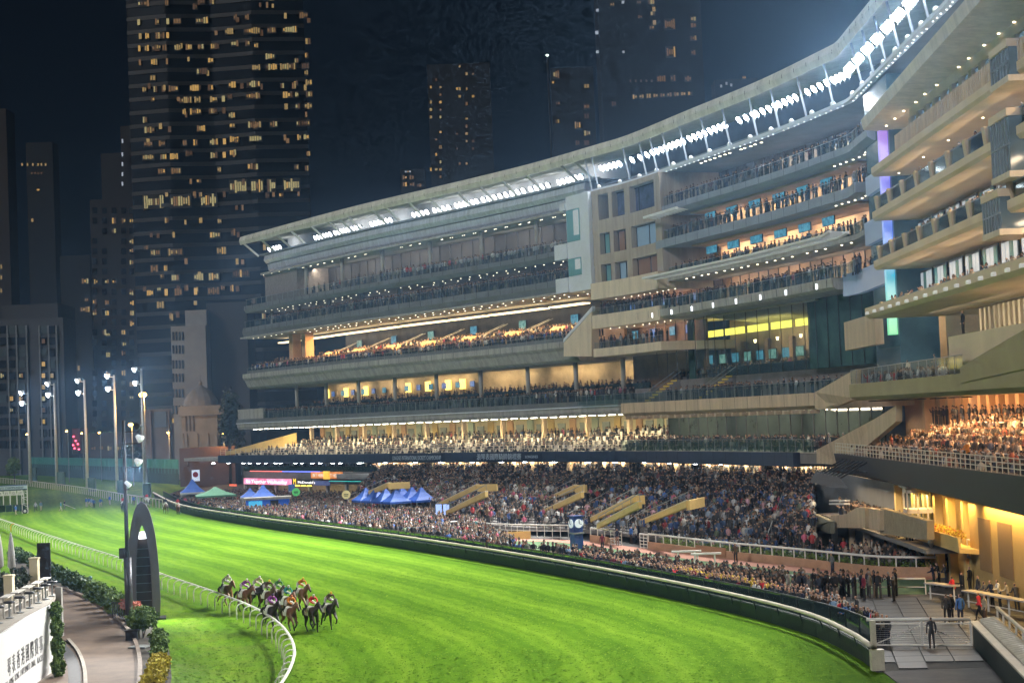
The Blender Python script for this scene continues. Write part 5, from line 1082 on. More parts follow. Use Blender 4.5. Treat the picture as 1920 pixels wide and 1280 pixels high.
# ---- clock tower
p = G(1082, 1029); ck = thing('clock_tower', 'blue four sided clock pillar with lit white clock faces in the ring', 'clock', p, .45)
M_CB = mat('clock_blue', (.018, .06, .24), .4, var=.15)
MB().box((0, 0, .75), (.95, .95, 1.5)).build('plinth', mat('clock_base', (.02, .06, .22), .4), ck, local=True); MB().box((0, 0, 1.57), (1.15, 1.15, .14)).build('cornice', M_STEEL, ck, local=True); MB().box((0, 0, 2.4), (.95, .95, 1.5)).build('head', M_CB, ck, local=True); MB().box((0, 0, 3.2), (1.2, 1.2, .1)).build('cap', M_CB, ck, local=True)
for a in (-math.pi / 2, math.pi, 0):
    d = np.array([math.cos(a), math.sin(a), 0]); f = MB().tube([d * .5 + np.array([0, 0, 2.5]), d * .60 + np.array([0, 0, 2.5])], .42, 18).build('clock_face', mat('clock_lit', (.7, .75, .8), .4, emit=(.8, .92, 1), es=.3), ck, local=True)
    ex = np.array([-d[1], d[0], 0]); MB().bar(d * .68 + np.array([0, 0, 2.5]), d * .68 + np.array([0, 0, 2.86]), .05).bar(d * .68 + np.array([0, 0, 2.5]), d * .68 + ex * .26 + np.array([0, 0, 2.42]), .05).build('clock_hands', M_DK, f, local=True)
# ---- two white trestles in the ring
for i, (x, y) in enumerate(((1288, 1058), (1325, 1063))):
    p = G(x, y); t = thing('white_trestle', ['left', 'right'][i] + ' hand one of two white trestle benches on the ring grass', 'trestle', p, -.12, 'white trestles'); MB().box((0, 0, 1.12), (2.5, .5, .14)).build('top', M_WHITE, t, local=True)
    for sx in (-.7, .7): MB().box((sx, 0, .53), (.14, .3, 1.06)).build('leg', M_WHITE, t, local=True)
# ================================================================ PAVED HORSE WALK, GATE AND RIGHT-HAND WALLS
hwk = MB(); ang = -math.atan2(4.9, 29.4); ca, sa = math.cos(ang), math.sin(ang)
hwk.prism([(16.9, 82.9), (33, 82.9), (33, 114), (17.5, 114), (17.2, 97)], -.1, .056); hb = struct(hwk, 'horse_walk_pavement', mat('paver_joint', (.07, .068, .065), .9, var=.2))
cols = [mat('paver%d' % i, c, .55, var=.35, scale=2.5) for i, c in enumerate([(.014, .014, .016), (.020, .020, .022), (.011, .011, .012), (.027, .026, .026)])]
tm = [MB().box((0, 0, .035), (1.36, 1.96, .05)).build('paver', c, hb, local=True) for c in cols]
for i in range(-6, 10):
    for j in range(0, 16):
        lx, ly = 1.42 * (i + .5), 2.02 * (j + .5); x = 18.0 + lx * ca - ly * sa; y = 83.2 + lx * sa + ly * ca
        if 17.6 + max(0, 92 - y) * .02 < x < 31.5 and 83.9 < y < 112.5:
            o = bpy.data.objects.new('paver', tm[RNG.integers(4)].data); COL.objects.link(o); o.parent = hb; o.location = (x, y, .056); o.rotation_euler = (0, 0, ang)
for o in tm: bpy.data.objects.remove(o)
a, b = G(1640, 1214), G(1822, 1214); gt = thing('horse_gate', 'wide white steel gate with diagonal braces across the paved horse walk', 'gate', a); d = (b - a) / np.linalg.norm(b - a); L = float(np.linalg.norm(b - a)); z = np.array([0, 0, 1.])
MB().tube([a + z * 1.5 - d * .35, b + z * 1.5], .09, 8).build('top_rail', M_WHITE, gt, True)
for h in (1.28, .16): MB().bar(a + z * h, b + z * h, .07).build('frame_bar', M_WHITE, gt)
for h in np.linspace(.28, 1.16, 9): MB().bar(a + z * h, b + z * h, .022).build('bar', M_STEEL, gt)
for u in (0, .5, 1): MB().box(a + d * L * u + z * .75, (.1, .1, 1.5)).build('upright', M_WHITE, gt)
for u in (0, 1): MB().bar(a + d * L * u + z * .2, a + d * L * .5 + z * 1.2, .05).build('brace', M_WHITE, gt)
p = G(1641, 1257); t = thing('wall_end_post', 'cream square end post where the course wall meets the horse walk', 'post', p); MB().box((p[0] + .1, p[1] - .1, .55), (.62, .5, 1.0)).build('base', M_CREAM, t); MB().box((p[0] + .05, p[1] + .3, 1.2), (.25, .25, 2.4)).build('upright', M_CREAM, t)
a, b = G(1823, 1167, 1.3), G(1930, 1277, 1.3); rw = thing('walk_side_wall', 'dark green wall with cream coping and padded rollers at the right of the horse walk', 'wall', (a[0], a[1], 0)); d = b - a; d[2] = 0; L = float(np.linalg.norm(d)); d /= L; e = np.array([-d[1], d[0], 0])
if e[0] < 0: e = -e
MB().add([a * [1, 1, 0] + [0, 0, .02], b * [1, 1, 0] + [0, 0, .02], b, a, a * [1, 1, 0] + e * .3 + [0, 0, .02], b * [1, 1, 0] + e * .3 + [0, 0, .02], b + e * .3, a + e * .3], [(0, 1, 2, 3), (5, 4, 7, 6), (3, 2, 6, 7), (4, 0, 3, 7)]).build('wall_face', M_BOARD, rw)
MB().bar(a - d * .1 + z * .05 + e * .1, b + z * .05 + e * .1, .42, .1).build('coping', M_CREAM, rw)
for u in np.arange(.5, L, .62):
    q = a + d * u + e * .35 + z * .12; MB().tube([q - d * .05, q + e * .75 + z * .12, q + e * .95 + z * .0], [.14, .15, .10], 8).build('roller', M_CREAM, rw, True)
MB().tube([a + e * 1.3 + z * .75, b + e * 1.3 + z * .75], .10, 8).build('hand_rail', M_CREAM, rw, True)
for u in np.arange(0, L, 2.2): q = a + d * u + e * 1.3; MB().bar(q * [1, 1, 0], q + z * .75, .08).build('rail_post', M_WHITE, rw)
# leaning counters with legs, behind them guests
def counter(lab, px0, px1, hgt=1.15, w=.7):
    a, b = G(*px0, hgt), G(*px1, hgt); t = thing('leaning_counter', lab, 'counter', (a[0], a[1], 0), group='leaning counters'); d = b - a; L = float(np.linalg.norm(d)); d /= L; MB().bar(a, b, w, .09).build('top', mat('counter_grey', (.45, .44, .42), .35), t)
    for u in np.linspace(.2, L - .2, max(2, int(L / 1.6))): q = a + d * u; MB().bar(q * [1, 1, 0], q, .09).build('leg', M_WHITE, t)
    MB().bar(a * [1, 1, 0] + [0, 0, .5], b * [1, 1, 0] + [0, 0, .5], .05).build('foot_rail', M_WHITE, t)
counter('short grey topped counter beside the ring rail with a red coated guest', (1740, 1092), (1792, 1098)); counter('long grey topped counter running out of the picture at the right edge', (1812, 1106), (1935, 1128))
# camera platform
p = G(1885, 1112); cp = thing('camera_platform', 'yellow block platform with white railings for a television camera', 'platform', p, .1)
MB().box((0, .6, 1.1), (3.2, 3.0, 2.2)).build('block', M_YELLOW, cp, local=True); MB().box((0, .6, 2.32), (3.4, 3.2, .14)).build('deck', M_CONC, cp, local=True)
for zz in (2.95, 3.5): 
    mb = MB(); c4 = [(-1.65, -.95), (1.65, -.95), (1.65, 2.1), (-1.65, 2.1)]
    for i in range(4): mb.bar((*c4[i], zz), (*c4[(i + 1) % 4], zz), .07)
    mb.build('railing', M_WHITE, cp, local=True)
for x, y in ((-1.65, -.95), (0, -.95), (1.65, -.95), (1.65, 2.1), (-1.65, 2.1)): MB().box((x, y, 2.95), (.07, .07, 1.15)).build('rail_post', M_WHITE, cp, local=True)
def tvcam(p, lab, rz):
    t = thing('television_camera', lab, 'camera', p, rz); MB().box((0, 0, 1.45), (.75, .3, .34)).build('body', M_DK, t, local=True); MB().tube([(.35, 0, 1.45), (.75, 0, 1.45)], [.11, .15], 8).build('lens', M_DK, t, local=True); MB().box((-.2, 0, 1.72), (.25, .25, .2)).build('viewfinder', M_DK, t, local=True)
    for k in range(3): a_ = k * 2.1; MB().bar((0, 0, 1.25), (.5 * math.cos(a_), .5 * math.sin(a_), 0), .05).build('tripod_leg', M_DK, t, local=True)
tvcam((p[0] - .95, p[1] + .3, 2.4), 'black television camera on the yellow platform', 2.6); tvcam(G(1856, 1047), 'black camera standing above the arches beside the operator', 2.6) if False else None
# ================================================================ CLUBHOUSE GROUND STOREY
gs = thing('clubhouse_ground_storey', 'yellow lit ground storey of the clubhouse with columns, booth and flower balcony', 'building', P3(S(1760, 1040, 2), 2, 0))
s0 = S(1672, 1000, 2)
MB().sweep(seg(s0, sC1), rect(.4, .8, 0, 6.4)).build('rear_wall', M_YELLOW, gs)
for x in (1690, 1722, 1742, 1763, 1787, 1815): p = P3(S(x, 1040, 2.6), 2.6, 0); MB().box(p + np.array([0, 0, 3.1]), (.55, .55, 6.2), 0).build('column', M_YELLOW, gs)
MB().sweep(seg(S(1818, 1000, 3), sC1), rect(.8, 3.0, 0, 6.2)).build('end_block', mat('ochre_wall', (.50, .34, .12), .8, var=.15, scale=.3), gs)
for x0, x1 in ((1836, 1858), (1872, 1898)): MB().sweep(seg(S(x0, 1000, 3), S(x1, 1000, 3), .8), rect(3.02, 3.06, 1.8, 5.2)).build('shutter', mat('brown_shutter', (.22, .14, .06), .7), gs)
MB().sweep(seg(S(1724, 990, 4), S(1806, 1000, 4), .8), [(2.6, 2.7), (4.3, 2.9), (4.4, 3.9), (4.2, 3.9), (4.2, 3.2), (2.6, 3.0)]).build('flower_balcony', M_YELLOW, gs)
pts = []
for s in np.arange(S(1726, 985, 4), S(1804, 1000, 4), .3): p = P3(s, 4.05, 4.05); pts.append(blob_pts(p, (.35, .35, .3), 40))
leaves(np.concatenate(pts), .08).build('flowers', leafm('flower_mix', (.65, .45, .02), (.75, .55, .04), (.5, .05, .03)), gs, kind='stuff')
for s in (S(1760, 1000, 4), S(1776, 1000, 4)): 
    p = P3(s, 4.5, 3.3)
MB().lathe(P3(S(1757, 1000, 4), 4.45, 3.2), [(.05, -.5), (.22, -.2), (.22, .2), (.05, .4)], 10).build('crest', mat('crest_silver', (.6, .6, .6), .3, .6), gs)
# commentary booth
bx = P3(S(1712, 960, 4), 3.4, 3.0); bo = thing('commentary_booth', 'white glazed commentary booth on the beige balcony wall', 'booth', bx, -.1)
for z0, z1 in ((0, .5), (1.7, 2.0), (3.2, 3.5)): MB().box((0, 0, (z0 + z1) / 2), (2.3, 2.2, z1 - z0)).build('band', mat('booth_white', (.62, .56, .48), .6), bo, local=True)
for x in (-1.1, -.35, .35, 1.1):
    for y in (-1.05, 1.05): MB().box((x, y, 1.75), (.12, .1, 3.4)).build('mullion', MATS['booth_white'], bo, local=True)
for y in (-1.0,): MB().box((0, y + .03, 1.75), (2.2, .03, 3.3)).build('glazing', M_GLASS, bo, local=True)
MB().box((0, .2, 3.65), (2.7, 3.0, .16)).build('roof', M_CONC, bo, local=True)
# VIP balcony with stair
vb = thing('vip_balcony', 'beige curved balcony parapet with stair above the owners seats', 'balcony', P3(S(1600, 990, 5), 5, 0))
fpoly(vb, 'parapet', M_BEIGE, [(1557, 989), (1557, 966), (1585, 964), (1596, 957), (1606, 951), (1622, 951), (1622, 989)], 6.0, .5)
fpoly(vb, 'parapet', M_BEIGE, [(1622, 990), (1622, 951), (1650, 956), (1650, 994)], 5.7, .5)
fpoly(vb, 'parapet', mat('olive_wall', (.34, .28, .18), .8, var=.2), [(1650, 1000), (1650, 952), (1738, 976), (1738, 1012)], 5.4, .5)
fpoly(vb, 'stair_wall', mat('sage_wall', (.26, .26, .19), .8, var=.15), [(1432, 1012), (1436, 1006), (1526, 963), (1557, 977), (1557, 1000), (1530, 990), (1462, 1026)], 6.6, .4)
MB().sweep(seg(S(1540, 1000, 5), S(1740, 1000, 5), 1), rect(2.0, 5.2, 2.4, 2.7)).build('balcony_floor', M_FLOOR, vb)
MB().sweep(seg(S(1540, 1020, 2), S(1740, 1020, 2), 1), rect(1.9, 2.2, 0, 6.2)).build('rear_wall', M_DARKG, vb)
for x in (1566, 1598, 1625): p = P3(S(x, 1020, 4.5), 4.5, 0); MB().box(p + np.array([0, 0, 1.2]), (.5, .4, 2.4)).build('column', M_BEIGE, vb)
mb = MB()
for dy in (0, -6): a, b = hit(1436, 1000 + dy, 6.8), hit(1527, 955 + dy, 6.8); mb.bar(P3(a[0], 6.8, a[1]), P3(b[0], 6.8, b[1]), .07)
mb.build('stair_rail', M_STEEL, vb)
for y in (938, 944): a, b = hit(1560, y, 6.2), hit(1588, y, 6.2); MB().bar(P3(a[0], 6.2, a[1]), P3(b[0], 6.2, b[1]), .5, .12).build('ledge', M_WHITE, vb)
folk(S(1560, 955, 5), S(1690, 960, 5), 4.3, 2.7, .6, pal='warm', kind=0); folk(S(1560, 955, 5), S(1690, 960, 5), 3.2, 2.9, .6, pal='warm', kind=1)
strip_lights('base_light', S(1690, 930, 3), sC1 - 4, 3.4, 6.0, 4, 1900, (1, .62, .20), .5, to=-.3)
strip_lights('vip_light', S(1560, 950, 4), S(1690, 955, 4), 4, 6.0, 1, 900, (1, .72, .42), .5, to=1)
# owners' seats and other guests packed behind the ring rail
A_, B_ = frac(1500), frac(1700)
for i in range(A_, B_):
    for k in range(5):
        p = off_path(rb, -1.6 - k * .95)[i]
        if RNG.random() < .95: CROWD.append((p[0] + RNG.uniform(-.2, .2), p[1] + RNG.uniform(-.2, .2), .05 + k * .16, math.atan2(p[3], p[2]) + RNG.normal(0, .4), 1, 'suit' if k < 2 else 'warm', RNG.normal(1, .04)))
for i in range(frac(1210), A_):
    for k in range(4):
        p = off_path(rb, -1.7 - k * 1.0)[i]
        if RNG.random() < .8: CROWD.append((p[0] + RNG.uniform(-.3, .3), p[1] + RNG.uniform(-.3, .3), .05 + k * .2, math.atan2(p[3], p[2]) + RNG.normal(0, .4), 1, 'blue', RNG.normal(1, .04)))

# deeper rows between the fence and the ring rail
pz = [(p[0], p[1]) for p in off_path(WALL, -3.9) if 112 < p[1] < 152] + [(p[0], p[1]) for p in off_path(rn, .5) if p[1] > 113][::-1]
for X in np.arange(min(p[0] for p in pz), max(p[0] for p in pz), .72):
    for Y in np.arange(min(p[1] for p in pz), max(p[1] for p in pz), .72):
        x, y = X + RNG.uniform(-.3, .3), Y + RNG.uniform(-.3, .3)
        if RNG.random() < .85 and inside(x, y, pz): CROWD.append((x, y, .05, math.atan2(1100 * 0 + 110 - y, -30 - x) + RNG.normal(0, .5), 0, 'dark', RNG.normal(1, .05)))
# ================================================================ LOWER LEFT : ARCH, LAMP POST, PLANTING, HOARDING DECK
pa = G(272, 1160); ar = thing('winning_post_arch', 'tall dark pointed arch of two curved blades marking the winning line', 'arch', pa, .20)
M_BLADE = mat('blade_dark', (.045, .038, .085), .4, .2, var=.3, scale=.4); M_BLADEF = mat('blade_grey', (.11, .10, .125), .45, var=.2, scale=.6)
OUT = [(1.02, 0), (1.10, 1.2), (1.08, 2.6), (1.02, 4.2), (.88, 5.8), (.64, 7.1), (.40, 7.8), (.18, 8.12), (0, 8.2)]
INN = [(.50, 0), (.54, 1.2), (.53, 2.6), (.46, 4.2), (.34, 5.3), (.18, 6.1), (.08, 6.45), (0, 6.6)]
for sg, nm in ((1, 'blade'), (-1, 'blade')):
    mb = MB(); o = smooth_poly(OUT, .35); i_ = [(np.interp(k, np.linspace(0, 1, len(INN)), [q[0] for q in INN]), np.interp(k, np.linspace(0, 1, len(INN)), [q[1] for q in INN])) for k in np.linspace(0, 1, len(o))]
    dep = .75; n = len(o)
    for k in range(n - 1):
        a, b, c, d = (o[k][0] * sg, o[k][1]), (o[k + 1][0] * sg, o[k + 1][1]), (i_[k + 1][0] * sg, i_[k + 1][1]), (i_[k][0] * sg, i_[k][1])
        F = lambda p, y: (p[0], y, p[1])
        mb.quad(F(a, -dep), F(b, -dep), F(c, -dep), F(d, -dep), 1); mb.quad(F(a, dep), F(d, dep), F(c, dep), F(b, dep), 1); mb.quad(F(a, -dep), F(a, dep), F(b, dep), F(b, -dep), 0); mb.quad(F(d, -dep), F(c, -dep), F(c, dep), F(d, dep), 1)
    mb.build(nm, [M_BLADE, M_BLADEF], ar, True, local=True)
pn = MB().box((-.05, .1, 2.9), (1.15, .25, 5.4)).build('infill_panel', mat('infill_brown', (.055, .035, .028), .5, var=.3), ar, local=True)
for zz in np.arange(.7, 5.4, .6): MB().box((-.05, -.04, zz), (1.1, .04, .035)).build('panel_joint', M_STEEL, pn, local=True)
MB().lathe((0, 0, 5.75), [(.55, -.12), (.62, 0), (.45, .2), (.1, .35)], 14).build('lamp_dome', emis('arch_lamp', (.95, .98, 1), 3.0), ar, local=True)
MB().box((1.15, -.2, .06), (.6, 1.7, .12)).build('foot_plate', M_DK, ar, local=True); MB().box((-1.05, -.2, .06), (.5, 1.7, .12)).build('foot_plate', M_DK, ar, local=True)
spot('arch_lamp_beam', (pa[0] + .2, pa[1] - 1.3, 5.9), (pa[0] + 3.2, pa[1] - 4.2, 0), 5200, 75, .8, (.95, 1, .95), .3)
# black post with flood heads
pl = G(243, 1172); lp = thing('black_lamp_post', 'slim black post with white flood heads on short arms beside the arch', 'lamp post', pl)
H = 13.9; MB().tube([(pl[0], pl[1], 0), (pl[0], pl[1], H)], [.17, .11], 8).build('post', M_DK, lp, True); MB().tube([(pl[0], pl[1], 0), (pl[0], pl[1], 4.6)], .27, 8).build('sleeve', mat('post_sleeve', (.05, .05, .06), .4, .3), lp, True); MB().box((pl[0] - .35, pl[1], 4.9), (.35, .4, .7)).build('control_box', M_DK, lp)
for i, (zz, dx, lit) in enumerate(((13.4, 1.1, 0), (12.6, 1.2, 1), (11.0, 1.05, 1), (9.5, .35, 1))):
    c = np.array([pl[0] + dx, pl[1] - .3, zz]); MB().bar((pl[0], pl[1], zz - .3), c + np.array([0, 0, -.3]), .07).build('arm', M_DK, lp)
    d = np.array([.6, -.25, -.5]); d /= np.linalg.norm(d); MB().tube([c - d * .35, c, c + d * .08], [.13, .27 if i < 3 else .14, .29 if i < 3 else .16], 10).build('flood_head', M_DK if not lit else mat('head_white', (.75, .77, .8), .4, emit=(.9, .95, 1), es=.25), lp, True)
spot('post_flood_beam', (pl[0] + 1.3, pl[1] - .8, 12.4), (pl[0] + 4.5, 92, 0), 7000, 80, .7, (1, .98, .93), .3)
spot('post_flood_beam', (pl[0] + 1.2, pl[1] - .8, 10.8), (-25.5, 86, 2), 20000, 46, .7, (1, .98, .95), .3)
# hedges, bushes, flowers
def hedge(name, lab, cat, parts, m, size, dens, group=None, trunk=None):
    c0 = parts[0][0]; t = thing(name, lab, cat, (c0[0], c0[1], 0), group=group); P = np.concatenate([blob_pts(c, r, int(dens * (r[0] * r[1] + r[0] * r[2] + r[1] * r[2])), .45) for c, r in parts]); leaves(P, size).build('foliage', m, t, kind='stuff')
    mb = MB()
    for c, r in parts:
        for k in range(3): a = RNG.uniform(0, 6.28); mb.bar((c[0], c[1], 0), (c[0] + r[0] * .5 * math.cos(a), c[1] + r[1] * .5 * math.sin(a), c[2] + r[2] * .3), .06)
    mb.build('stem', mat('bark', (.06, .04, .025), .9), t); return t
def gp_(x, y, h): p = G(x, y); return (p[0], p[1], h)
hedge('low_hedge', 'row of loose green shrubs between the service road and the turf', 'hedge', [(gp_(x, y, .55), (.9, .9, .62)) for x, y in [(30, 1046), (48, 1055), (66, 1063), (85, 1072), (102, 1082), (118, 1090), (132, 1097), (146, 1104), (160, 1110)]], M_LEAF, .13, 520)
hedge('flowering_shrub', 'green shrub mass along the road kerb left of the arch', 'shrub', [(gp_(x, y, .7), (.85, .85, .75)) for x, y in [(176, 1124), (190, 1131), (203, 1138), (216, 1146), (228, 1153)]], M_LEAFL, .12, 650)
hedge('round_bush', 'dense rounded bush with bare stems in front of the arch foot', 'bush', [(gp_(268, 1196, 1.25), (.95, .9, .75)), (gp_(255, 1190, 1.0), (.6, .6, .6))], M_LEAFL, .09, 1300)
hedge('box_hedge', 'clipped green hedge block just below the rounded bush', 'hedge', [(gp_(297, 1208, .5), (.55, .6, .5)), (gp_(299, 1221, .5), (.55, .6, .5)), (gp_(297, 1232, .32), (.5, .5, .32))], M_LEAFL, .08, 1500)
hedge('yellow_hedge', 'bright yellow leaved low hedge at the lower edge of the picture', 'hedge', [(gp_(x, y, .32), (.62, .55, .38)) for x, y in [(300, 1248), (297, 1258), (294, 1268), (290, 1279), (286, 1290)]], M_LEAFY, .08, 1500)
hedge('red_flowers', 'bed of red and pale pink flowers at the arch base', 'flowers', [(gp_(238, 1162, 1.1), (.5, .5, .4)), (gp_(252, 1166, 1.0), (.6, .5, .42)), (gp_(268, 1172, .75), (.55, .5, .4))], leafm('petal_red', (.60, .07, .04), (.75, .30, .20), (.7, .6, .45)), .07, 1300)
hedge('wall_creeper', 'tall narrow strip of leafy green bush against the end of the white hoarding', 'bush', [(gp_(110, 1268, .6), (.35, .6, .6)), (gp_(110, 1266, 1.6), (.35, .6, .6)), (gp_(109, 1264, 2.6), (.33, .6, .6)), (gp_(108, 1262, 3.4), (.3, .5, .5))], M_LEAFL, .09, 1600)
p = G(170, 1108); t = thing('green_bollard', 'small teal green post standing on the grass by the shrubs', 'bollard', p); MB().lathe(p, [(.32, 0), (.32, .75), (.22, .85), (.15, 1.2), (.05, 1.3)], 10).build('body', mat('teal_paint', (.02, .13, .14), .4), t, True); MB().box(p + np.array([0, 0, .1]), (.8, .8, .2)).build('base', mat('teal_paint', (.02, .13, .14), .4), t)
p = G(254, 1198); t = thing('planter_box', 'black cube planter standing on the kerb under the rounded bush', 'planter', p); MB().box(p + np.array([-.1, -.3, .3]), (.75, .7, .6)).build('box', M_DK, t); MB().box(p + np.array([-.1, -.3, .62]), (.85, .8, .06)).build('rim', M_DK, t)
p = G(263, 1214); t = thing('drain_cover', 'flat grey slatted drain cover beside the road kerb', 'cover', p, -.2)
for k in range(6): MB().box((0, -.5 + k * .2, .09), (1.1, .15, .08)).build('slat', mat('cover_grey', (.24, .26, .25), .6), t, local=True)
p = G(230, 1158); t = thing('low_railing', 'short black picket railing between bushes and flower bed', 'railing', p, -.5)
for k in range(9): MB().box((-.9 + k * .22, 0, .55), (.05, .05, 1.1)).build('picket', M_DK, t, local=True)
MB().box((0, 0, 1.08), (2.0, .06, .06)).build('rail', M_DK, t, local=True)
# ---- curved white hoarding and the hospitality deck behind it
DZ = 3.7
HP = smooth_poly([G(-70, 1234, DZ), G(0, 1190, DZ), G(40, 1163, DZ), G(72, 1145, DZ), G(101, 1131, DZ)], .6)
hd = thing('curved_hoarding', 'tall curved white hoarding printed with dark lettering at the lower left edge', 'hoarding', (HP[-1][0], HP[-1][1], 0))
M_HOARD = mat('hoarding_white', (.82, .82, .82), .5, var=.03, scale=.5)
step = 3
for i in range(0, len(HP) - 1, step): MB().sweep(HP[i:min(i + step + 1, len(HP))], rect(-.12, 0, 0, DZ)).build('panel', M_HOARD, hd)
M_INK = mat('ink', (.045, .045, .05), .6)
hl = len(HP)
def hput(ch, u, z, size, sq=1.0):
    i = min(max(int(u), 1), hl - 2); x, y, nx, ny = HP[i]; fr = u - int(u); d = np.array([HP[i + 1][0] - HP[i][0], HP[i + 1][1] - HP[i][1], 0]); dn = d / np.linalg.norm(d)
    text_mesh(ch, size, M_INK, (x + d[0] * fr + nx * .02, y + d[1] * fr + ny * .02, z), dn * sq, (0, 0, 1), 'lettering', hd, ext=.004)
uy = lambda Y: np.interp(Y, [p[1] for p in HP], np.arange(hl))
for ch, Y in zip('琴表香港國際賽事', (83.2, 84.5, 85.9, 87.15, 88.4, 89.6, 90.75, 91.9)): hput(ch, uy(Y), 1.55, .98)
for k, ch in enumerate('LONGINES HONG KONG INTERNATIONAL RACES'):
    if ch != ' ': hput(ch, uy(80.6 + k * .325), 1.0, .46)
DK = [tuple(p[:2]) for p in [G(-70, 1234, DZ - .2), G(0, 1190, DZ - .2), G(40, 1163, DZ - .2), G(72, 1145, DZ - .2), G(100, 1131, DZ - .2), G(112, 1112, DZ - .2), G(60, 1090, DZ - .2), G(-80, 1050, DZ - .2)]]
dk = thing('hospitality_deck', 'raised pale timber deck with stools and counters behind the white hoarding', 'deck', (DK[3][0], DK[3][1], 0))
MB().prism([(x - .25, y) for x, y in DK], DZ - .5, DZ - .22).build('deck_floor', mat('deck_pale', (.30, .27, .22), .7, var=.2, scale=1.5), dk)
for k, (x, y) in enumerate(((-20, 1065), (40, 1085), (110, 1100))): p = G(x, y, DZ - .5); MB().box((p[0], p[1], (DZ - .5) / 2), (.4, .4, DZ - .5)).build('support', M_CONC, dk)
ctr = [(4, 1160), (24, 1150), (44, 1140), (62, 1131), (78, 1122), (92, 1115), (104, 1109)]
def stool(px, i):
    p = G(px[0], px[1], DZ - .2); w = ['first', 'second', 'third', 'fourth', 'fifth', 'sixth', 'seventh'][i]; t = thing('bar_stool', w + ' dark round bar stool from the picture edge along the deck counter', 'stool', p, group='stools on the deck')
    MB().lathe((0, 0, 0), [(.28, .78), (.32, .84), (.26, .9)], 12).build('seat', M_DK, t, True, local=True); MB().lathe((0, 0, 0), [(.22, 0), (.22, .04), (.05, .08), (.045, .78)], 8).build('pedestal', M_STEEL, t, local=True)
for i, q in enumerate(ctr): stool((q[0] - 6, q[1] + 8), i)
for i in range(5):
    a, b = G(*ctr[i], DZ - .2), G(*ctr[i + 1], DZ - .2); t = thing('deck_counter', ['first', 'second', 'third', 'fourth', 'fifth'][i] + ' slatted grey counter section on the deck counted from the picture edge', 'counter', a, group='counter sections on the deck')
    for zz, w in ((1.08, .45), (.7, .08), (.38, .08)): MB().bar(a + np.array([0, .3, zz]), b + np.array([0, -.3, zz]), w, .06).build('slat', mat('counter_slat', (.50, .47, .42), .6), t)
    for q in (a, b): MB().box(q + np.array([0, .3 if q is a else -.3, .54]), (.08, .08, 1.08)).build('leg', mat('counter_slat', (.50, .47, .42), .6), t)
for i, (x, y, h) in enumerate(((66, 1108, 2.0), (18, 1128, 1.5))):
    p = G(x, y, DZ - .2); t = thing('cream_pillar', ['tall cream box pillar beside the black banner on the deck', 'shorter cream pillar under the folded parasol'][i], 'pillar', p); MB().box(p + np.array([0, 0, h / 2]), (.5, .5, h)).build('shaft', mat('cream_box', (.72, .62, .42), .6), t); MB().box(p + np.array([0, 0, h + .04]), (.58, .58, .08)).build('cap', mat('cream_box', (.72, .62, .42), .6), t)
p = G(84, 1098, DZ - .2); t = thing('black_banner', 'tall black upright banner frame with a stay on the deck', 'banner', p, -.3)
MB().box((0, 0, 1.5), (.95, .07, 2.5)).build('cloth', mat('banner_black', (.010, .010, .011), .8), t, local=True); MB().bar((-.4, 0, 2.6), (-1.0, .3, 0), .05).build('stay', M_DK, t, local=True); MB().box((0, 0, .12), (1.1, .5, .1)).build('foot', M_DK, t, local=True)
for i, (x, y) in enumerate(((23, 1100), (1, 1098))):
    p = G(x, y, DZ - .2); t = thing('folded_parasol', ['folded pale grey parasol standing at the deck edge', 'folded white parasol cut by the left picture edge'][i], 'parasol', p); MB().tube([p, p + np.array([0, 0, 3.4])], .04, 6).build('pole', M_STEEL, t); MB().lathe(p, [(.10, 1.15), (.26, 1.3), (.22, 2.2), (.12, 3.1), (.03, 3.5)], 9).build('cloth', mat('parasol_grey', (.5, .5, .5), .7, var=.2, scale=4), t, True); MB().lathe(p, [(.35, 0), (.35, .12), (.08, .2)], 10).build('base', M_DK, t)
for i, (x, y) in enumerate(((8, 1120), (36, 1112))):
    p = G(x, y, DZ - .2); t = thing('deck_plant', ['leafy dark potted plant at the left picture edge', 'leafy dark potted plant between parasol and cream pillar'][i], 'plant', p); leaves(blob_pts(p + np.array([0, 0, .9]), (.7, .7, .6), 500), .11).build('foliage', M_LEAFD, t, kind='stuff'); MB().lathe(p, [(.25, 0), (.33, .5)], 9).build('pot', M_DK, t)
# ================================================================ FAR BEND : FENCE, POLES, TREES, STREET
M_TEAL = mat('fence_teal', (.03, .22, .17), .5, var=.2, scale=.3); M_FDARK = mat('fence_dark', (.02, .055, .045), .7, var=.4, scale=.15)
fa, fb = G(-30, 884), G(336, 908); sf = thing('screen_fence', 'long dark green screen fence with teal upper panels round the far bend', 'fence', fa)
fl = fb - fa; nF = 46
for k in range(nF):
    a = fa + fl * k / nF; b = fa + fl * (k + 1) / nF; d = b - a; m_ = (a + b) / 2; L = float(np.linalg.norm(d)); rz = math.atan2(d[1], d[0])
    MB().box(m_ + np.array([0, 0, 1.9]), (L - .05, .12, 3.8), rz).build('lower_panel', M_FDARK, sf)
    MB().box(m_ + np.array([0, 0, 5.0]), (L - .45, .12, 2.3), rz).build('upper_panel', M_TEAL, sf)
mb = MB()
for k in range(nF * 2 + 1): a = fa + fl * k / (nF * 2); mb.bar(a + np.array([0, -.1, 2.6]), a + np.array([0, -.1, 6.2]), .18)
mb.build('fence_post', mat('fence_post_pale', (.10, .26, .22), .5), sf, kind='stuff')
M_POLE = mat('galvanised', (.82, .82, .80), .45, .3, var=.1)
poles = [(57, 905, 735, 50), (107, 908, 718, 102), (164, 914, 712, 157), (220, 918, 703, 214), (272, 922, 691, 264)]
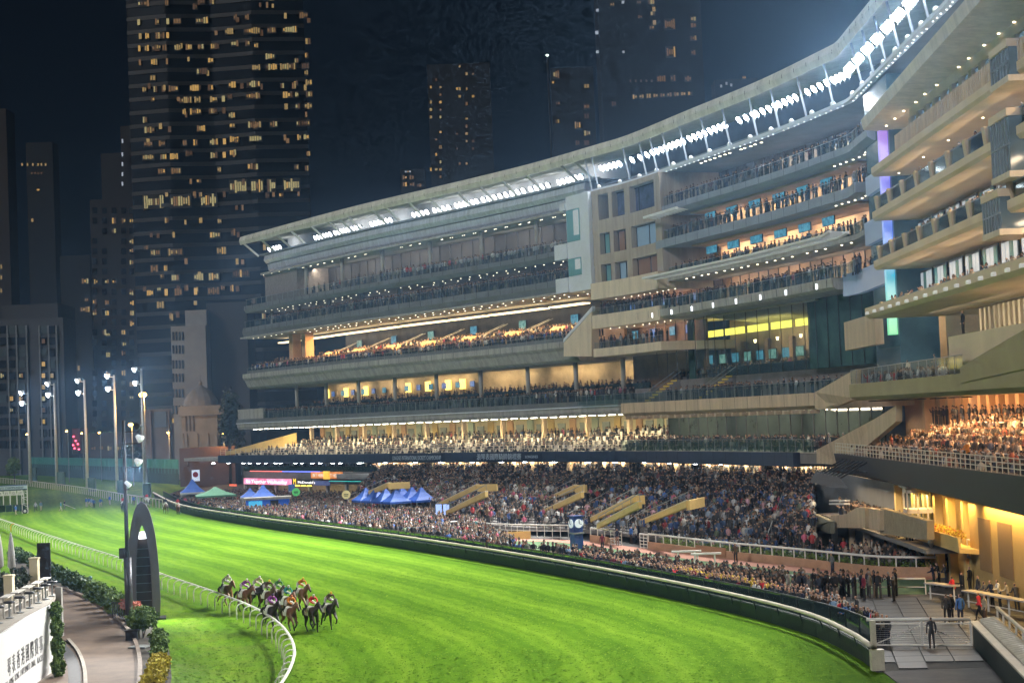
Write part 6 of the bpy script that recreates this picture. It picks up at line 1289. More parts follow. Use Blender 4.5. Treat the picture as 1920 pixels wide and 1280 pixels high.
for i, (x, yb, yt, hx) in enumerate(poles):
    p = G(x, yb); h = PY(x - 4, yt, p[1])[2]; w = ['first', 'second', 'third', 'fourth', 'fifth'][i]; t = thing('floodlight_pole', w + ' tall pale floodlight pole from the picture edge along the far bend', 'floodlight', p, group='floodlight poles round the far bend')
    s_ = p[1] / 400; MB().tube([p, p + np.array([0, 0, h])], [.40 * s_, .24 * s_], 10).build('pole', M_POLE, t, True)
    for j, (dz, dx) in enumerate(((-.2, -1.4), (-3.2, -1.3))):
        c = p + np.array([dx * s_, -1.0, h + dz]); d = np.array([-.55, -.55, -.45]) if j == 0 else np.array([-.5, -.6, -.4]); d /= np.linalg.norm(d)
        MB().tube([c - d * .9 * s_, c, c + d * .1], [.25 * s_, .62 * s_, .66 * s_], 10).build('flood_head', [mat('head_shell', (.7, .72, .75), .4, emit=(.9, .95, 1), es=.35)], t, True); MB().tube([c + d * .1, c + d * .14], .58 * s_, 10).build('lens', emis('pole_lens', (.86, .92, 1), 12), t); MB().bar(c, p + np.array([0, 0, h + dz - .3]), .2 * s_).build('arm', M_POLE, t)
    spot('pole_beam', p + np.array([-1.5, -2, h]), (p[0] + 60, p[1] - 90, 0), 16000, 60, .8, (.92, .96, 1), .5)
    spot('pole_beam', p + np.array([-1.2, -2, h - 3]), (p[0] - 30, p[1] + 60, 4), 5000, 100, .8, (.92, .96, 1), .5)
for i, (x, y) in enumerate(((62, 902), (115, 910), (173, 921), (228, 926), (276, 932))):
    p = G(x, y); t = thing('equipment_cabinet', ['first', 'second', 'third', 'fourth', 'fifth'][i] + ' grey green cabinet from the picture edge at a floodlight pole foot', 'cabinet', p, group='cabinets at the floodlight poles'); k = p[1] / 400; MB().box(p + np.array([0, 0, 1.6 * k]), (1.7 * k, 1.2, 3.2 * k)).build('body', mat('cabinet_green', (.07, .14, .12), .5), t); MB().box(p + np.array([0, -.65, 1.7 * k]), (.7 * k, .06, 2.6 * k)).build('door', mat('cabinet_green2', (.09, .17, .145), .5), t)
def tree(lab, px, py, rpx, hpx, m, name='tree', D=None, n=2600, size=.55, squash=1.0, group=None):
    p = G(px, py) if D is None else PY(px, py, D); s_ = FPX / p[1]; r = rpx / s_; h = hpx / s_; p = np.array([p[0], p[1], 0]); t = thing(name, lab, 'tree', p, group=group)
    zc = G(px, py)[2] if D is None else 0
    MB().tube([p, p + np.array([r * .05, 0, h * .35]), p + np.array([-r * .05, 0, h * .7])], [r * .09, r * .06, r * .03], 7).build('trunk', mat('bark', (.06, .04, .025), .9), t, True)
    P = []
    for k in range(9):
        a = RNG.uniform(0, 6.28); rr = RNG.uniform(0, .55) * r; zz = h * RNG.uniform(.45, .85); P.append(blob_pts(p + np.array([rr * math.cos(a), rr * math.sin(a), zz]), (r * RNG.uniform(.35, .55), r * RNG.uniform(.35, .55), h * RNG.uniform(.13, .22) * squash), n // 9, .6))
    leaves(np.concatenate(P), size * s_ ** 0 * r / 9 + .12).build('crown', m, t, kind='stuff'); 
    mb = MB()
    for k in range(5): a = k * 1.26; mb.bar(p + np.array([0, 0, h * .35]), p + np.array([r * .55 * math.cos(a), r * .55 * math.sin(a), h * .65]), r * .03)
    mb.build('limb', mat('bark', (.06, .04, .025), .9), t); return t
tree('round leafy tree lit green behind the fence between third and fourth poles', 196, 888, 44, 78, M_LEAF, n=3600)
tree('dim leafy tree behind the fence by the second pole', 92, 880, 34, 62, M_LEAFD)
tree('small bright green shrub tree inside the fence by the first pole', 27, 904, 20, 48, M_LEAFL, 'shrub_tree', n=1800)
tree('dark tall tree between the old tower and the grandstand end', 432, 905, 36, 190, M_LEAFD, D=395, n=3000)
tree('dark tree mass beside the stone temple roof', 400, 905, 28, 130, M_LEAFD, D=430, n=2200)
tree('dim tree crown behind the fifth pole', 250, 895, 24, 66, M_LEAFD)
# ================================================================ CITY
def tower(lab, x0, x1, ytop, D, col, rows=None, name='tower_block', ybot=905, depth=None, group=None, var=.3, rz=0.0):
    a, b = PY(x0, ytop, D), PY(x1, ytop, D); w = b[0] - a[0]; h = a[2]; t = thing(name, lab, 'building', ((a[0] + b[0]) / 2, D, 0), group=group); d = depth or max(12, w * .7)
    MB().box(((a[0] + b[0]) / 2, D + d / 2, h / 2 - .2), (w, d, h + .4)).build('wall', mat('tower_wall_%d' % len(MATS), col, .8, var=var, scale=.05), t)
    return t, a[0], b[0], h, w
LITM = [emis('lit_%d' % i, c, s * .55) for i, (c, s) in enumerate([((1, .60, .16), .75), ((1, .68, .25), .45), ((1, .55, .22), .25), ((.95, .80, .35), .55), ((1, .50, .22), .12), ((.75, .85, 1), .7)])]
def win(t, D, x, y, w, h, mi=None, frame=True, proud=.25):
    a = PY(x - w / 2, y - h / 2, D); b = PY(x + w / 2, y + h / 2, D); c = (a + b) / 2; W_, H_ = b[0] - a[0], a[2] - b[2]
    wn = MB().box((c[0], D - proud, c[2]), (W_ * 1.12, .3, H_ * 1.12)).build('window', mat('dark_frame', (.015, .015, .016), .5), t); k = int(RNG.choice([0, 1, 2, 3, 4], p=[.2, .27, .2, .15, .18])) if mi is None else mi
    n = max(1, int(round(w / 4.4)))
    if n == 1: MB().box((c[0], D - proud - .2, c[2]), (W_, .12, H_)).build('pane', LITM[k], wn)
    else:
        for q in range(n): MB().box((a[0] + W_ * (q + .5) / n, D - proud - .2, c[2]), (W_ / n * RNG.uniform(.55, .86), .12, H_ * RNG.choice([1, .75, .5]))).build('pane', LITM[k if RNG.random() < .6 else int(RNG.integers(5))], wn)
# --- big glass tower with three facets
D1 = 560
T1 = thing('glass_tower', 'huge dark glass apartment tower with many warm lit windows left of the stand', 'tower', (PY(420, 600, D1)[0], D1, 0))
pl = [PY(256, 600, D1 + 6)[:2], PY(330, 600, D1 + 3)[:2], PY(415, 600, D1 + 6)[:2], PY(480, 600, D1 + 4)[:2], PY(492, 600, D1 + 3)[:2], PY(590, 600, D1 + 6)[:2], PY(585, 600, D1 + 60)[:2], PY(262, 600, D1 + 60)[:2]]
MB().prism([tuple(q) for q in pl], 0, 200).build('wall', mat('tower_glass', (.006, .008, .010), .18, var=.4, scale=.06), T1)
mb = MB()
for k, y in enumerate(np.arange(-30, 860, 25.2)):
    for i in range(5):
        a, b = pl[i], pl[i + 1]; z = PY(400, y + 9, D1 + 5)[2]
        mb.bar((a[0], a[1] - .1, z), (b[0], b[1] - .1, z), .3, 1.3)
mb.build('floor_band', mat('tower_band', (.007, .008, .009), .6), T1, kind='stuff')
xs = np.array([q[0] for q in pl[:6]]); ys_ = np.array([q[1] for q in pl[:6]])
def t1win(x, y, w, h=14, mi=None):
    dd = D1 + 5
    X = PY(x, y, dd)[0]; dd = float(np.interp(X, xs, ys_)) - .3
    win(T1, dd, x, y, w, h, mi)
for y, L in {3: [(262, 12), (275, 12), (312, 8), (376, 16), (398, 10), (462, 9), (506, 14), (545, 22), (572, 14)], 38: [(262, 6), (296, 9), (315, 6), (334, 16), (378, 26), (442, 8), (464, 9), (536, 6), (570, 18)], 64: [(262, 6), (278, 9), (300, 20), (315, 6), (432, 18), (472, 34), (508, 18), (544, 30)],
             87: [(262, 5), (277, 10), (292, 16), (310, 10), (332, 14), (354, 14), (378, 12), (402, 18), (440, 16), (464, 10), (576, 12)], 113: [(264, 5), (289, 14), (315, 5), (396, 12), (508, 20), (574, 8)], 133: [(380, 22), (482, 18), (508, 24), (540, 34), (572, 16)], 143: [(286, 12)], 164: [(271, 9), (290, 8), (308, 7), (326, 20), (366, 20), (394, 12), (434, 16), (476, 28), (557, 9), (578, 14)],
             186: [(352, 18), (372, 14), (400, 16), (418, 7), (432, 10), (477, 30), (540, 22), (558, 8), (578, 14)], 208: [(346, 8), (366, 24), (400, 18), (419, 7), (535, 8), (558, 10), (577, 16)], 221: [(273, 10), (434, 14)], 240: [(280, 22), (320, 7), (376, 18), (434, 12), (478, 28), (514, 16), (560, 9), (575, 18)], 266: [(278, 18), (305, 14), (346, 9), (365, 10), (402, 18), (420, 7), (440, 20), (478, 26), (535, 6), (560, 9), (576, 12)],
             291: [(280, 24), (305, 14), (328, 18), (400, 16), (420, 7), (436, 14)], 318: [(305, 16), (330, 20), (410, 8), (470, 12)], 375: [(288, 44), (340, 42), (392, 34)], 355: [(446, 36), (483, 26), (510, 18), (548, 34)], 440: [(402, 22), (436, 10)], 470: [(290, 20), (330, 30), (415, 20)], 500: [(288, 16), (312, 8)], 518: [(330, 16), (372, 20), (400, 22), (452, 34)], 545: [(281, 14), (313, 7), (335, 16), (367, 7), (400, 24), (436, 8)], 568: [(300, 16)], 592: [(322, 8)]}.items():
    for x, w in L: t1win(x + RNG.uniform(-2, 2), y + (0 if x < 425 else -4) + (415 - x) * .03, w * .88, 10.5 if y < 350 else (22 if y < 400 else 12), 3 if y in (375, 355) else None)
for k in range(95):
    yy = int(RNG.integers(0, 24)) * 25.2 + 12 + RNG.uniform(-2, 2)
    t1win(RNG.uniform(268, 580), yy, RNG.uniform(4, 9), RNG.uniform(7, 11), int(RNG.choice([4, 4, 2, 1])))
# --- others
def sparse(t, D, x0, x1, y0, y1, n, w=(4, 8), h=(6, 9), mi=None, cols=None):
    for k in range(n):
        x = RNG.uniform(x0, x1) if cols is None else cols[RNG.integers(len(cols))]; win(t, D, x, y0 + round((RNG.uniform(0, 1) * (y1 - y0)) / 14) * 14, RNG.uniform(*w), RNG.uniform(*h), mi)
t, *_ = tower('tall dark residential block with stepped top left of the glass tower', 168, 258, 375, 640, (.016, .011, .009)); 
a = PY(223, 235, 645); b = PY(256, 235, 645); MB().box(((a[0] + b[0]) / 2, 665, a[2] / 2), (b[0] - a[0], 36, a[2])).build('upper_block', mat('upper_block_wall', (.013, .010, .009), .8, var=.3, scale=.05), t)
a = PY(184, 285, 650); b = PY(224, 285, 650); MB().box(((a[0] + b[0]) / 2, 672, a[2] / 2), (b[0] - a[0], 36, a[2])).build('upper_block', MATS['upper_block_wall'], t)
for (x, y) in ((180, 528), (201, 528), (215, 528), (247, 453), (247, 492), (247, 470), (247, 550), (201, 567), (248, 568), (201, 587), (248, 587), (203, 665), (232, 662), (248, 607), (178, 588), (203, 627), (247, 720), (203, 700), (234, 645), (247, 745)): win(t, 640, x, y, 8, 8)
for y in np.arange(395, 800, 19):
    for x in (178, 196, 214, 232, 247):
        if RNG.random() < .8: win(t, 640, x, y, 8, 10, None if RNG.random() < .02 else 4) if RNG.random() < .12 else MB().box((PY(x, y, 640)[0], 639.85, PY(x, y, 640)[2]), (1.7, .5, 2.2)).build('window', mat('unlit_window', (.010, .010, .012), .2), t)
for y in (265, 290, 308, 327, 345): win(t, 645, 230, y, 3, 7, 5); win(t, 645, 252, y, 3, 6, 5) if y in (265, 327) else None
t, *_ = tower('grey gridded apartment block with pale vertical ribs at the left picture edge', -10, 118, 600, 600, (.075, .075, .08))
a = PY(0, 572, 606); b = PY(105, 572, 606); MB().box(((a[0] + b[0]) / 2, 620, a[2] / 2), (b[0] - a[0], 24, a[2])).build('roof_block', mat('roof_block_wall', (.05, .05, .052), .8), t)
mb = MB()
for x in (14, 31, 50, 74, 91, 106): p = PY(x, 610, 600); mb.box((p[0], 599.6, p[2] / 2), (.5, .8, p[2]))
mb.build('rib', mat('rib_pale', (.20, .21, .22), .7), t, kind='stuff')
for y in np.arange(618, 835, 21.5):
    for x, w in ((5, 14), (22, 14), (40, 15), (82, 13), (98, 12)):
        p = PY(x, y, 600); r = RNG.random()
        if r < .24: win(t, 600, x, y, w * .5, 8)
        MB().box((p[0], 599.8, p[2]), (w * .187, .5, 2.6)).build('window', mat('unlit_window', (.010, .010, .012), .2) if r < .8 else mat('curtain_window', (.06, .08, .08), .4), t)
t, *_ = tower('slim brown tower sliced by the left picture edge', -20, 11, 205, 700, (.024, .015, .011)); [win(t, 700, 3, y, 3, 7, 1) for y in (500, 520, 545)]
t, *_ = tower('faint dark tower with a lit rooftop row at upper left', 48, 98, 268, 900, (.003, .0035, .0042)); [win(t, 900, x, 309, 3, 5, 1) for x in (42, 52, 62, 72, 78, 86)]; [win(t, 900, x, 325, 3, 4, 4) for x in (60, 66, 72, 78)]; win(t, 900, 72, 356, 5, 3, 0); win(t, 900, 61, 413, 4, 6, 1)
t, *_ = tower('black tower block in the gap left of the stepped residential block', 112, 168, 480, 760, (.003, .0035, .0042)); [win(t, 760, x, y, w, 9) for x, y, w in ((160, 527, 14), (163, 562, 7), (160, 580, 18), (131, 665, 6), (148, 690, 4))]
# white older building with slit windows
D4 = 470; t, *_ = tower('pale grey building with narrow slit windows between the towers and stand', 320, 385, 612, D4, (.30, .29, .275), depth=16)
a = PY(346, 582, D4 + 2); b = PY(386, 582, D4 + 2); MB().box(((a[0] + b[0]) / 2, D4 + 11, a[2] / 2), (b[0] - a[0], 17, a[2])).build('upper_block', mat('pale_grey_wall', (.30, .29, .275), .8, var=.2, scale=.1), t)
a = PY(385, 568, D4 + 6); b = PY(462, 600, D4 + 6); MB().box(((a[0] + b[0]) / 2, D4 + 14, a[2] / 2), (b[0] - a[0], 14, a[2])).build('side_block', mat('dark_side_wall', (.040, .042, .046), .8), t)
for y in (630, 655, 683, 708, 737, 768):
    for x in (325, 331, 337, 343): p = PY(x, y, D4); MB().box((p[0], D4 - .05, p[2]), (.42, .4, 2.3)).build('slit_window', mat('unlit_window', (.010, .010, .012), .2), t)
    for x in (371, 378): p = PY(x, y - 8, D4); MB().box((p[0], D4 + 1.9, p[2]), (.42, .4, 2.3)).build('slit_window', mat('unlit_window', (.010, .010, .012), .2), t)
# domed stone temple
D5 = 425; tm_ = thing('stone_temple', 'small grey stone building with a stepped domed roof and tall slots', 'building', PY(382, 880, D5) * [1, 1, 0]); M_ST = mat('temple_stone', (.20, .19, .17), .85, var=.3, scale=.2)
def bxp(nm, x0, x1, y0, y1, D, m, dep=12, t=tm_): a, b = PY(x0, y0, D), PY(x1, y1, D); return MB().box(((a[0] + b[0]) / 2, D + dep / 2, (a[2] + b[2]) / 2), (b[0] - a[0], dep, a[2] - b[2])).build(nm, m, t)
bxp('wall', 340, 412, 775, 915, D5, M_ST); bxp('cornice', 334, 432, 762, 776, D5 - 1, M_ST, 14)
c = PY(377, 762, D5 + 6); MB().lathe((c[0], c[1], c[2] - .2), [(4.6, 0), (4.3, 1.6), (3.9, 2.4), (3.2, 3.4), (2.0, 4.6), (.8, 5.3), (.45, 5.6), (.5, 6.2), (.15, 6.8), (.06, 8.2)], 16).build('dome', M_ST, tm_)
for x in (349, 356, 363): bxp('slot', x - 2, x + 2, 776, 808, D5 - .2, M_DK, .6)
for x in (345, 352, 372, 392, 408): bxp('pilaster', x - 1.6, x + 1.6, 812, 900, D5 - .4, mat('temple_light', (.26, .24, .22), .85), .8)
# row of low shop fronts behind the fence, orange street lamps, small lights of traffic
t, *_ = tower('low orange lit block behind the fence by the tallest pole', 262, 345, 768, 520, (.20, .13, .09), depth=14); [bxp('pillar', x - 3, x + 3, 770, 900, 519, mat('shop_pillar', (.32, .19, .11), .8), 1.0, t) for x in (283, 318)]; win(t, 519, 330, 788, 14, 8, 0); bxp('shutter', 289, 312, 772, 800, 519.5, M_DARKG, .6, t)
t, *_ = tower('dim low building behind the round tree', 168, 262, 812, 540, (.07, .05, .042), depth=12); [win(t, 540, x, 838 + (x % 3), 9, 8, 2) for x in (176, 190, 206, 224, 240, 252)]
t, *_ = tower('shadowy brick building by the end of the green fence', 336, 440, 840, 400, (.11, .06, .042), depth=8, var=.5); [win(t, 400, x, 868, 5, 8, 4) for x in (350, 398)]
M_SODIUM = emis('sodium_lamp', (1, .45, .09), 30)
for i, (x, y, D, r, lab) in enumerate(((268, 740, 400, .95, 'orange street lamp with a broad glow, brightest, beside the fifth pole'), (245, 796, 420, .6, 'orange street lamp behind the black lamp post head'), (125, 808, 480, .32, 'small orange street lamp between first and second poles'), (186, 811, 480, .32, 'small orange street lamp right of the third pole'), (153, 812, 500, .3, 'faint orange street lamp just left of the third pole'), (418, 812, 400, .36, 'orange street lamp in the trees beside the temple'), (315, 811, 450, .36, 'orange street lamp by the orange lit block'), (50, 814, 500, .3, 'small orange street lamp at the foot of the ribbed block'))):
    p = PY(x, y, D); t = thing('street_lamp', lab, 'street lamp', (p[0], p[1], 0), group='orange street lamps'); MB().tube([(p[0], p[1] + 1.2, 0), (p[0], p[1] + 1.2, p[2] + .3), (p[0], p[1] + .2, p[2] + .5)], .12, 6).build('post', M_STEEL, t); MB().lathe((p[0], p[1], p[2]), [(r * .6, -r * .5), (r, 0), (r * .6, r * .5)], 10).build('lamp', M_SODIUM, t)
    if i < 2 or i in (5, 6):
        l = bpy.data.lights.new('street_lamp_light', 'POINT'); l.energy = 9000 if i == 0 else 2500; l.color = (1, .5, .14); l.shadow_soft_size = .5; lo = bpy.data.objects.new('street_lamp_light', l); COL.objects.link(lo); lo.location = (p[0], p[1] - 1.5, p[2] - .5)
p = G(143, 880) * [1, 1, 0]; D = 520; bs = thing('double_decker_bus', 'dark bus with red and pink lights seen through the gap behind the fence', 'bus', PY(143, 840, D) * [1, 1, 0]); a, b = PY(135, 803, D), PY(151, 850, D); MB().box(((a[0] + b[0]) / 2, D + 5, (a[2] + b[2]) / 2), (b[0] - a[0], 10, a[2] - b[2])).build('body', mat('bus_red', (.10, .015, .02), .4), bs)
for x in (139, 147): MB().lathe(PY(x, 846, D - .3), [(.5, -.5), (.6, 0), (.5, .5)], 8).build('wheel', M_DK, bs)
for x, y in ((138, 818), (142, 826), (146, 832), (140, 840), (148, 842), (137, 834)): q = PY(x, y, D - .4); MB().lathe(q, [(.25, -.2), (.28, 0), (.2, .2)], 6).build('tail_light', emis('tail_red', (1, .08, .15), 6), bs)
# towers behind the stand
t, *_ = tower('dark tower with scattered tiny lights behind the wing roof', 800, 918, 122, 900, (.003, .0035, .0042)); sparse(t, 900, 805, 835, 150, 340, 22, (3, 5), (3, 6), cols=[808, 818, 826]); sparse(t, 900, 850, 890, 125, 320, 24, (3, 5), (3, 6), cols=[857, 862, 875, 887])
t, *_ = tower('low dark block with a lit corner behind the wing roof', 750, 796, 318, 800, (.003, .0035, .0042)); [win(t, 800, x, y, 9, 7, 2) for x, y in ((759, 333), (772, 333), (759, 346), (773, 346), (786, 348))]; win(t, 800, 765, 322, 12, 3, 5)
t, *_ = tower('slim dark tower with orange windows behind the roof bend', 1032, 1112, 128, 850, (.003, .0035, .0042)); [win(t, 850, x, y, w, h, m_) for x, y, w, h, m_ in ((1043, 140, 12, 14, 2), (1046, 194, 8, 8, 2), (1045, 228, 8, 6, 4), (1100, 162, 10, 6, 1), (1100, 200, 11, 10, 2), (1100, 218, 10, 10, 4), (1083, 235, 12, 12, 2), (1101, 250, 12, 9, 3), (1083, 268, 8, 8, 4), (1100, 268, 10, 8, 4), (1037, 155, 4, 4, 0))]
q = PY(1026, 104, 850); t = thing('rooftop_beacon', 'single bright greenish beacon light in the sky above the roof bend', 'beacon', (q[0], q[1], 0)); MB().lathe(q, [(.3, -.5), (.8, 0), (.3, .5)], 8).build('lamp', emis('beacon', (.8, 1, .85), 4), t); MB().tube([(q[0], q[1] + .5, 0), (q[0], q[1] + .5, q[2])], .5, 6).build('mast', M_DK, t)
t, *_ = tower('tall dark tower with pale column of lit windows behind the centre roof', 1118, 1310, -60, 800, (.003, .0035, .0042)); [win(t, 800, x, y, w, h, m_) for x, y, w, h, m_ in ((1120, 20, 5, 5, 5), (1119, 62, 6, 6, 5), (1120, 98, 5, 5, 5), (1148, 9, 8, 6, 1), (1168, 5, 5, 5, 5), (1198, 5, 8, 6, 2), (1200, 32, 8, 5, 2), (1221, 4, 12, 8, 4), (1226, 18, 6, 8, 1), (1224, 26, 9, 8, 4), (1227, 43, 6, 8, 1), (1222, 52, 9, 8, 4), (1256, 46, 20, 18, 2), (1258, 98, 18, 18, 2), (1300, 36, 10, 9, 2), (1300, 48, 10, 7, 2), (1300, 72, 12, 8, 2), (1300, 99, 8, 8, 2), (1169, 98, 4, 4, 5), (1240, 148, 16, 10, 2), (1262, 147, 10, 10, 2), (1290, 148, 12, 9, 2), (1151, 195, 9, 8, 4))]; [win(t, 800, 1190 + k * 13, 182 - k * .8, 9, 7, 1) for k in range(9)]; [win(t, 800, 1182 + k * 10, 152, 3, 4, 4) for k in range(5)]
t, *_ = tower('dark roof with small lamps just over the centre roof edge', 1340, 1420, 150, 900, (.003, .0035, .0042)); [win(t, 900, x, y, 4, 5, 5) for x, y in ((1352, 162), (1362, 157), (1371, 160))]; win(t, 900, 1395, 146, 7, 6, 0)
# veil of lit air is added with the haze at the end
# ================================================================ CROWD : thousands nobody could count, real low figures in one mass
def fig_template(seated=False, up=False):
    V = []; Fc = []; K = []
    def ring(c, rx, ry, n, z, ph=0): return [(c[0] + rx * math.cos(2 * math.pi * k / n + ph), c[1] + ry * math.sin(2 * math.pi * k / n + ph), z) for k in range(n)]
    def loft(rings, k, cap=True, kk=None):
        b = len(V); n = len(rings[0])
        for r in rings: V.extend(r)
        for i in range(len(rings) - 1):
            for j in range(n):
                a, c, d, e = b + i * n + j, b + i * n + (j + 1) % n, b + (i + 1) * n + (j + 1) % n, b + (i + 1) * n + j
                cl = k if kk is None else kk[i]; Fc.extend([(a, c, d), (a, d, e)]); K.extend([cl, cl])
        if cap:
            for j in range(1, n - 1): Fc.append((b + (len(rings) - 1) * n, b + (len(rings) - 1) * n + j, b + (len(rings) - 1) * n + j + 1)); K.append(k if kk is None else kk[-1])
    dz = -.38 if seated else 0
    if seated:
        for s in (-.1, .1):
            loft([[(-.05, s - .08, .40), (-.05, s + .08, .40), (-.05, s + .08, .56), (-.05, s - .08, .56)], [(.42, s - .07, .42), (.42, s + .07, .42), (.42, s + .07, .55), (.42, s - .07, .55)]], 1)
            loft([ring((.42, s), .06, .06, 4, .02), ring((.40, s), .07, .07, 4, .5)], 1)
    else:
        for s in (-.1, .1): loft([ring((0, s * 1.2), .06, .06, 4, 0, .78), ring((0, s), .10, .10, 4, .86, .78)], 1)
    loft([ring((0, 0), .12, .17, 6, .80 + dz), ring((0, 0), .14, .21, 6, 1.22 + dz), ring((-.01, 0), .09, .19, 6, 1.42 + dz), ring((0, 0), .05, .06, 6, 1.49 + dz)], 0)
    loft([ring((.015, 0), .055, .05, 6, 1.47 + dz), ring((.025, 0), .10, .085, 6, 1.56 + dz), ring((.012, 0), .105, .09, 6, 1.635 + dz), ring((0, 0), .05, .05, 6, 1.76 + dz)], 2, True, [2, 2, 3])
    # back of the head
    loft([ring((-.05, 0), .06, .075, 5, 1.53 + dz), ring((-.05, 0), .07, .085, 5, 1.66 + dz)], 3)
    for s in (-1, 1):
        if up: pts = [(0, .22 * s, 1.38 + dz), (.18, .27 * s, 1.2 + dz), (.34, .12 * s, 1.55 + dz)]
        else: pts = [(0, .23 * s, 1.38 + dz), (.02, .27 * s, 1.1 + dz), (.22, .16 * s, .98 + dz)]
        b = len(V)
        for i, p in enumerate(pts):
            r = (.06, .055, .04)[i]
            V.extend([(p[0] + r, p[1], p[2]), (p[0] - r * .5, p[1] + r * .8, p[2]), (p[0] - r * .5, p[1] - r * .8, p[2])])
        for i in range(2):
            for j in range(3):
                a, c, d, e = b + i * 3 + j, b + i * 3 + (j + 1) % 3, b + i * 3 + 3 + (j + 1) % 3, b + i * 3 + 3 + j; Fc.extend([(a, c, d), (a, d, e)]); K.extend([0, 0])
        loft([[(pts[2][0] - .04, pts[2][1] - .04, pts[2][2] - .02), (pts[2][0] + .04, pts[2][1] - .04, pts[2][2] - .02), (pts[2][0] + .04, pts[2][1] + .04, pts[2][2] - .02), (pts[2][0] - .04, pts[2][1] + .04, pts[2][2] - .02)], [(pts[2][0] + .06, pts[2][1], pts[2][2] + .09)] * 4], 2, False)
    return np.array(V), np.array(Fc), np.array(K)
TOPS = {'dark': [(.012, .012, .014)] * 7 + [(.02, .024, .04)] * 4 + [(.04, .04, .042)] * 3 + [(.09, .085, .08)] * 2 + [(.16, .15, .14), (.30, .29, .27), (.10, .03, .03), (.05, .035, .025)],
        'mix': [(.012, .012, .014)] * 6 + [(.025, .03, .055)] * 4 + [(.04, .04, .045)] * 4 + [(.14, .13, .12)] * 2 + [(.62, .61, .58)] * 3 + [(.30, .22, .15)] * 2 + [(.35, .035, .04), (.06, .13, .35), (.25, .3, .35), (.5, .12, .2), (.14, .18, .12)],
        'light': [(.60, .60, .60)] * 4 + [(.35, .36, .38)] * 3 + [(.03, .03, .04)] * 4 + [(.45, .4, .33)] * 2 + [(.12, .15, .25), (.5, .04, .05)],
        'blue': [(.02, .025, .04)] * 5 + [(.06, .11, .24)] * 4 + [(.22, .28, .36)] * 3 + [(.05, .05, .055)] * 5 + [(.52, .54, .56)] * 3 + [(.05, .10, .28)] * 3 + [(.42, .05, .07), (.5, .3, .35), (.2, .2, .2)],
        'warm': [(.10, .07, .055)] * 4 + [(.35, .26, .2)] * 4 + [(.5, .45, .38)] * 3 + [(.03, .03, .03)] * 5 + [(.3, .08, .05), (.12, .12, .16)],
        'suit': [(.02, .02, .028)] * 6 + [(.06, .06, .07)] * 2 + [(.22, .19, .16), (.3, .26, .24)]}
def make_crowd():
    temps = [fig_template(), fig_template(True), fig_template(up=True)]
    C = CROWD; kinds = np.array([0 if c[4] == 0 and RNG.random() > .22 else (2 if c[4] == 0 else c[4]) for c in C])
    VV = []; FF = []; CC = []; base = 0
    for k in range(3):
        idx = np.where(kinds == k)[0]
        if not len(idx): continue
        V, Fc, K = temps[k]; P = np.array([(C[i][0], C[i][1], C[i][2], C[i][3], C[i][6]) for i in idx]); N = len(idx)
        ca, sa = np.cos(P[:, 3]), np.sin(P[:, 3]); sw = P[:, 4] * RNG.normal(1.0, .06, N)
        X = (V[None, :, 0] * ca[:, None] - V[None, :, 1] * sa[:, None]) * sw[:, None] + P[:, 0:1]; Y = (V[None, :, 0] * sa[:, None] + V[None, :, 1] * ca[:, None]) * sw[:, None] + P[:, 1:2]
        Z = V[None, :, 2] * P[:, 4:5] + P[:, 2:3]
        VV.append(np.stack([X, Y, Z], -1).reshape(-1, 3)); FF.append((Fc[None] + (np.arange(N) * len(V))[:, None, None] + base).reshape(-1, 3)); base += N * len(V)
        cl = np.zeros((N, 4, 3))
        for j, i in enumerate(idx):
            t = TOPS[C[i][5]]; cl[j, 0] = np.array(t[RNG.integers(len(t))]) * RNG.uniform(.6, 1.2)
            cl[j, 1] = np.array([(.012, .012, .015), (.02, .028, .055), (.05, .048, .045), (.14, .12, .10), (.012, .012, .014)][RNG.integers(5)])
            cl[j, 2] = np.array([(.34, .205, .14), (.29, .175, .115), (.40, .26, .185), (.22, .125, .08)][RNG.integers(4)]); cl[j, 3] = np.array([(.010, .008, .007), (.012, .010, .010), (.03, .018, .010), (.12, .08, .045), (.2, .2, .2) if RNG.random() < .3 else (.01, .009, .008)][RNG.integers(5)])
        CC.append(cl[:, K].reshape(-1, 3))
    V = np.concatenate(VV); Fc = np.concatenate(FF); Cc = np.concatenate(CC); n = len(Fc)
    me = bpy.data.meshes.new('crowd'); me.vertices.add(len(V)); me.vertices.foreach_set('co', V.astype(np.float32).ravel()); me.loops.add(n * 3); me.loops.foreach_set('vertex_index', Fc.astype(np.int32).ravel())
    me.polygons.add(n); me.polygons.foreach_set('loop_start', (np.arange(n) * 3).astype(np.int32)); me.polygons.foreach_set('loop_total', np.full(n, 3, dtype=np.int32))
    me.update(calc_edges=True)
    a = me.attributes.new('cloth', 'FLOAT_COLOR', 'FACE'); a.data.foreach_set('color', np.c_[Cc, np.ones(n)].astype(np.float32).ravel())
    m = bpy.data.materials.new('crowd_cloth'); m.use_nodes = True; at = m.node_tree.nodes.new('ShaderNodeAttribute'); at.attribute_name = 'cloth'; b = m.node_tree.nodes['Principled BSDF']; b.inputs['Roughness'].default_value = .8
    m.node_tree.links.new(at.outputs['Color'], b.inputs['Base Color']); me.materials.append(m); me.validate()
    o = put('crowd', me); o['kind'] = 'stuff'; tag(o, 'dense mass of spectators filling the terraces, balconies and concourse of the stands', 'crowd')
    print('CROWD', len(C), 'tris', n)
make_crowd()
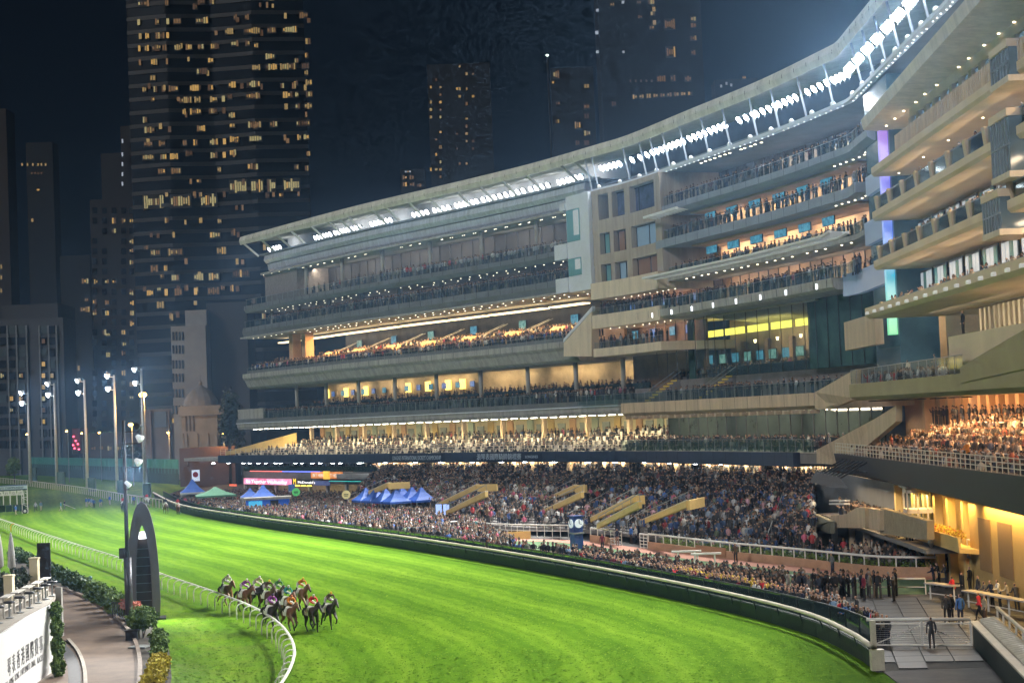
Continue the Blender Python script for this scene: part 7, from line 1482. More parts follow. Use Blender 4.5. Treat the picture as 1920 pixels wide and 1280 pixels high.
# ================================================================ PEOPLE AND HORSES, ONE BY ONE
def skinned(name, J, bones, root, slots, mats, sub=1):
    names = list(J); me = bpy.data.meshes.new(name); me.from_pydata([J[k][0] for k in names], [(names.index(a), names.index(b)) for a, b, _ in bones], [])
    o = bpy.data.objects.new(name, me); COL.objects.link(o); sk = o.modifiers.new('s', 'SKIN'); sk.use_smooth_shade = True
    sv = me.skin_vertices[0].data if me.skin_vertices else None
    if sv is None:
        bm = bmesh.new(); bm.from_mesh(me); bm.verts.layers.skin.verify(); bm.to_mesh(me); bm.free(); sv = me.skin_vertices[0].data
    for i, k in enumerate(names):
        r = J[k][1]; sv[i].radius = r if isinstance(r, tuple) else (r, r); sv[i].use_root = (k == root)
    if sub: ss = o.modifiers.new('u', 'SUBSURF'); ss.levels = sub; ss.render_levels = sub
    dg = bpy.context.evaluated_depsgraph_get(); nm = bpy.data.meshes.new_from_object(o.evaluated_get(dg)); nm.name = name; COL.objects.unlink(o); bpy.data.objects.remove(o)
    for m in mats: nm.materials.append(m)
    if len(nm.materials) > len(mats):
        pass
    A = np.array([J[a][0] for a, b, s in bones], float); B = np.array([J[b][0] for a, b, s in bones], float); rr = np.array([(np.max(J[a][1]) + np.max(J[b][1])) / 2 for a, b, s in bones])
    idx = []
    for p in nm.polygons:
        c = np.array(p.center); t = np.clip(((c - A) * (B - A)).sum(1) / ((B - A) ** 2).sum(1), 0, 1); d = np.linalg.norm(A + t[:, None] * (B - A) - c, axis=1) / rr; k = int(np.argmin(d)); s = bones[k][2]; idx.append(s(c) if callable(s) else s)
    nm.polygons.foreach_set('material_index', np.array(idx, dtype=np.int32)); nm.polygons.foreach_set('use_smooth', np.ones(len(idx), dtype=bool)); nm.update(); return nm
def propmat(name, prop, rough=.7):
    m = bpy.data.materials.new(name); m.use_nodes = True; a = m.node_tree.nodes.new('ShaderNodeAttribute'); a.attribute_type = 'OBJECT'; a.attribute_name = prop; b = m.node_tree.nodes['Principled BSDF']; b.inputs['Roughness'].default_value = rough; m.node_tree.links.new(a.outputs['Color'], b.inputs['Base Color']); return m
M_SKIN = mat('skin', (.48, .29, .20), .6, var=.15, scale=8); M_TOP = objcol_mat('clothing'); M_TRO = propmat('trouser_cloth', 'trousers'); M_HAIR = propmat('hair_or_cap', 'cap'); M_SHOE = mat('shoe', (.015, .014, .013), .5)
PM = [M_TOP, M_TRO, M_SKIN, M_HAIR, M_SHOE]
def person_mesh(name, arms, legs, lean=0.0, zoff=0.0, head=0.0):
    def L(x, y, z): # lean the upper body forward about the pelvis
        dz = z - .95; return (x + math.sin(lean) * dz + (x * 0), y, .95 + dz * math.cos(lean) - x * math.sin(lean) * .3 + zoff)
    hair = lambda c: 3 if (c[2] > hz + .055 or c[0] < hx - .035) else 2
    h = L(.02 + head, 0, 1.66); hx, hz = h[0], h[2]
    J = {'pelvis': (L(0, 0, .95), (.15, .115)), 'waist': (L(0, 0, 1.1), (.145, .105)), 'chest': (L(.01, 0, 1.3), (.175, .12)), 'collar': (L(0, 0, 1.44), (.12, .085)), 'neck': (L(.005 + head * .5, 0, 1.52), .052), 'head': (L(.02 + head, 0, 1.63), (.078, .092)), 'crown': (L(.005 + head, 0, 1.72), (.06, .075))}
    B = [('pelvis', 'waist', 0), ('waist', 'chest', 0), ('chest', 'collar', 0), ('collar', 'neck', 2), ('neck', 'head', hair), ('head', 'crown', hair)]
    for i, s in enumerate((-1, 1)):
        e, w, hd = arms[i]; k = 'lr'[i]
        J[k + 's'] = (L(0, .19 * s, 1.42), .066); J[k + 'e'] = (L(e[0], e[1] * s, e[2]), .052); J[k + 'w'] = (L(w[0], w[1] * s, w[2]), .038); J[k + 'h'] = (L(hd[0], hd[1] * s, hd[2]), (.042, .022))
        B += [('collar', k + 's', 0), (k + 's', k + 'e', 0), (k + 'e', k + 'w', 0), (k + 'w', k + 'h', 2)]
        kn, an, to = legs[i]
        zz = lambda p: (p[0], p[1] * s, p[2] + zoff)
        J[k + 'hip'] = ((0, .095 * s, .90 + zoff), .095); J[k + 'k'] = (zz(kn), .066); J[k + 'a'] = (zz(an), .046); J[k + 't'] = (zz(to), (.042, .035))
        B += [('pelvis', k + 'hip', 1), (k + 'hip', k + 'k', 1), (k + 'k', k + 'a', 1), (k + 'a', k + 't', 4)]
    return skinned(name, J, B, 'pelvis', 5, PM)
DN = ((-.02, .25, 1.14), (.06, .24, .9), (.09, .23, .8)); FR = ((.02, .26, 1.16), (.22, .12, 1.08), (.29, .06, 1.1)); UPA = ((.16, .27, 1.3), (.26, .12, 1.52), (.27, .07, 1.6)); RL = ((.14, .25, 1.2), (.36, .2, 1.18), (.44, .17, 1.18))
ST = ((.02, .11, .49), (-.02, .115, .08), (.15, .13, .035)); W1 = ((.2, .1, .52), (.26, .1, .1), (.42, .11, .06)); W2 = ((-.08, .1, .5), (-.36, .1, .16), (-.24, .11, .05)); SITL = ((.42, .11, .92), (.42, .11, .47), (.58, .13, .42))
PERS = {'stand': person_mesh('person_stand', (DN, DN), (ST, ST)), 'phone': person_mesh('person_phone', (FR, FR), (ST, ST), .04, 0, .03), 'photo': person_mesh('person_photo', (UPA, UPA), (ST, ST)), 'lean': person_mesh('person_lean', (RL, RL), (ST, ST), .2), 'onehand': person_mesh('person_one', (UPA, DN), (ST, ST)), 'walk': person_mesh('person_walk', (((.06, .25, 1.15), (.25, .22, 1.0), (.32, .2, .98)), ((-.1, .25, 1.15), (-.2, .26, .93), (-.2, .25, .84))), (W1, W2), .06), 'sit': person_mesh('person_sit', (FR, FR), (SITL, SITL), .02, -.45)}
NPERS = [0]
CN = {'black': (.012, .012, .014), 'navy': (.018, .024, .055), 'charcoal': (.045, .045, .05), 'grey': (.14, .14, .145), 'white': (.62, .61, .58), 'cream': (.50, .44, .32), 'brown': (.10, .06, .035), 'red': (.62, .03, .04), 'blue': (.05, .16, .48), 'light blue': (.22, .36, .55), 'yellow': (.66, .47, .04), 'pink': (.6, .2, .3), 'green': (.06, .2, .08), 'purple': (.30, .05, .36), 'orange': (.75, .25, .03), 'teal': (.03, .24, .25), 'maroon': (.2, .015, .04), 'olive': (.13, .13, .06)}
def person(pos, face, col, pose, lab, group=None, tr='black', cap=(.012, .010, .009), sc=None, cat='person'):
    o = bpy.data.objects.new('person', PERS[pose]); COL.objects.link(o); o.location = [float(c) for c in pos]; o.rotation_euler = (0, 0, face); k = sc or float(RNG.normal(.985, .035)); o.scale = (k, k, k)
    c = np.array(CN[col]) * RNG.uniform(.8, 1.2); o.color = (*[float(q) for q in c], 1); t = CN[tr] if isinstance(tr, str) else tr; o['trousers'] = [float(q) for q in t]; o['cap'] = [float(q) for q in cap]
    tag(o, lab, cat, group); NPERS[0] += 1; return o
pick = lambda L: L[RNG.integers(len(L))]
HAIRS = [(.012, .010, .009)] * 6 + [(.03, .02, .012), (.16, .15, .14), (.10, .06, .03)]
gar = {'black': 'black coat', 'navy': 'navy jacket', 'charcoal': 'charcoal coat', 'grey': 'grey top', 'white': 'white shirt', 'cream': 'cream jacket', 'brown': 'brown coat', 'red': 'red jacket', 'blue': 'blue top', 'light blue': 'light blue shirt', 'yellow': 'yellow bib', 'pink': 'pink top', 'green': 'green top', 'maroon': 'maroon dress', 'olive': 'olive jacket'}
# trackside rows, counted from the horse gate
rows_def = [('front row', -2.35, .50, .97), ('second row', -3.05, .56, .9), ('third row', -3.8, .75, .75)]
rev = WALL[::-1]; Lr = np.r_[0, np.cumsum([math.hypot(rev[i + 1][0] - rev[i][0], rev[i + 1][1] - rev[i][1]) for i in range(len(rev) - 1)])]
for rname, off, gap, pr_ in rows_def:
    s = 7.5 if off > -3 else 16; k = 0; lim = 63 if off > -3.5 else 50
    while s < lim and k < 95:
        s += gap * RNG.uniform(.75, 1.3)
        if RNG.random() > pr_: continue
        x = np.interp(s, Lr, [p[0] for p in rev]); y = np.interp(s, Lr, [p[1] for p in rev]); nx = np.interp(s, Lr, [p[2] for p in rev]); ny = np.interp(s, Lr, [p[3] for p in rev]); k += 1
        press = 26 < s < 44 and off < -2.9
        col = 'yellow' if (press and RNG.random() < .6) else pick(['black'] * 7 + ['navy'] * 4 + ['charcoal'] * 4 + ['grey', 'white', 'brown', 'brown', 'cream', 'red', 'light blue', 'olive', 'maroon', 'white'])
        pose = pick(['lean', 'lean', 'phone', 'photo', 'stand', 'onehand'] if off > -2.9 else ['stand', 'photo', 'phone', 'photo', 'onehand'])
        person((x + nx * (off + RNG.uniform(-.12, .12)), y + ny * (off + RNG.uniform(-.12, .12)), .05), math.atan2(ny, nx) + RNG.normal(.0, .3), col, pose, 'trackside %s, %s person from the horse gate, in a %s' % (rname, ordinal(k), gar[col]), 'people lining the trackside fence', pick(['black', 'black', 'navy', 'charcoal', 'brown']), pick(HAIRS))
# the deeper rows of that strip belong to the mass
# officials and guests by the gate and the ring
def at(x, y, face_px=None): p = G(x, y, .06); q = G(*face_px) if face_px else G(600, 1150); return p, math.atan2(q[1] - p[1], q[0] - p[0])
for x, y, col, pose, lab, tr, cap in [
    (1676, 1128, 'black', 'phone', 'man in a black suit alone on the paving before the dark ring fence', 'black', (.012, .01, .01)), (1621, 1125, 'maroon', 'stand', 'woman in a dark red top standing by the ring fence', 'black', (.012, .01, .01)), (1603, 1122, 'navy', 'stand', 'person in dark navy with a sash left of the dark red top', 'black', (.012, .01, .01)), (1581, 1120, 'charcoal', 'walk', 'person in dark clothes stepping left along the ring fence', 'black', (.012, .01, .01)), (1564, 1124, 'black', 'stand', 'person in a patterned black coat before the ring rail', 'black', (.03, .02, .01)),
    (1562, 1080, 'grey', 'phone', 'man in a grey purple blazer reading a card on the ring path', 'navy', (.10, .06, .03)), (1380, 1056, 'brown', 'stand', 'dark figure behind the tripod on the pink ring path', 'black', (.012, .01, .01)), (1130, 1033, 'maroon', 'stand', 'attendant in dark maroon uniform right of the clock tower', 'black', (.012, .01, .01)), (1158, 1023, 'navy', 'stand', 'woman in a navy dress by the open ring gate', (.3, .2, .15), (.012, .01, .01)), (1184, 1018, 'blue', 'stand', 'man in a blue shirt at the ring gate', 'brown', (.03, .02, .01)), (1193, 1018, 'white', 'stand', 'man in a white shirt beside the blue shirt at the ring gate', 'navy', (.012, .01, .01)), (906, 1005, 'navy', 'stand', 'person in navy at the left end of the white ring fence', 'navy', (.012, .01, .01)), (893, 1003, 'teal', 'stand', 'person in teal at the left end of the white ring fence', 'black', (.012, .01, .01)),
    (1748, 1216, 'charcoal', 'stand', 'man in dark clothes standing just behind the white gate', 'charcoal', (.012, .01, .01)), (1644, 1200, 'red', 'photo', 'photographer in a red bib behind the left end of the white gate', 'black', (.16, .13, .12)), (1603, 1190, 'navy', 'stand', 'person in navy with a backpack near the end of the fence', 'navy', (.012, .01, .01)), (1590, 1186, 'blue', 'lean', 'person in a blue jacket bending over near the fence end', 'navy', (.012, .01, .01)), (1578, 1180, 'red', 'phone', 'person with a red bag near the fence end', 'black', (.03, .02, .01)), (1566, 1176, 'light blue', 'lean', 'person in pale blue and white stripes near the fence end', 'navy', (.012, .01, .01)),
    (1785, 1165, 'black', 'stand', 'tall person in black with back turned right of the paving', 'navy', (.012, .01, .01)), (1776, 1168, 'charcoal', 'stand', 'person in charcoal with back turned beside the short counter', 'black', (.012, .01, .01)), (1802, 1172, 'blue', 'stand', 'man in a bright blue polo shirt behind the gate', 'navy', (.012, .01, .01)), (1790, 1128, 'red', 'lean', 'woman in a red coat leaning over the short counter', 'black', (.03, .015, .01)), (1838, 1165, 'red', 'walk', 'person in a red vest under the long counter', 'black', (.03, .02, .01)), (1848, 1168, 'cream', 'stand', 'person in pale clothes beside the red vest', 'brown', (.012, .01, .01)),
    (1762, 1100, 'black', 'lean', 'first guest in black resting at the short counter from the ring', 'black', (.012, .01, .01)), (1776, 1104, 'charcoal', 'lean', 'second guest in charcoal resting at the short counter', 'black', (.012, .01, .01)), (1752, 1102, 'navy', 'lean', 'guest in navy leaning at the ring end of the short counter', 'black', (.03, .02, .015)), (1805, 1118, 'black', 'stand', 'dark figure standing between both counters', 'black', (.012, .01, .01)), (1820, 1112, 'black', 'stand', 'tall dark figure before the ochre wall', 'black', (.012, .01, .01)), (1836, 1130, 'charcoal', 'stand', 'man in a suit behind the long counter near its start', 'black', (.1, .08, .06)), (1850, 1136, 'grey', 'lean', 'grey topped guest behind the long counter', 'black', (.012, .01, .01)), (1862, 1140, 'navy', 'lean', 'navy suited guest behind the long counter', 'black', (.012, .01, .01)), (1876, 1140, 'white', 'lean', 'white shirted guest behind the long counter', 'black', (.012, .01, .01)), (1892, 1142, 'cream', 'lean', 'cream jacketed guest behind the long counter', 'black', (.03, .02, .01)), (1908, 1146, 'charcoal', 'lean', 'charcoal coated guest at the right edge behind the long counter', 'black', (.012, .01, .01)),
    (1711, 1052, 'white', 'stand', 'small figure in white shirt at the foot of the yellow wall', 'black', (.012, .01, .01)), (1775, 1072, 'charcoal', 'stand', 'left one of two dark figures inside the yellow arches', 'black', (.012, .01, .01)), (1783, 1074, 'black', 'stand', 'right one of two dark figures inside the yellow arches', 'black', (.012, .01, .01))]:
    p, f = at(x, y); person(p, f + RNG.normal(0, .5), col, pose, lab, None, tr, cap)
p = G(1885, 1112); person((p[0] + .05, p[1] + .5, 2.4), 2.7, 'black', 'phone', 'camera operator in black on the yellow platform')
# guests on clubhouse terrace who stand out
for x, y, off, z, col, pose, lab in [(1702, 668, 2.2, 14.6, 'white', 'phone', 'waiter in white shirt and dark trousers on the clubhouse terrace'), (1752, 650, .6, 14.9, 'grey', 'phone', 'person in pale grey shirt working at a desk on the clubhouse terrace'), (1806, 612, 2.8, 17.2, 'black', 'stand', 'dark guest standing on the raised deck under the lower canopy'), (1815, 840, 4.3, 8.6, 'orange', 'lean', 'person in a bright orange jacket at the front rail above the dark fascia'), (1495, 745, .8, 14.2, 'white', 'phone', 'waiter in white shirt on the restaurant terrace'), (1480, 678, -5.2, 16.9, 'pink', 'stand', 'person in a pink shirt at the upper restaurant tier')]:
    h = hit(x, y, off); q = P3(h[0], off, z); a_ = at_s(h[0]); person(q, math.atan2(a_[3], a_[2]) + RNG.normal(0, .5), col, pose, lab, None, 'black')
# handlers by the starting gate
HB = 'handlers in blue walking from the starting gate'
for i, (x, y, col, pose, tr, cap, lab) in enumerate([(30, 966, 'blue', 'walk', 'cream', (.6, .6, .6), 'handler in dark blue and cream trousers striding before the gate'), (52, 961, 'navy', 'stand', 'cream', (.6, .6, .6), 'handler in navy standing at the wheel of the gate'), (67, 959, 'white', 'walk', 'charcoal', (.7, .7, .7), 'man in white top and dark trousers right of the gate'), (77, 958, 'light blue', 'walk', 'cream', (.6, .6, .6), 'handler in light blue beside the man in white'), (114, 959, 'teal', 'walk', 'cream', (.7, .7, .7), 'handler in teal with a white cap near the figure with a pole'), (121, 956, 'black', 'walk', 'grey', (.012, .01, .01), 'dark figure carrying a long pole'), (162, 950, 'blue', 'stand', 'cream', (.7, .7, .7), 'leftmost handler of the cluster of four in blue'), (167, 950, 'blue', 'walk', 'cream', (.6, .6, .3), 'second handler of the cluster of four in blue'), (172, 951, 'light blue', 'stand', 'cream', (.7, .7, .7), 'third handler of the cluster of four in blue'), (176, 953, 'blue', 'walk', 'black', (.7, .7, .7), 'handler in blue with black trousers at the cluster end'), (189, 951, 'blue', 'walk', 'cream', (.05, .1, .3), 'lone handler in blue right of the cluster'), (206, 946, 'blue', 'stand', 'cream', (.7, .7, .7), 'handler in blue near the far rail'), (251, 947, 'blue', 'stand', 'olive', (.7, .7, .7), 'handler in blue standing by the far rail behind the arch')]):
    p = G(x, y); person((p[0], p[1], 0), RNG.uniform(-.6, .2) if i in (4, 5) else RNG.uniform(2.4, 5.5), col, pose, lab, HB, tr, cap, 1.0)
p = G(121, 956); t = thing('long_pole', 'thin pale pole carried across the turf by a dark figure', 'pole', p); MB().bar(p + np.array([-.1, -.3, 1.1]), p + np.array([2.0, -.9, .3]), .07).build('shaft', M_CREAM, t); MB().bar(p + np.array([1.8, -.85, .35]), p + np.array([2.1, -.93, .25]), .1).build('tip', M_WHITE, t)
# ---------------------------------------------------------------- horses
M_COAT = objcol_mat('horse_coat', .45); M_HLEG = propmat('horse_points', 'points', .5); HM = [M_COAT, M_HLEG]
def horse_mesh(name, fl, hl_, neck=0.0):
    J = {'rump': ((-.72, 0, 1.38), (.27, .25)), 'croup': ((-.42, 0, 1.42), (.26, .27)), 'barrel': ((0, 0, 1.33), (.27, .31)), 'girth': ((.38, 0, 1.30), (.25, .32)), 'withers': ((.62, 0, 1.40), (.20, .27)), 'neckb': ((.88, 0, 1.58 + neck * .4), (.13, .20)), 'neckt': ((1.18, 0, 1.78 + neck), (.095, .15)), 'poll': ((1.36, 0, 1.88 + neck * 1.1), (.085, .11)), 'cheek': ((1.50, 0, 1.76 + neck * 1.1), (.075, .105)), 'muzzle': ((1.74, 0, 1.50 + neck * 1.1), (.055, .065))}
    B = [('rump', 'croup', 0), ('croup', 'barrel', 0), ('barrel', 'girth', 0), ('girth', 'withers', 0), ('withers', 'neckb', 0), ('neckb', 'neckt', 0), ('neckt', 'poll', 0), ('poll', 'cheek', 0), ('cheek', 'muzzle', lambda c: 1 if c[0] > 1.66 else 0)]
    for i, s in enumerate((-1, 1)):
        k = 'lr'[i]; J[k + 'ear'] = ((1.33, .07 * s, 2.06 + neck * 1.1), .025); B.append(('poll', k + 'ear', 0))
        f = fl[i]; h = hl_[i]; J[k + 'sh'] = ((.58, .15 * s, 1.12), (.12, .15))
        for j, (q, r) in enumerate(zip(f, (.095, .06, .042, .05))): J[k + 'f%d' % j] = ((q[0], .15 * s, q[1]), r)
        B += [('girth', k + 'sh', 0), (k + 'sh', k + 'f0', 0), (k + 'f0', k + 'f1', 0), (k + 'f1', k + 'f2', 1), (k + 'f2', k + 'f3', 1)]
        J[k + 'th'] = ((-.70, .15 * s, 1.16), (.15, .20))
        for j, (q, r) in enumerate(zip(h, (.125, .07, .045, .05))): J[k + 'h%d' % j] = ((q[0], .15 * s, q[1]), r)
        B += [('rump', k + 'th', 0), (k + 'th', k + 'h0', 0), (k + 'h0', k + 'h1', 0), (k + 'h1', k + 'h2', 1), (k + 'h2', k + 'h3', 1)]
    return skinned(name, J, B, 'barrel', 2, HM)
HORSE = [horse_mesh('horse_gallop', (((.78, .92), (1.05, .66), (1.08, .36), (1.2, .24)), ((.66, .86), (.86, .62), (.62, .42), (.52, .36))), (((-.62, .90), (-1.0, .70), (-1.28, .42), (-1.38, .34)), ((-.40, .88), (-.62, .52), (-.40, .20), (-.28, .10)))),
         horse_mesh('horse_land', (((.64, .86), (.70, .50), (.72, .20), (.80, .05)), ((.74, .90), (1.0, .72), (.84, .46), (.74, .40))), (((-.55, .90), (-.92, .62), (-1.05, .30), (-1.15, .2)), ((-.62, .92), (-1.02, .74), (-1.22, .50), (-1.3, .42)))),
         horse_mesh('horse_gather', (((.70, .88), (.82, .56), (.60, .36), (.5, .30)), ((.60, .86), (.60, .48), (.54, .20), (.62, .05))), (((-.46, .88), (-.70, .50), (-.48, .20), (-.36, .05)), ((-.40, .90), (-.58, .54), (-.28, .26), (-.16, .16))), -.06),
         horse_mesh('horse_walk', (((.58, .84), (.62, .48), (.60, .18), (.68, .05)), ((.62, .86), (.78, .54), (.72, .22), (.8, .08))), (((-.60, .88), (-.86, .54), (-.80, .18), (-.72, .05)), ((-.55, .88), (-.72, .54), (-.60, .2), (-.52, .05))), .14)]
def mane_mesh(neck): 
    mb = MB(); n = 7; pts = [(.62, 1.66), (.8, 1.78 + neck * .4), (.98, 1.9 + neck * .7), (1.14, 1.98 + neck), (1.28, 2.03 + neck * 1.1), (1.36, 2.0 + neck * 1.1)]
    for i in range(len(pts) - 1):
        a, b = pts[i], pts[i + 1]; mb.add([(a[0], -.03, a[1] - .1), (b[0], -.03, b[1] - .1), (b[0], -.03, b[1] + .02), (a[0], -.03, a[1] + .02), (a[0], .04, a[1] - .12), (b[0], .04, b[1] - .12), (b[0], .03, b[1] + .02), (a[0], .03, a[1] + .02)], [(0, 1, 2, 3), (5, 4, 7, 6), (3, 2, 6, 7), (0, 4, 5, 1), (0, 3, 7, 4), (1, 5, 6, 2)])
    return mb
M_MANE = mat('mane_black', (.012, .010, .009), .6); M_TACK = mat('tack_leather', (.03, .018, .012), .5)
_tmp = thing('horse_proto', 'prototype', 'horse'); 
proto = {}
for nm, mb, m in (('mane', mane_mesh(0), M_MANE), ('mane_up', mane_mesh(.14), M_MANE), ('tail', MB().tube([(-.95, 0, 1.45), (-1.15, 0, 1.40), (-1.42, 0, 1.2), (-1.6, .05, .95)], [.05, .09, .10, .03], 7), M_MANE), ('tail_down', MB().tube([(-.95, 0, 1.45), (-1.08, 0, 1.3), (-1.12, 0, .95), (-1.1, 0, .6)], [.05, .09, .09, .03], 7), M_MANE),
                  ('saddle_cloth', MB().sweep([(-.28, 0, 0, 1), (.28, 0, 0, 1)], [(-.34, 1.12), (-.36, 1.35), (-.27, 1.60), (0, 1.68), (.27, 1.60), (.36, 1.35), (.34, 1.12), (.31, 1.35), (.24, 1.56), (0, 1.64), (-.24, 1.56), (-.31, 1.35)]), M_WHITE),
                  ('bridle', MB().tube([(1.46, 0, 1.92), (1.52, .11, 1.76), (1.50, 0, 1.63), (1.46, -.11, 1.76), (1.46, 0, 1.92)], .018, 5, cap=False).tube([(1.62, .085, 1.62), (1.0, .13, 1.75), (.75, .08, 1.8)], .014, 4).tube([(1.62, -.085, 1.62), (1.0, -.13, 1.75), (.75, -.08, 1.8)], .014, 4), M_TACK)):
    o = mb.build(nm, m, None); proto[nm] = o.data; bpy.data.objects.remove(o)
bpy.data.objects.remove(_tmp)
COATS = {'dark bay': ((.075, .036, .020), (.010, .008, .007)), 'black': ((.028, .022, .020), (.010, .009, .009)), 'bay': ((.17, .075, .032), (.012, .009, .008)), 'chestnut': ((.28, .12, .045), (.12, .05, .02)), 'brown': ((.11, .058, .034), (.012, .010, .009)), 'grey': ((.36, .36, .36), (.10, .10, .10))}
def horse(pos, rz, coat, pose, lab, group, cloth=(.7, .7, .7), blaze=False):
    t = thing('horse', lab, 'horse', pos, rz, group); c, pt = COATS[coat]
    b = put('body', HORSE[pose], t, local=True); b.color = (*c, 1); b['points'] = list(pt)
    put('mane', proto['mane' if pose < 3 else 'mane_up'], t, local=True); put('tail', proto['tail' if pose < 3 else 'tail_down'], t, local=True)
    sc = put('saddle_cloth', proto['saddle_cloth'], t, local=True)
    br = put('bridle', proto['bridle'], t, local=True)
    if pose == 3: br.location = (0, 0, .14)
    return t
def rider_mesh(name, up):
    if not up: J = {'hip': ((-.28, 0, 1.98), (.13, .12)), 'waist': ((-.08, 0, 2.08), (.13, .11)), 'chest': ((.2, 0, 2.17), (.16, .13)), 'collar': ((.36, 0, 2.22), (.11, .10)), 'neck': ((.44, 0, 2.28), .055), 'head': ((.52, 0, 2.36), (.085, .095)), 'crown': ((.53, 0, 2.45), (.075, .08))}; EL, HA, KN, AN, TO = (.46, .25, 2.0), (.78, .1, 1.88), (.16, .30, 1.80), (-.2, .33, 1.42), (-.02, .36, 1.36)
    else: J = {'hip': ((0, 0, 1.75), (.14, .13)), 'waist': ((.0, 0, 1.92), (.13, .11)), 'chest': ((.02, 0, 2.12), (.17, .13)), 'collar': ((.02, 0, 2.25), (.11, .10)), 'neck': ((.02, 0, 2.33), .055), 'head': ((.04, 0, 2.43), (.085, .095)), 'crown': ((.03, 0, 2.52), (.08, .085))}; EL, HA, KN, AN, TO = (.08, .26, 1.98), (.38, .12, 1.9), (.3, .36, 1.55), (.15, .38, 1.1), (.3, .4, 1.06)
    hz = J['head'][0][2]
    hd = lambda c: 3 if c[2] > hz + .015 else 2
    B = [('hip', 'waist', 1), ('waist', 'chest', 0), ('chest', 'collar', 0), ('collar', 'neck', 2), ('neck', 'head', hd), ('head', 'crown', 3)]
    for i, s in enumerate((-1, 1)):
        k = 'lr'[i]; cx, _, cz = J['collar'][0]; Y = lambda p: (p[0], p[1] * s, p[2])
        J[k + 's'] = ((cx - .02, .2 * s, cz - .02), .068); J[k + 'e'] = (Y(EL), .052); J[k + 'h'] = (Y(HA), .045); J[k + 'p'] = ((J['hip'][0][0] + .03, .12 * s, J['hip'][0][2] - .03), .10); J[k + 'k'] = (Y(KN), .072); J[k + 'a'] = (Y(AN), .052); J[k + 't'] = (Y(TO), .045)
        B += [('collar', k + 's', 0), (k + 's', k + 'e', 0), (k + 'e', k + 'h', 0), ('hip', k + 'p', 1), (k + 'p', k + 'k', 1), (k + 'k', k + 'a', 4), (k + 'a', k + 't', 4)]
    return skinned(name, J, B, 'hip', 5, PM)
PERS['jockey'] = rider_mesh('jockey_crouch', False); PERS['rider'] = rider_mesh('rider_upright', True)
RACE = [(425, 1075, 'chestnut', 'white', (.7, .68, .7), 0, 'hindmost at the rail in white'), (459, 1083, 'bay', 'purple', (.7, .68, .7), 2, 'in purple with a white cap near the rear'), (483, 1078, 'black', 'cream', (.75, .73, .75), 1, 'in cream and white with a white cap'), (502, 1085, 'brown', 'brown', (.75, .45, .05), 0, 'in brown with a yellow orange cap'), (521, 1083, 'dark bay', 'green', (.45, .48, .52), 2, 'in dark green with a grey cap'), (538, 1095, 'bay', 'teal', (.75, .74, .72), 1, 'in teal with a white cap'), (565, 1081, 'bay', 'orange', (.75, .40, .04), 0, 'in orange with an orange cap, hindmost at right'),
        (508, 1111, 'black', 'purple', (.10, .05, .2), 1, 'in dark purple next to the white rail'), (544, 1113, 'bay', 'orange', (.5, .12, .05), 0, 'in tan orange at the heart of the leading group'), (585, 1112, 'black', 'red', (.7, .68, .66), 2, 'in red with a white cap among the leaders'), (618, 1107, 'black', 'brown', (.8, .42, .03), 1, 'in dark brown with an orange cap, farthest from rail')]
for x, ty, coat, silk, cap, pose, w in RACE:
    yh = 782 - .042 * (x - 960); fy = (ty - .1885 * yh) / (1 - .1885); p = G(x, fy); tg = poly_dist(np.array([[p[0], p[1]]]), INNER)[1][0]; i = int(min(max(tg / 2.4, 1), len(INNER) - 2)); rz = math.atan2(INNER[i + 1][1] - INNER[i - 1][1], INNER[i + 1][0] - INNER[i - 1][0]) + .18 + RNG.normal(0, .05)
    horse((p[0], p[1], 0), rz, coat, pose, 'galloping %s racehorse, jockey %s' % (coat, w), 'racehorses galloping along the inner rail')
    o = person((p[0], p[1], 0), rz, silk, 'jockey', 'jockey on a %s horse, %s' % (coat, w), 'jockeys in the race', 'white', cap, 1.0)
for x, y, coat, col, rz, lab in ((231, 960, 'black', 'red', -1.2, 'on a black horse, closest to the arch post'), (276, 952, 'grey', 'red', 2.2, 'on a grey horse half hidden by the arch top'), (311, 963, 'brown', 'navy', 2.0, 'in dark clothes on a brown horse by the course wall'), (334, 964, 'bay', 'red', 1.8, 'on a bay horse closest to the green tent')):
    p = G(x, y); horse((p[0], p[1], 0), rz, coat, 3, '%s outrider horse at the far end of the turf, %s' % (coat, 'its rider in red' if col == 'red' else 'its rider in dark clothes'), 'outrider horses'); person((p[0], p[1], 0), rz, col, 'rider', 'mounted outrider %s' % lab, 'outriders', 'white', (.02, .02, .02), 1.0)
# clods of turf thrown up behind the runners
mb = MB()
for x, ty, *_r in RACE:
    yh = 782 - .042 * (x - 960); p = G(x, (ty - .1885 * yh) / (1 - .1885))
    for k in range(16):
        c = p + np.array([RNG.normal(-.6, .6), RNG.normal(1.6, .9), abs(RNG.normal(.1, .35)) + .02]); r = RNG.uniform(.02, .055); q = RNG.normal(size=(4, 3)) * r; mb.add([c + v for v in q], [(0, 1, 2), (0, 2, 3), (0, 3, 1), (1, 3, 2)])
o = mb.build('turf_clods', mat('clod', (.06, .05, .02), .9)); o['kind'] = 'stuff'; tag(o, 'small clods of turf flying up behind the galloping horses', 'clods')
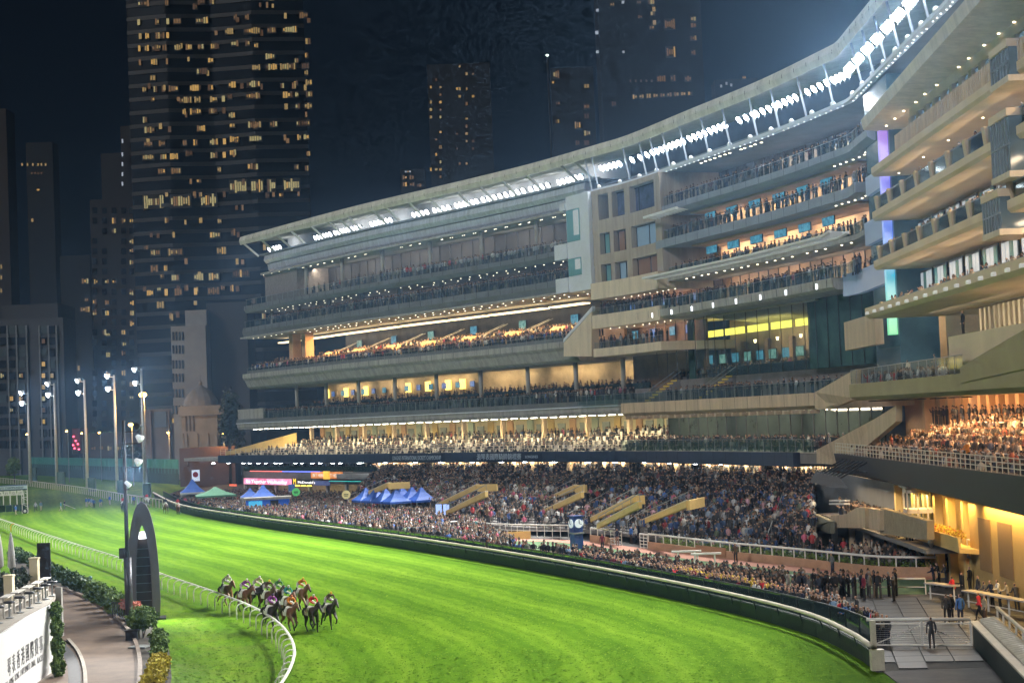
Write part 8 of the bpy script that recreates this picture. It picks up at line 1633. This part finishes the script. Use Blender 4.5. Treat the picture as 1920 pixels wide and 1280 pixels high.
# ---------------------------------------------------------------- starting gate
a, b = G(-60, 968), G(52, 962); sg = thing('starting_gate', 'white framed starting gate with numbered stalls and a blue banner at the left edge', 'starting gate', (b[0], b[1], 0)); d = (b - a); L = float(np.linalg.norm(d)); d /= L; e = np.array([-d[1], d[0], 0]); z = np.array([0, 0, 1.]); M_SG = mat('gate_blue', (.03, .06, .16), .5); M_PAD = mat('pad_green', (.012, .05, .035), .6)
MB().bar(a + z * 4.55, b + z * 4.55, .25, .95).build('banner', M_SG, sg); MB().bar(a + z * 4.55 - e * .16, b + z * 4.55 - e * .16, .04, .6).build('banner_strip', mat('strip_pale', (.55, .66, .75), .6), sg)
text_mesh("INTERNATIONAL JOCKEYS' CHAMPIONSHIP", .5, M_SG, b - d * 9.0 - e * .2 + z * 4.38, d, z, 'lettering', sg, width=8.4)
for k in range(7):
    c = b - d * (1.15 + k * 1.12); nb = MB().box(c + z * 3.62 - e * .1, (1.0, .1, .8), math.atan2(d[1], d[0])).build('number_board', M_WHITE, sg); text_mesh(str(13 - k), .55, M_INK, c + z * 3.42 - e * .2 - d * .32, d, z, 'lettering', nb)
    q = b - d * (1.15 + k * 1.12 - .56); MB().box(q + z * 2.6, (.16, .3, 1.9), math.atan2(d[1], d[0])).build('stall_post', M_WHITE, sg); MB().box(q + z * 1.0 + e * 1.0, (.5, 1.9, 1.1), math.atan2(d[1], d[0])).build('stall_pad', M_PAD, sg); MB().box(q - d * .5 + z * 1.0, (.5, .12, 1.15), math.atan2(d[1], d[0])).build('stall_door', M_PAD, sg)
for q in (b, b - d * .9): MB().box(q + z * 2.4, (.14, .14, 4.8), 0).build('end_frame', M_WHITE, sg)
for k in range(7): MB().bar(b + z * (.6 + k * .55), b - d * .9 + z * (.6 + k * .55 + (.5 if k % 2 else 0)), .08).build('brace', M_WHITE, sg)
w = MB().tube([b - d * .45 + z * .45 - e * .5, b - d * .45 + z * .45 - e * .25], .45, 14).build('wheel', M_DK, sg); MB().tube([b - d * .45 + z * .45 - e * .53, b - d * .45 + z * .45 - e * .5], .24, 12).build('rim', M_WHITE, w)
print('PERSONS', NPERS[0])
# ================================================================ HAZE : air volume added to veil the floodlights like lens glare
def haze(dens):
    m = bpy.data.materials.new('glare_veil_air'); m.use_nodes = True; n = m.node_tree; n.nodes.clear(); o = n.nodes.new('ShaderNodeOutputMaterial'); v = n.nodes.new('ShaderNodeVolumePrincipled')
    v.inputs['Color'].default_value = (.33, .60, 1, 1); v.inputs['Density'].default_value = dens; v.inputs['Anisotropy'].default_value = .78; n.links.new(v.outputs[0], o.inputs['Volume'])
    b = MB().box0(-900, 900, -120, 1300, -1.3, 222).build('haze', m); b['kind'] = 'stuff'; tag(b, 'thin blue air volume added for the glare veil round the floodlights', 'haze')
haze(.00028)
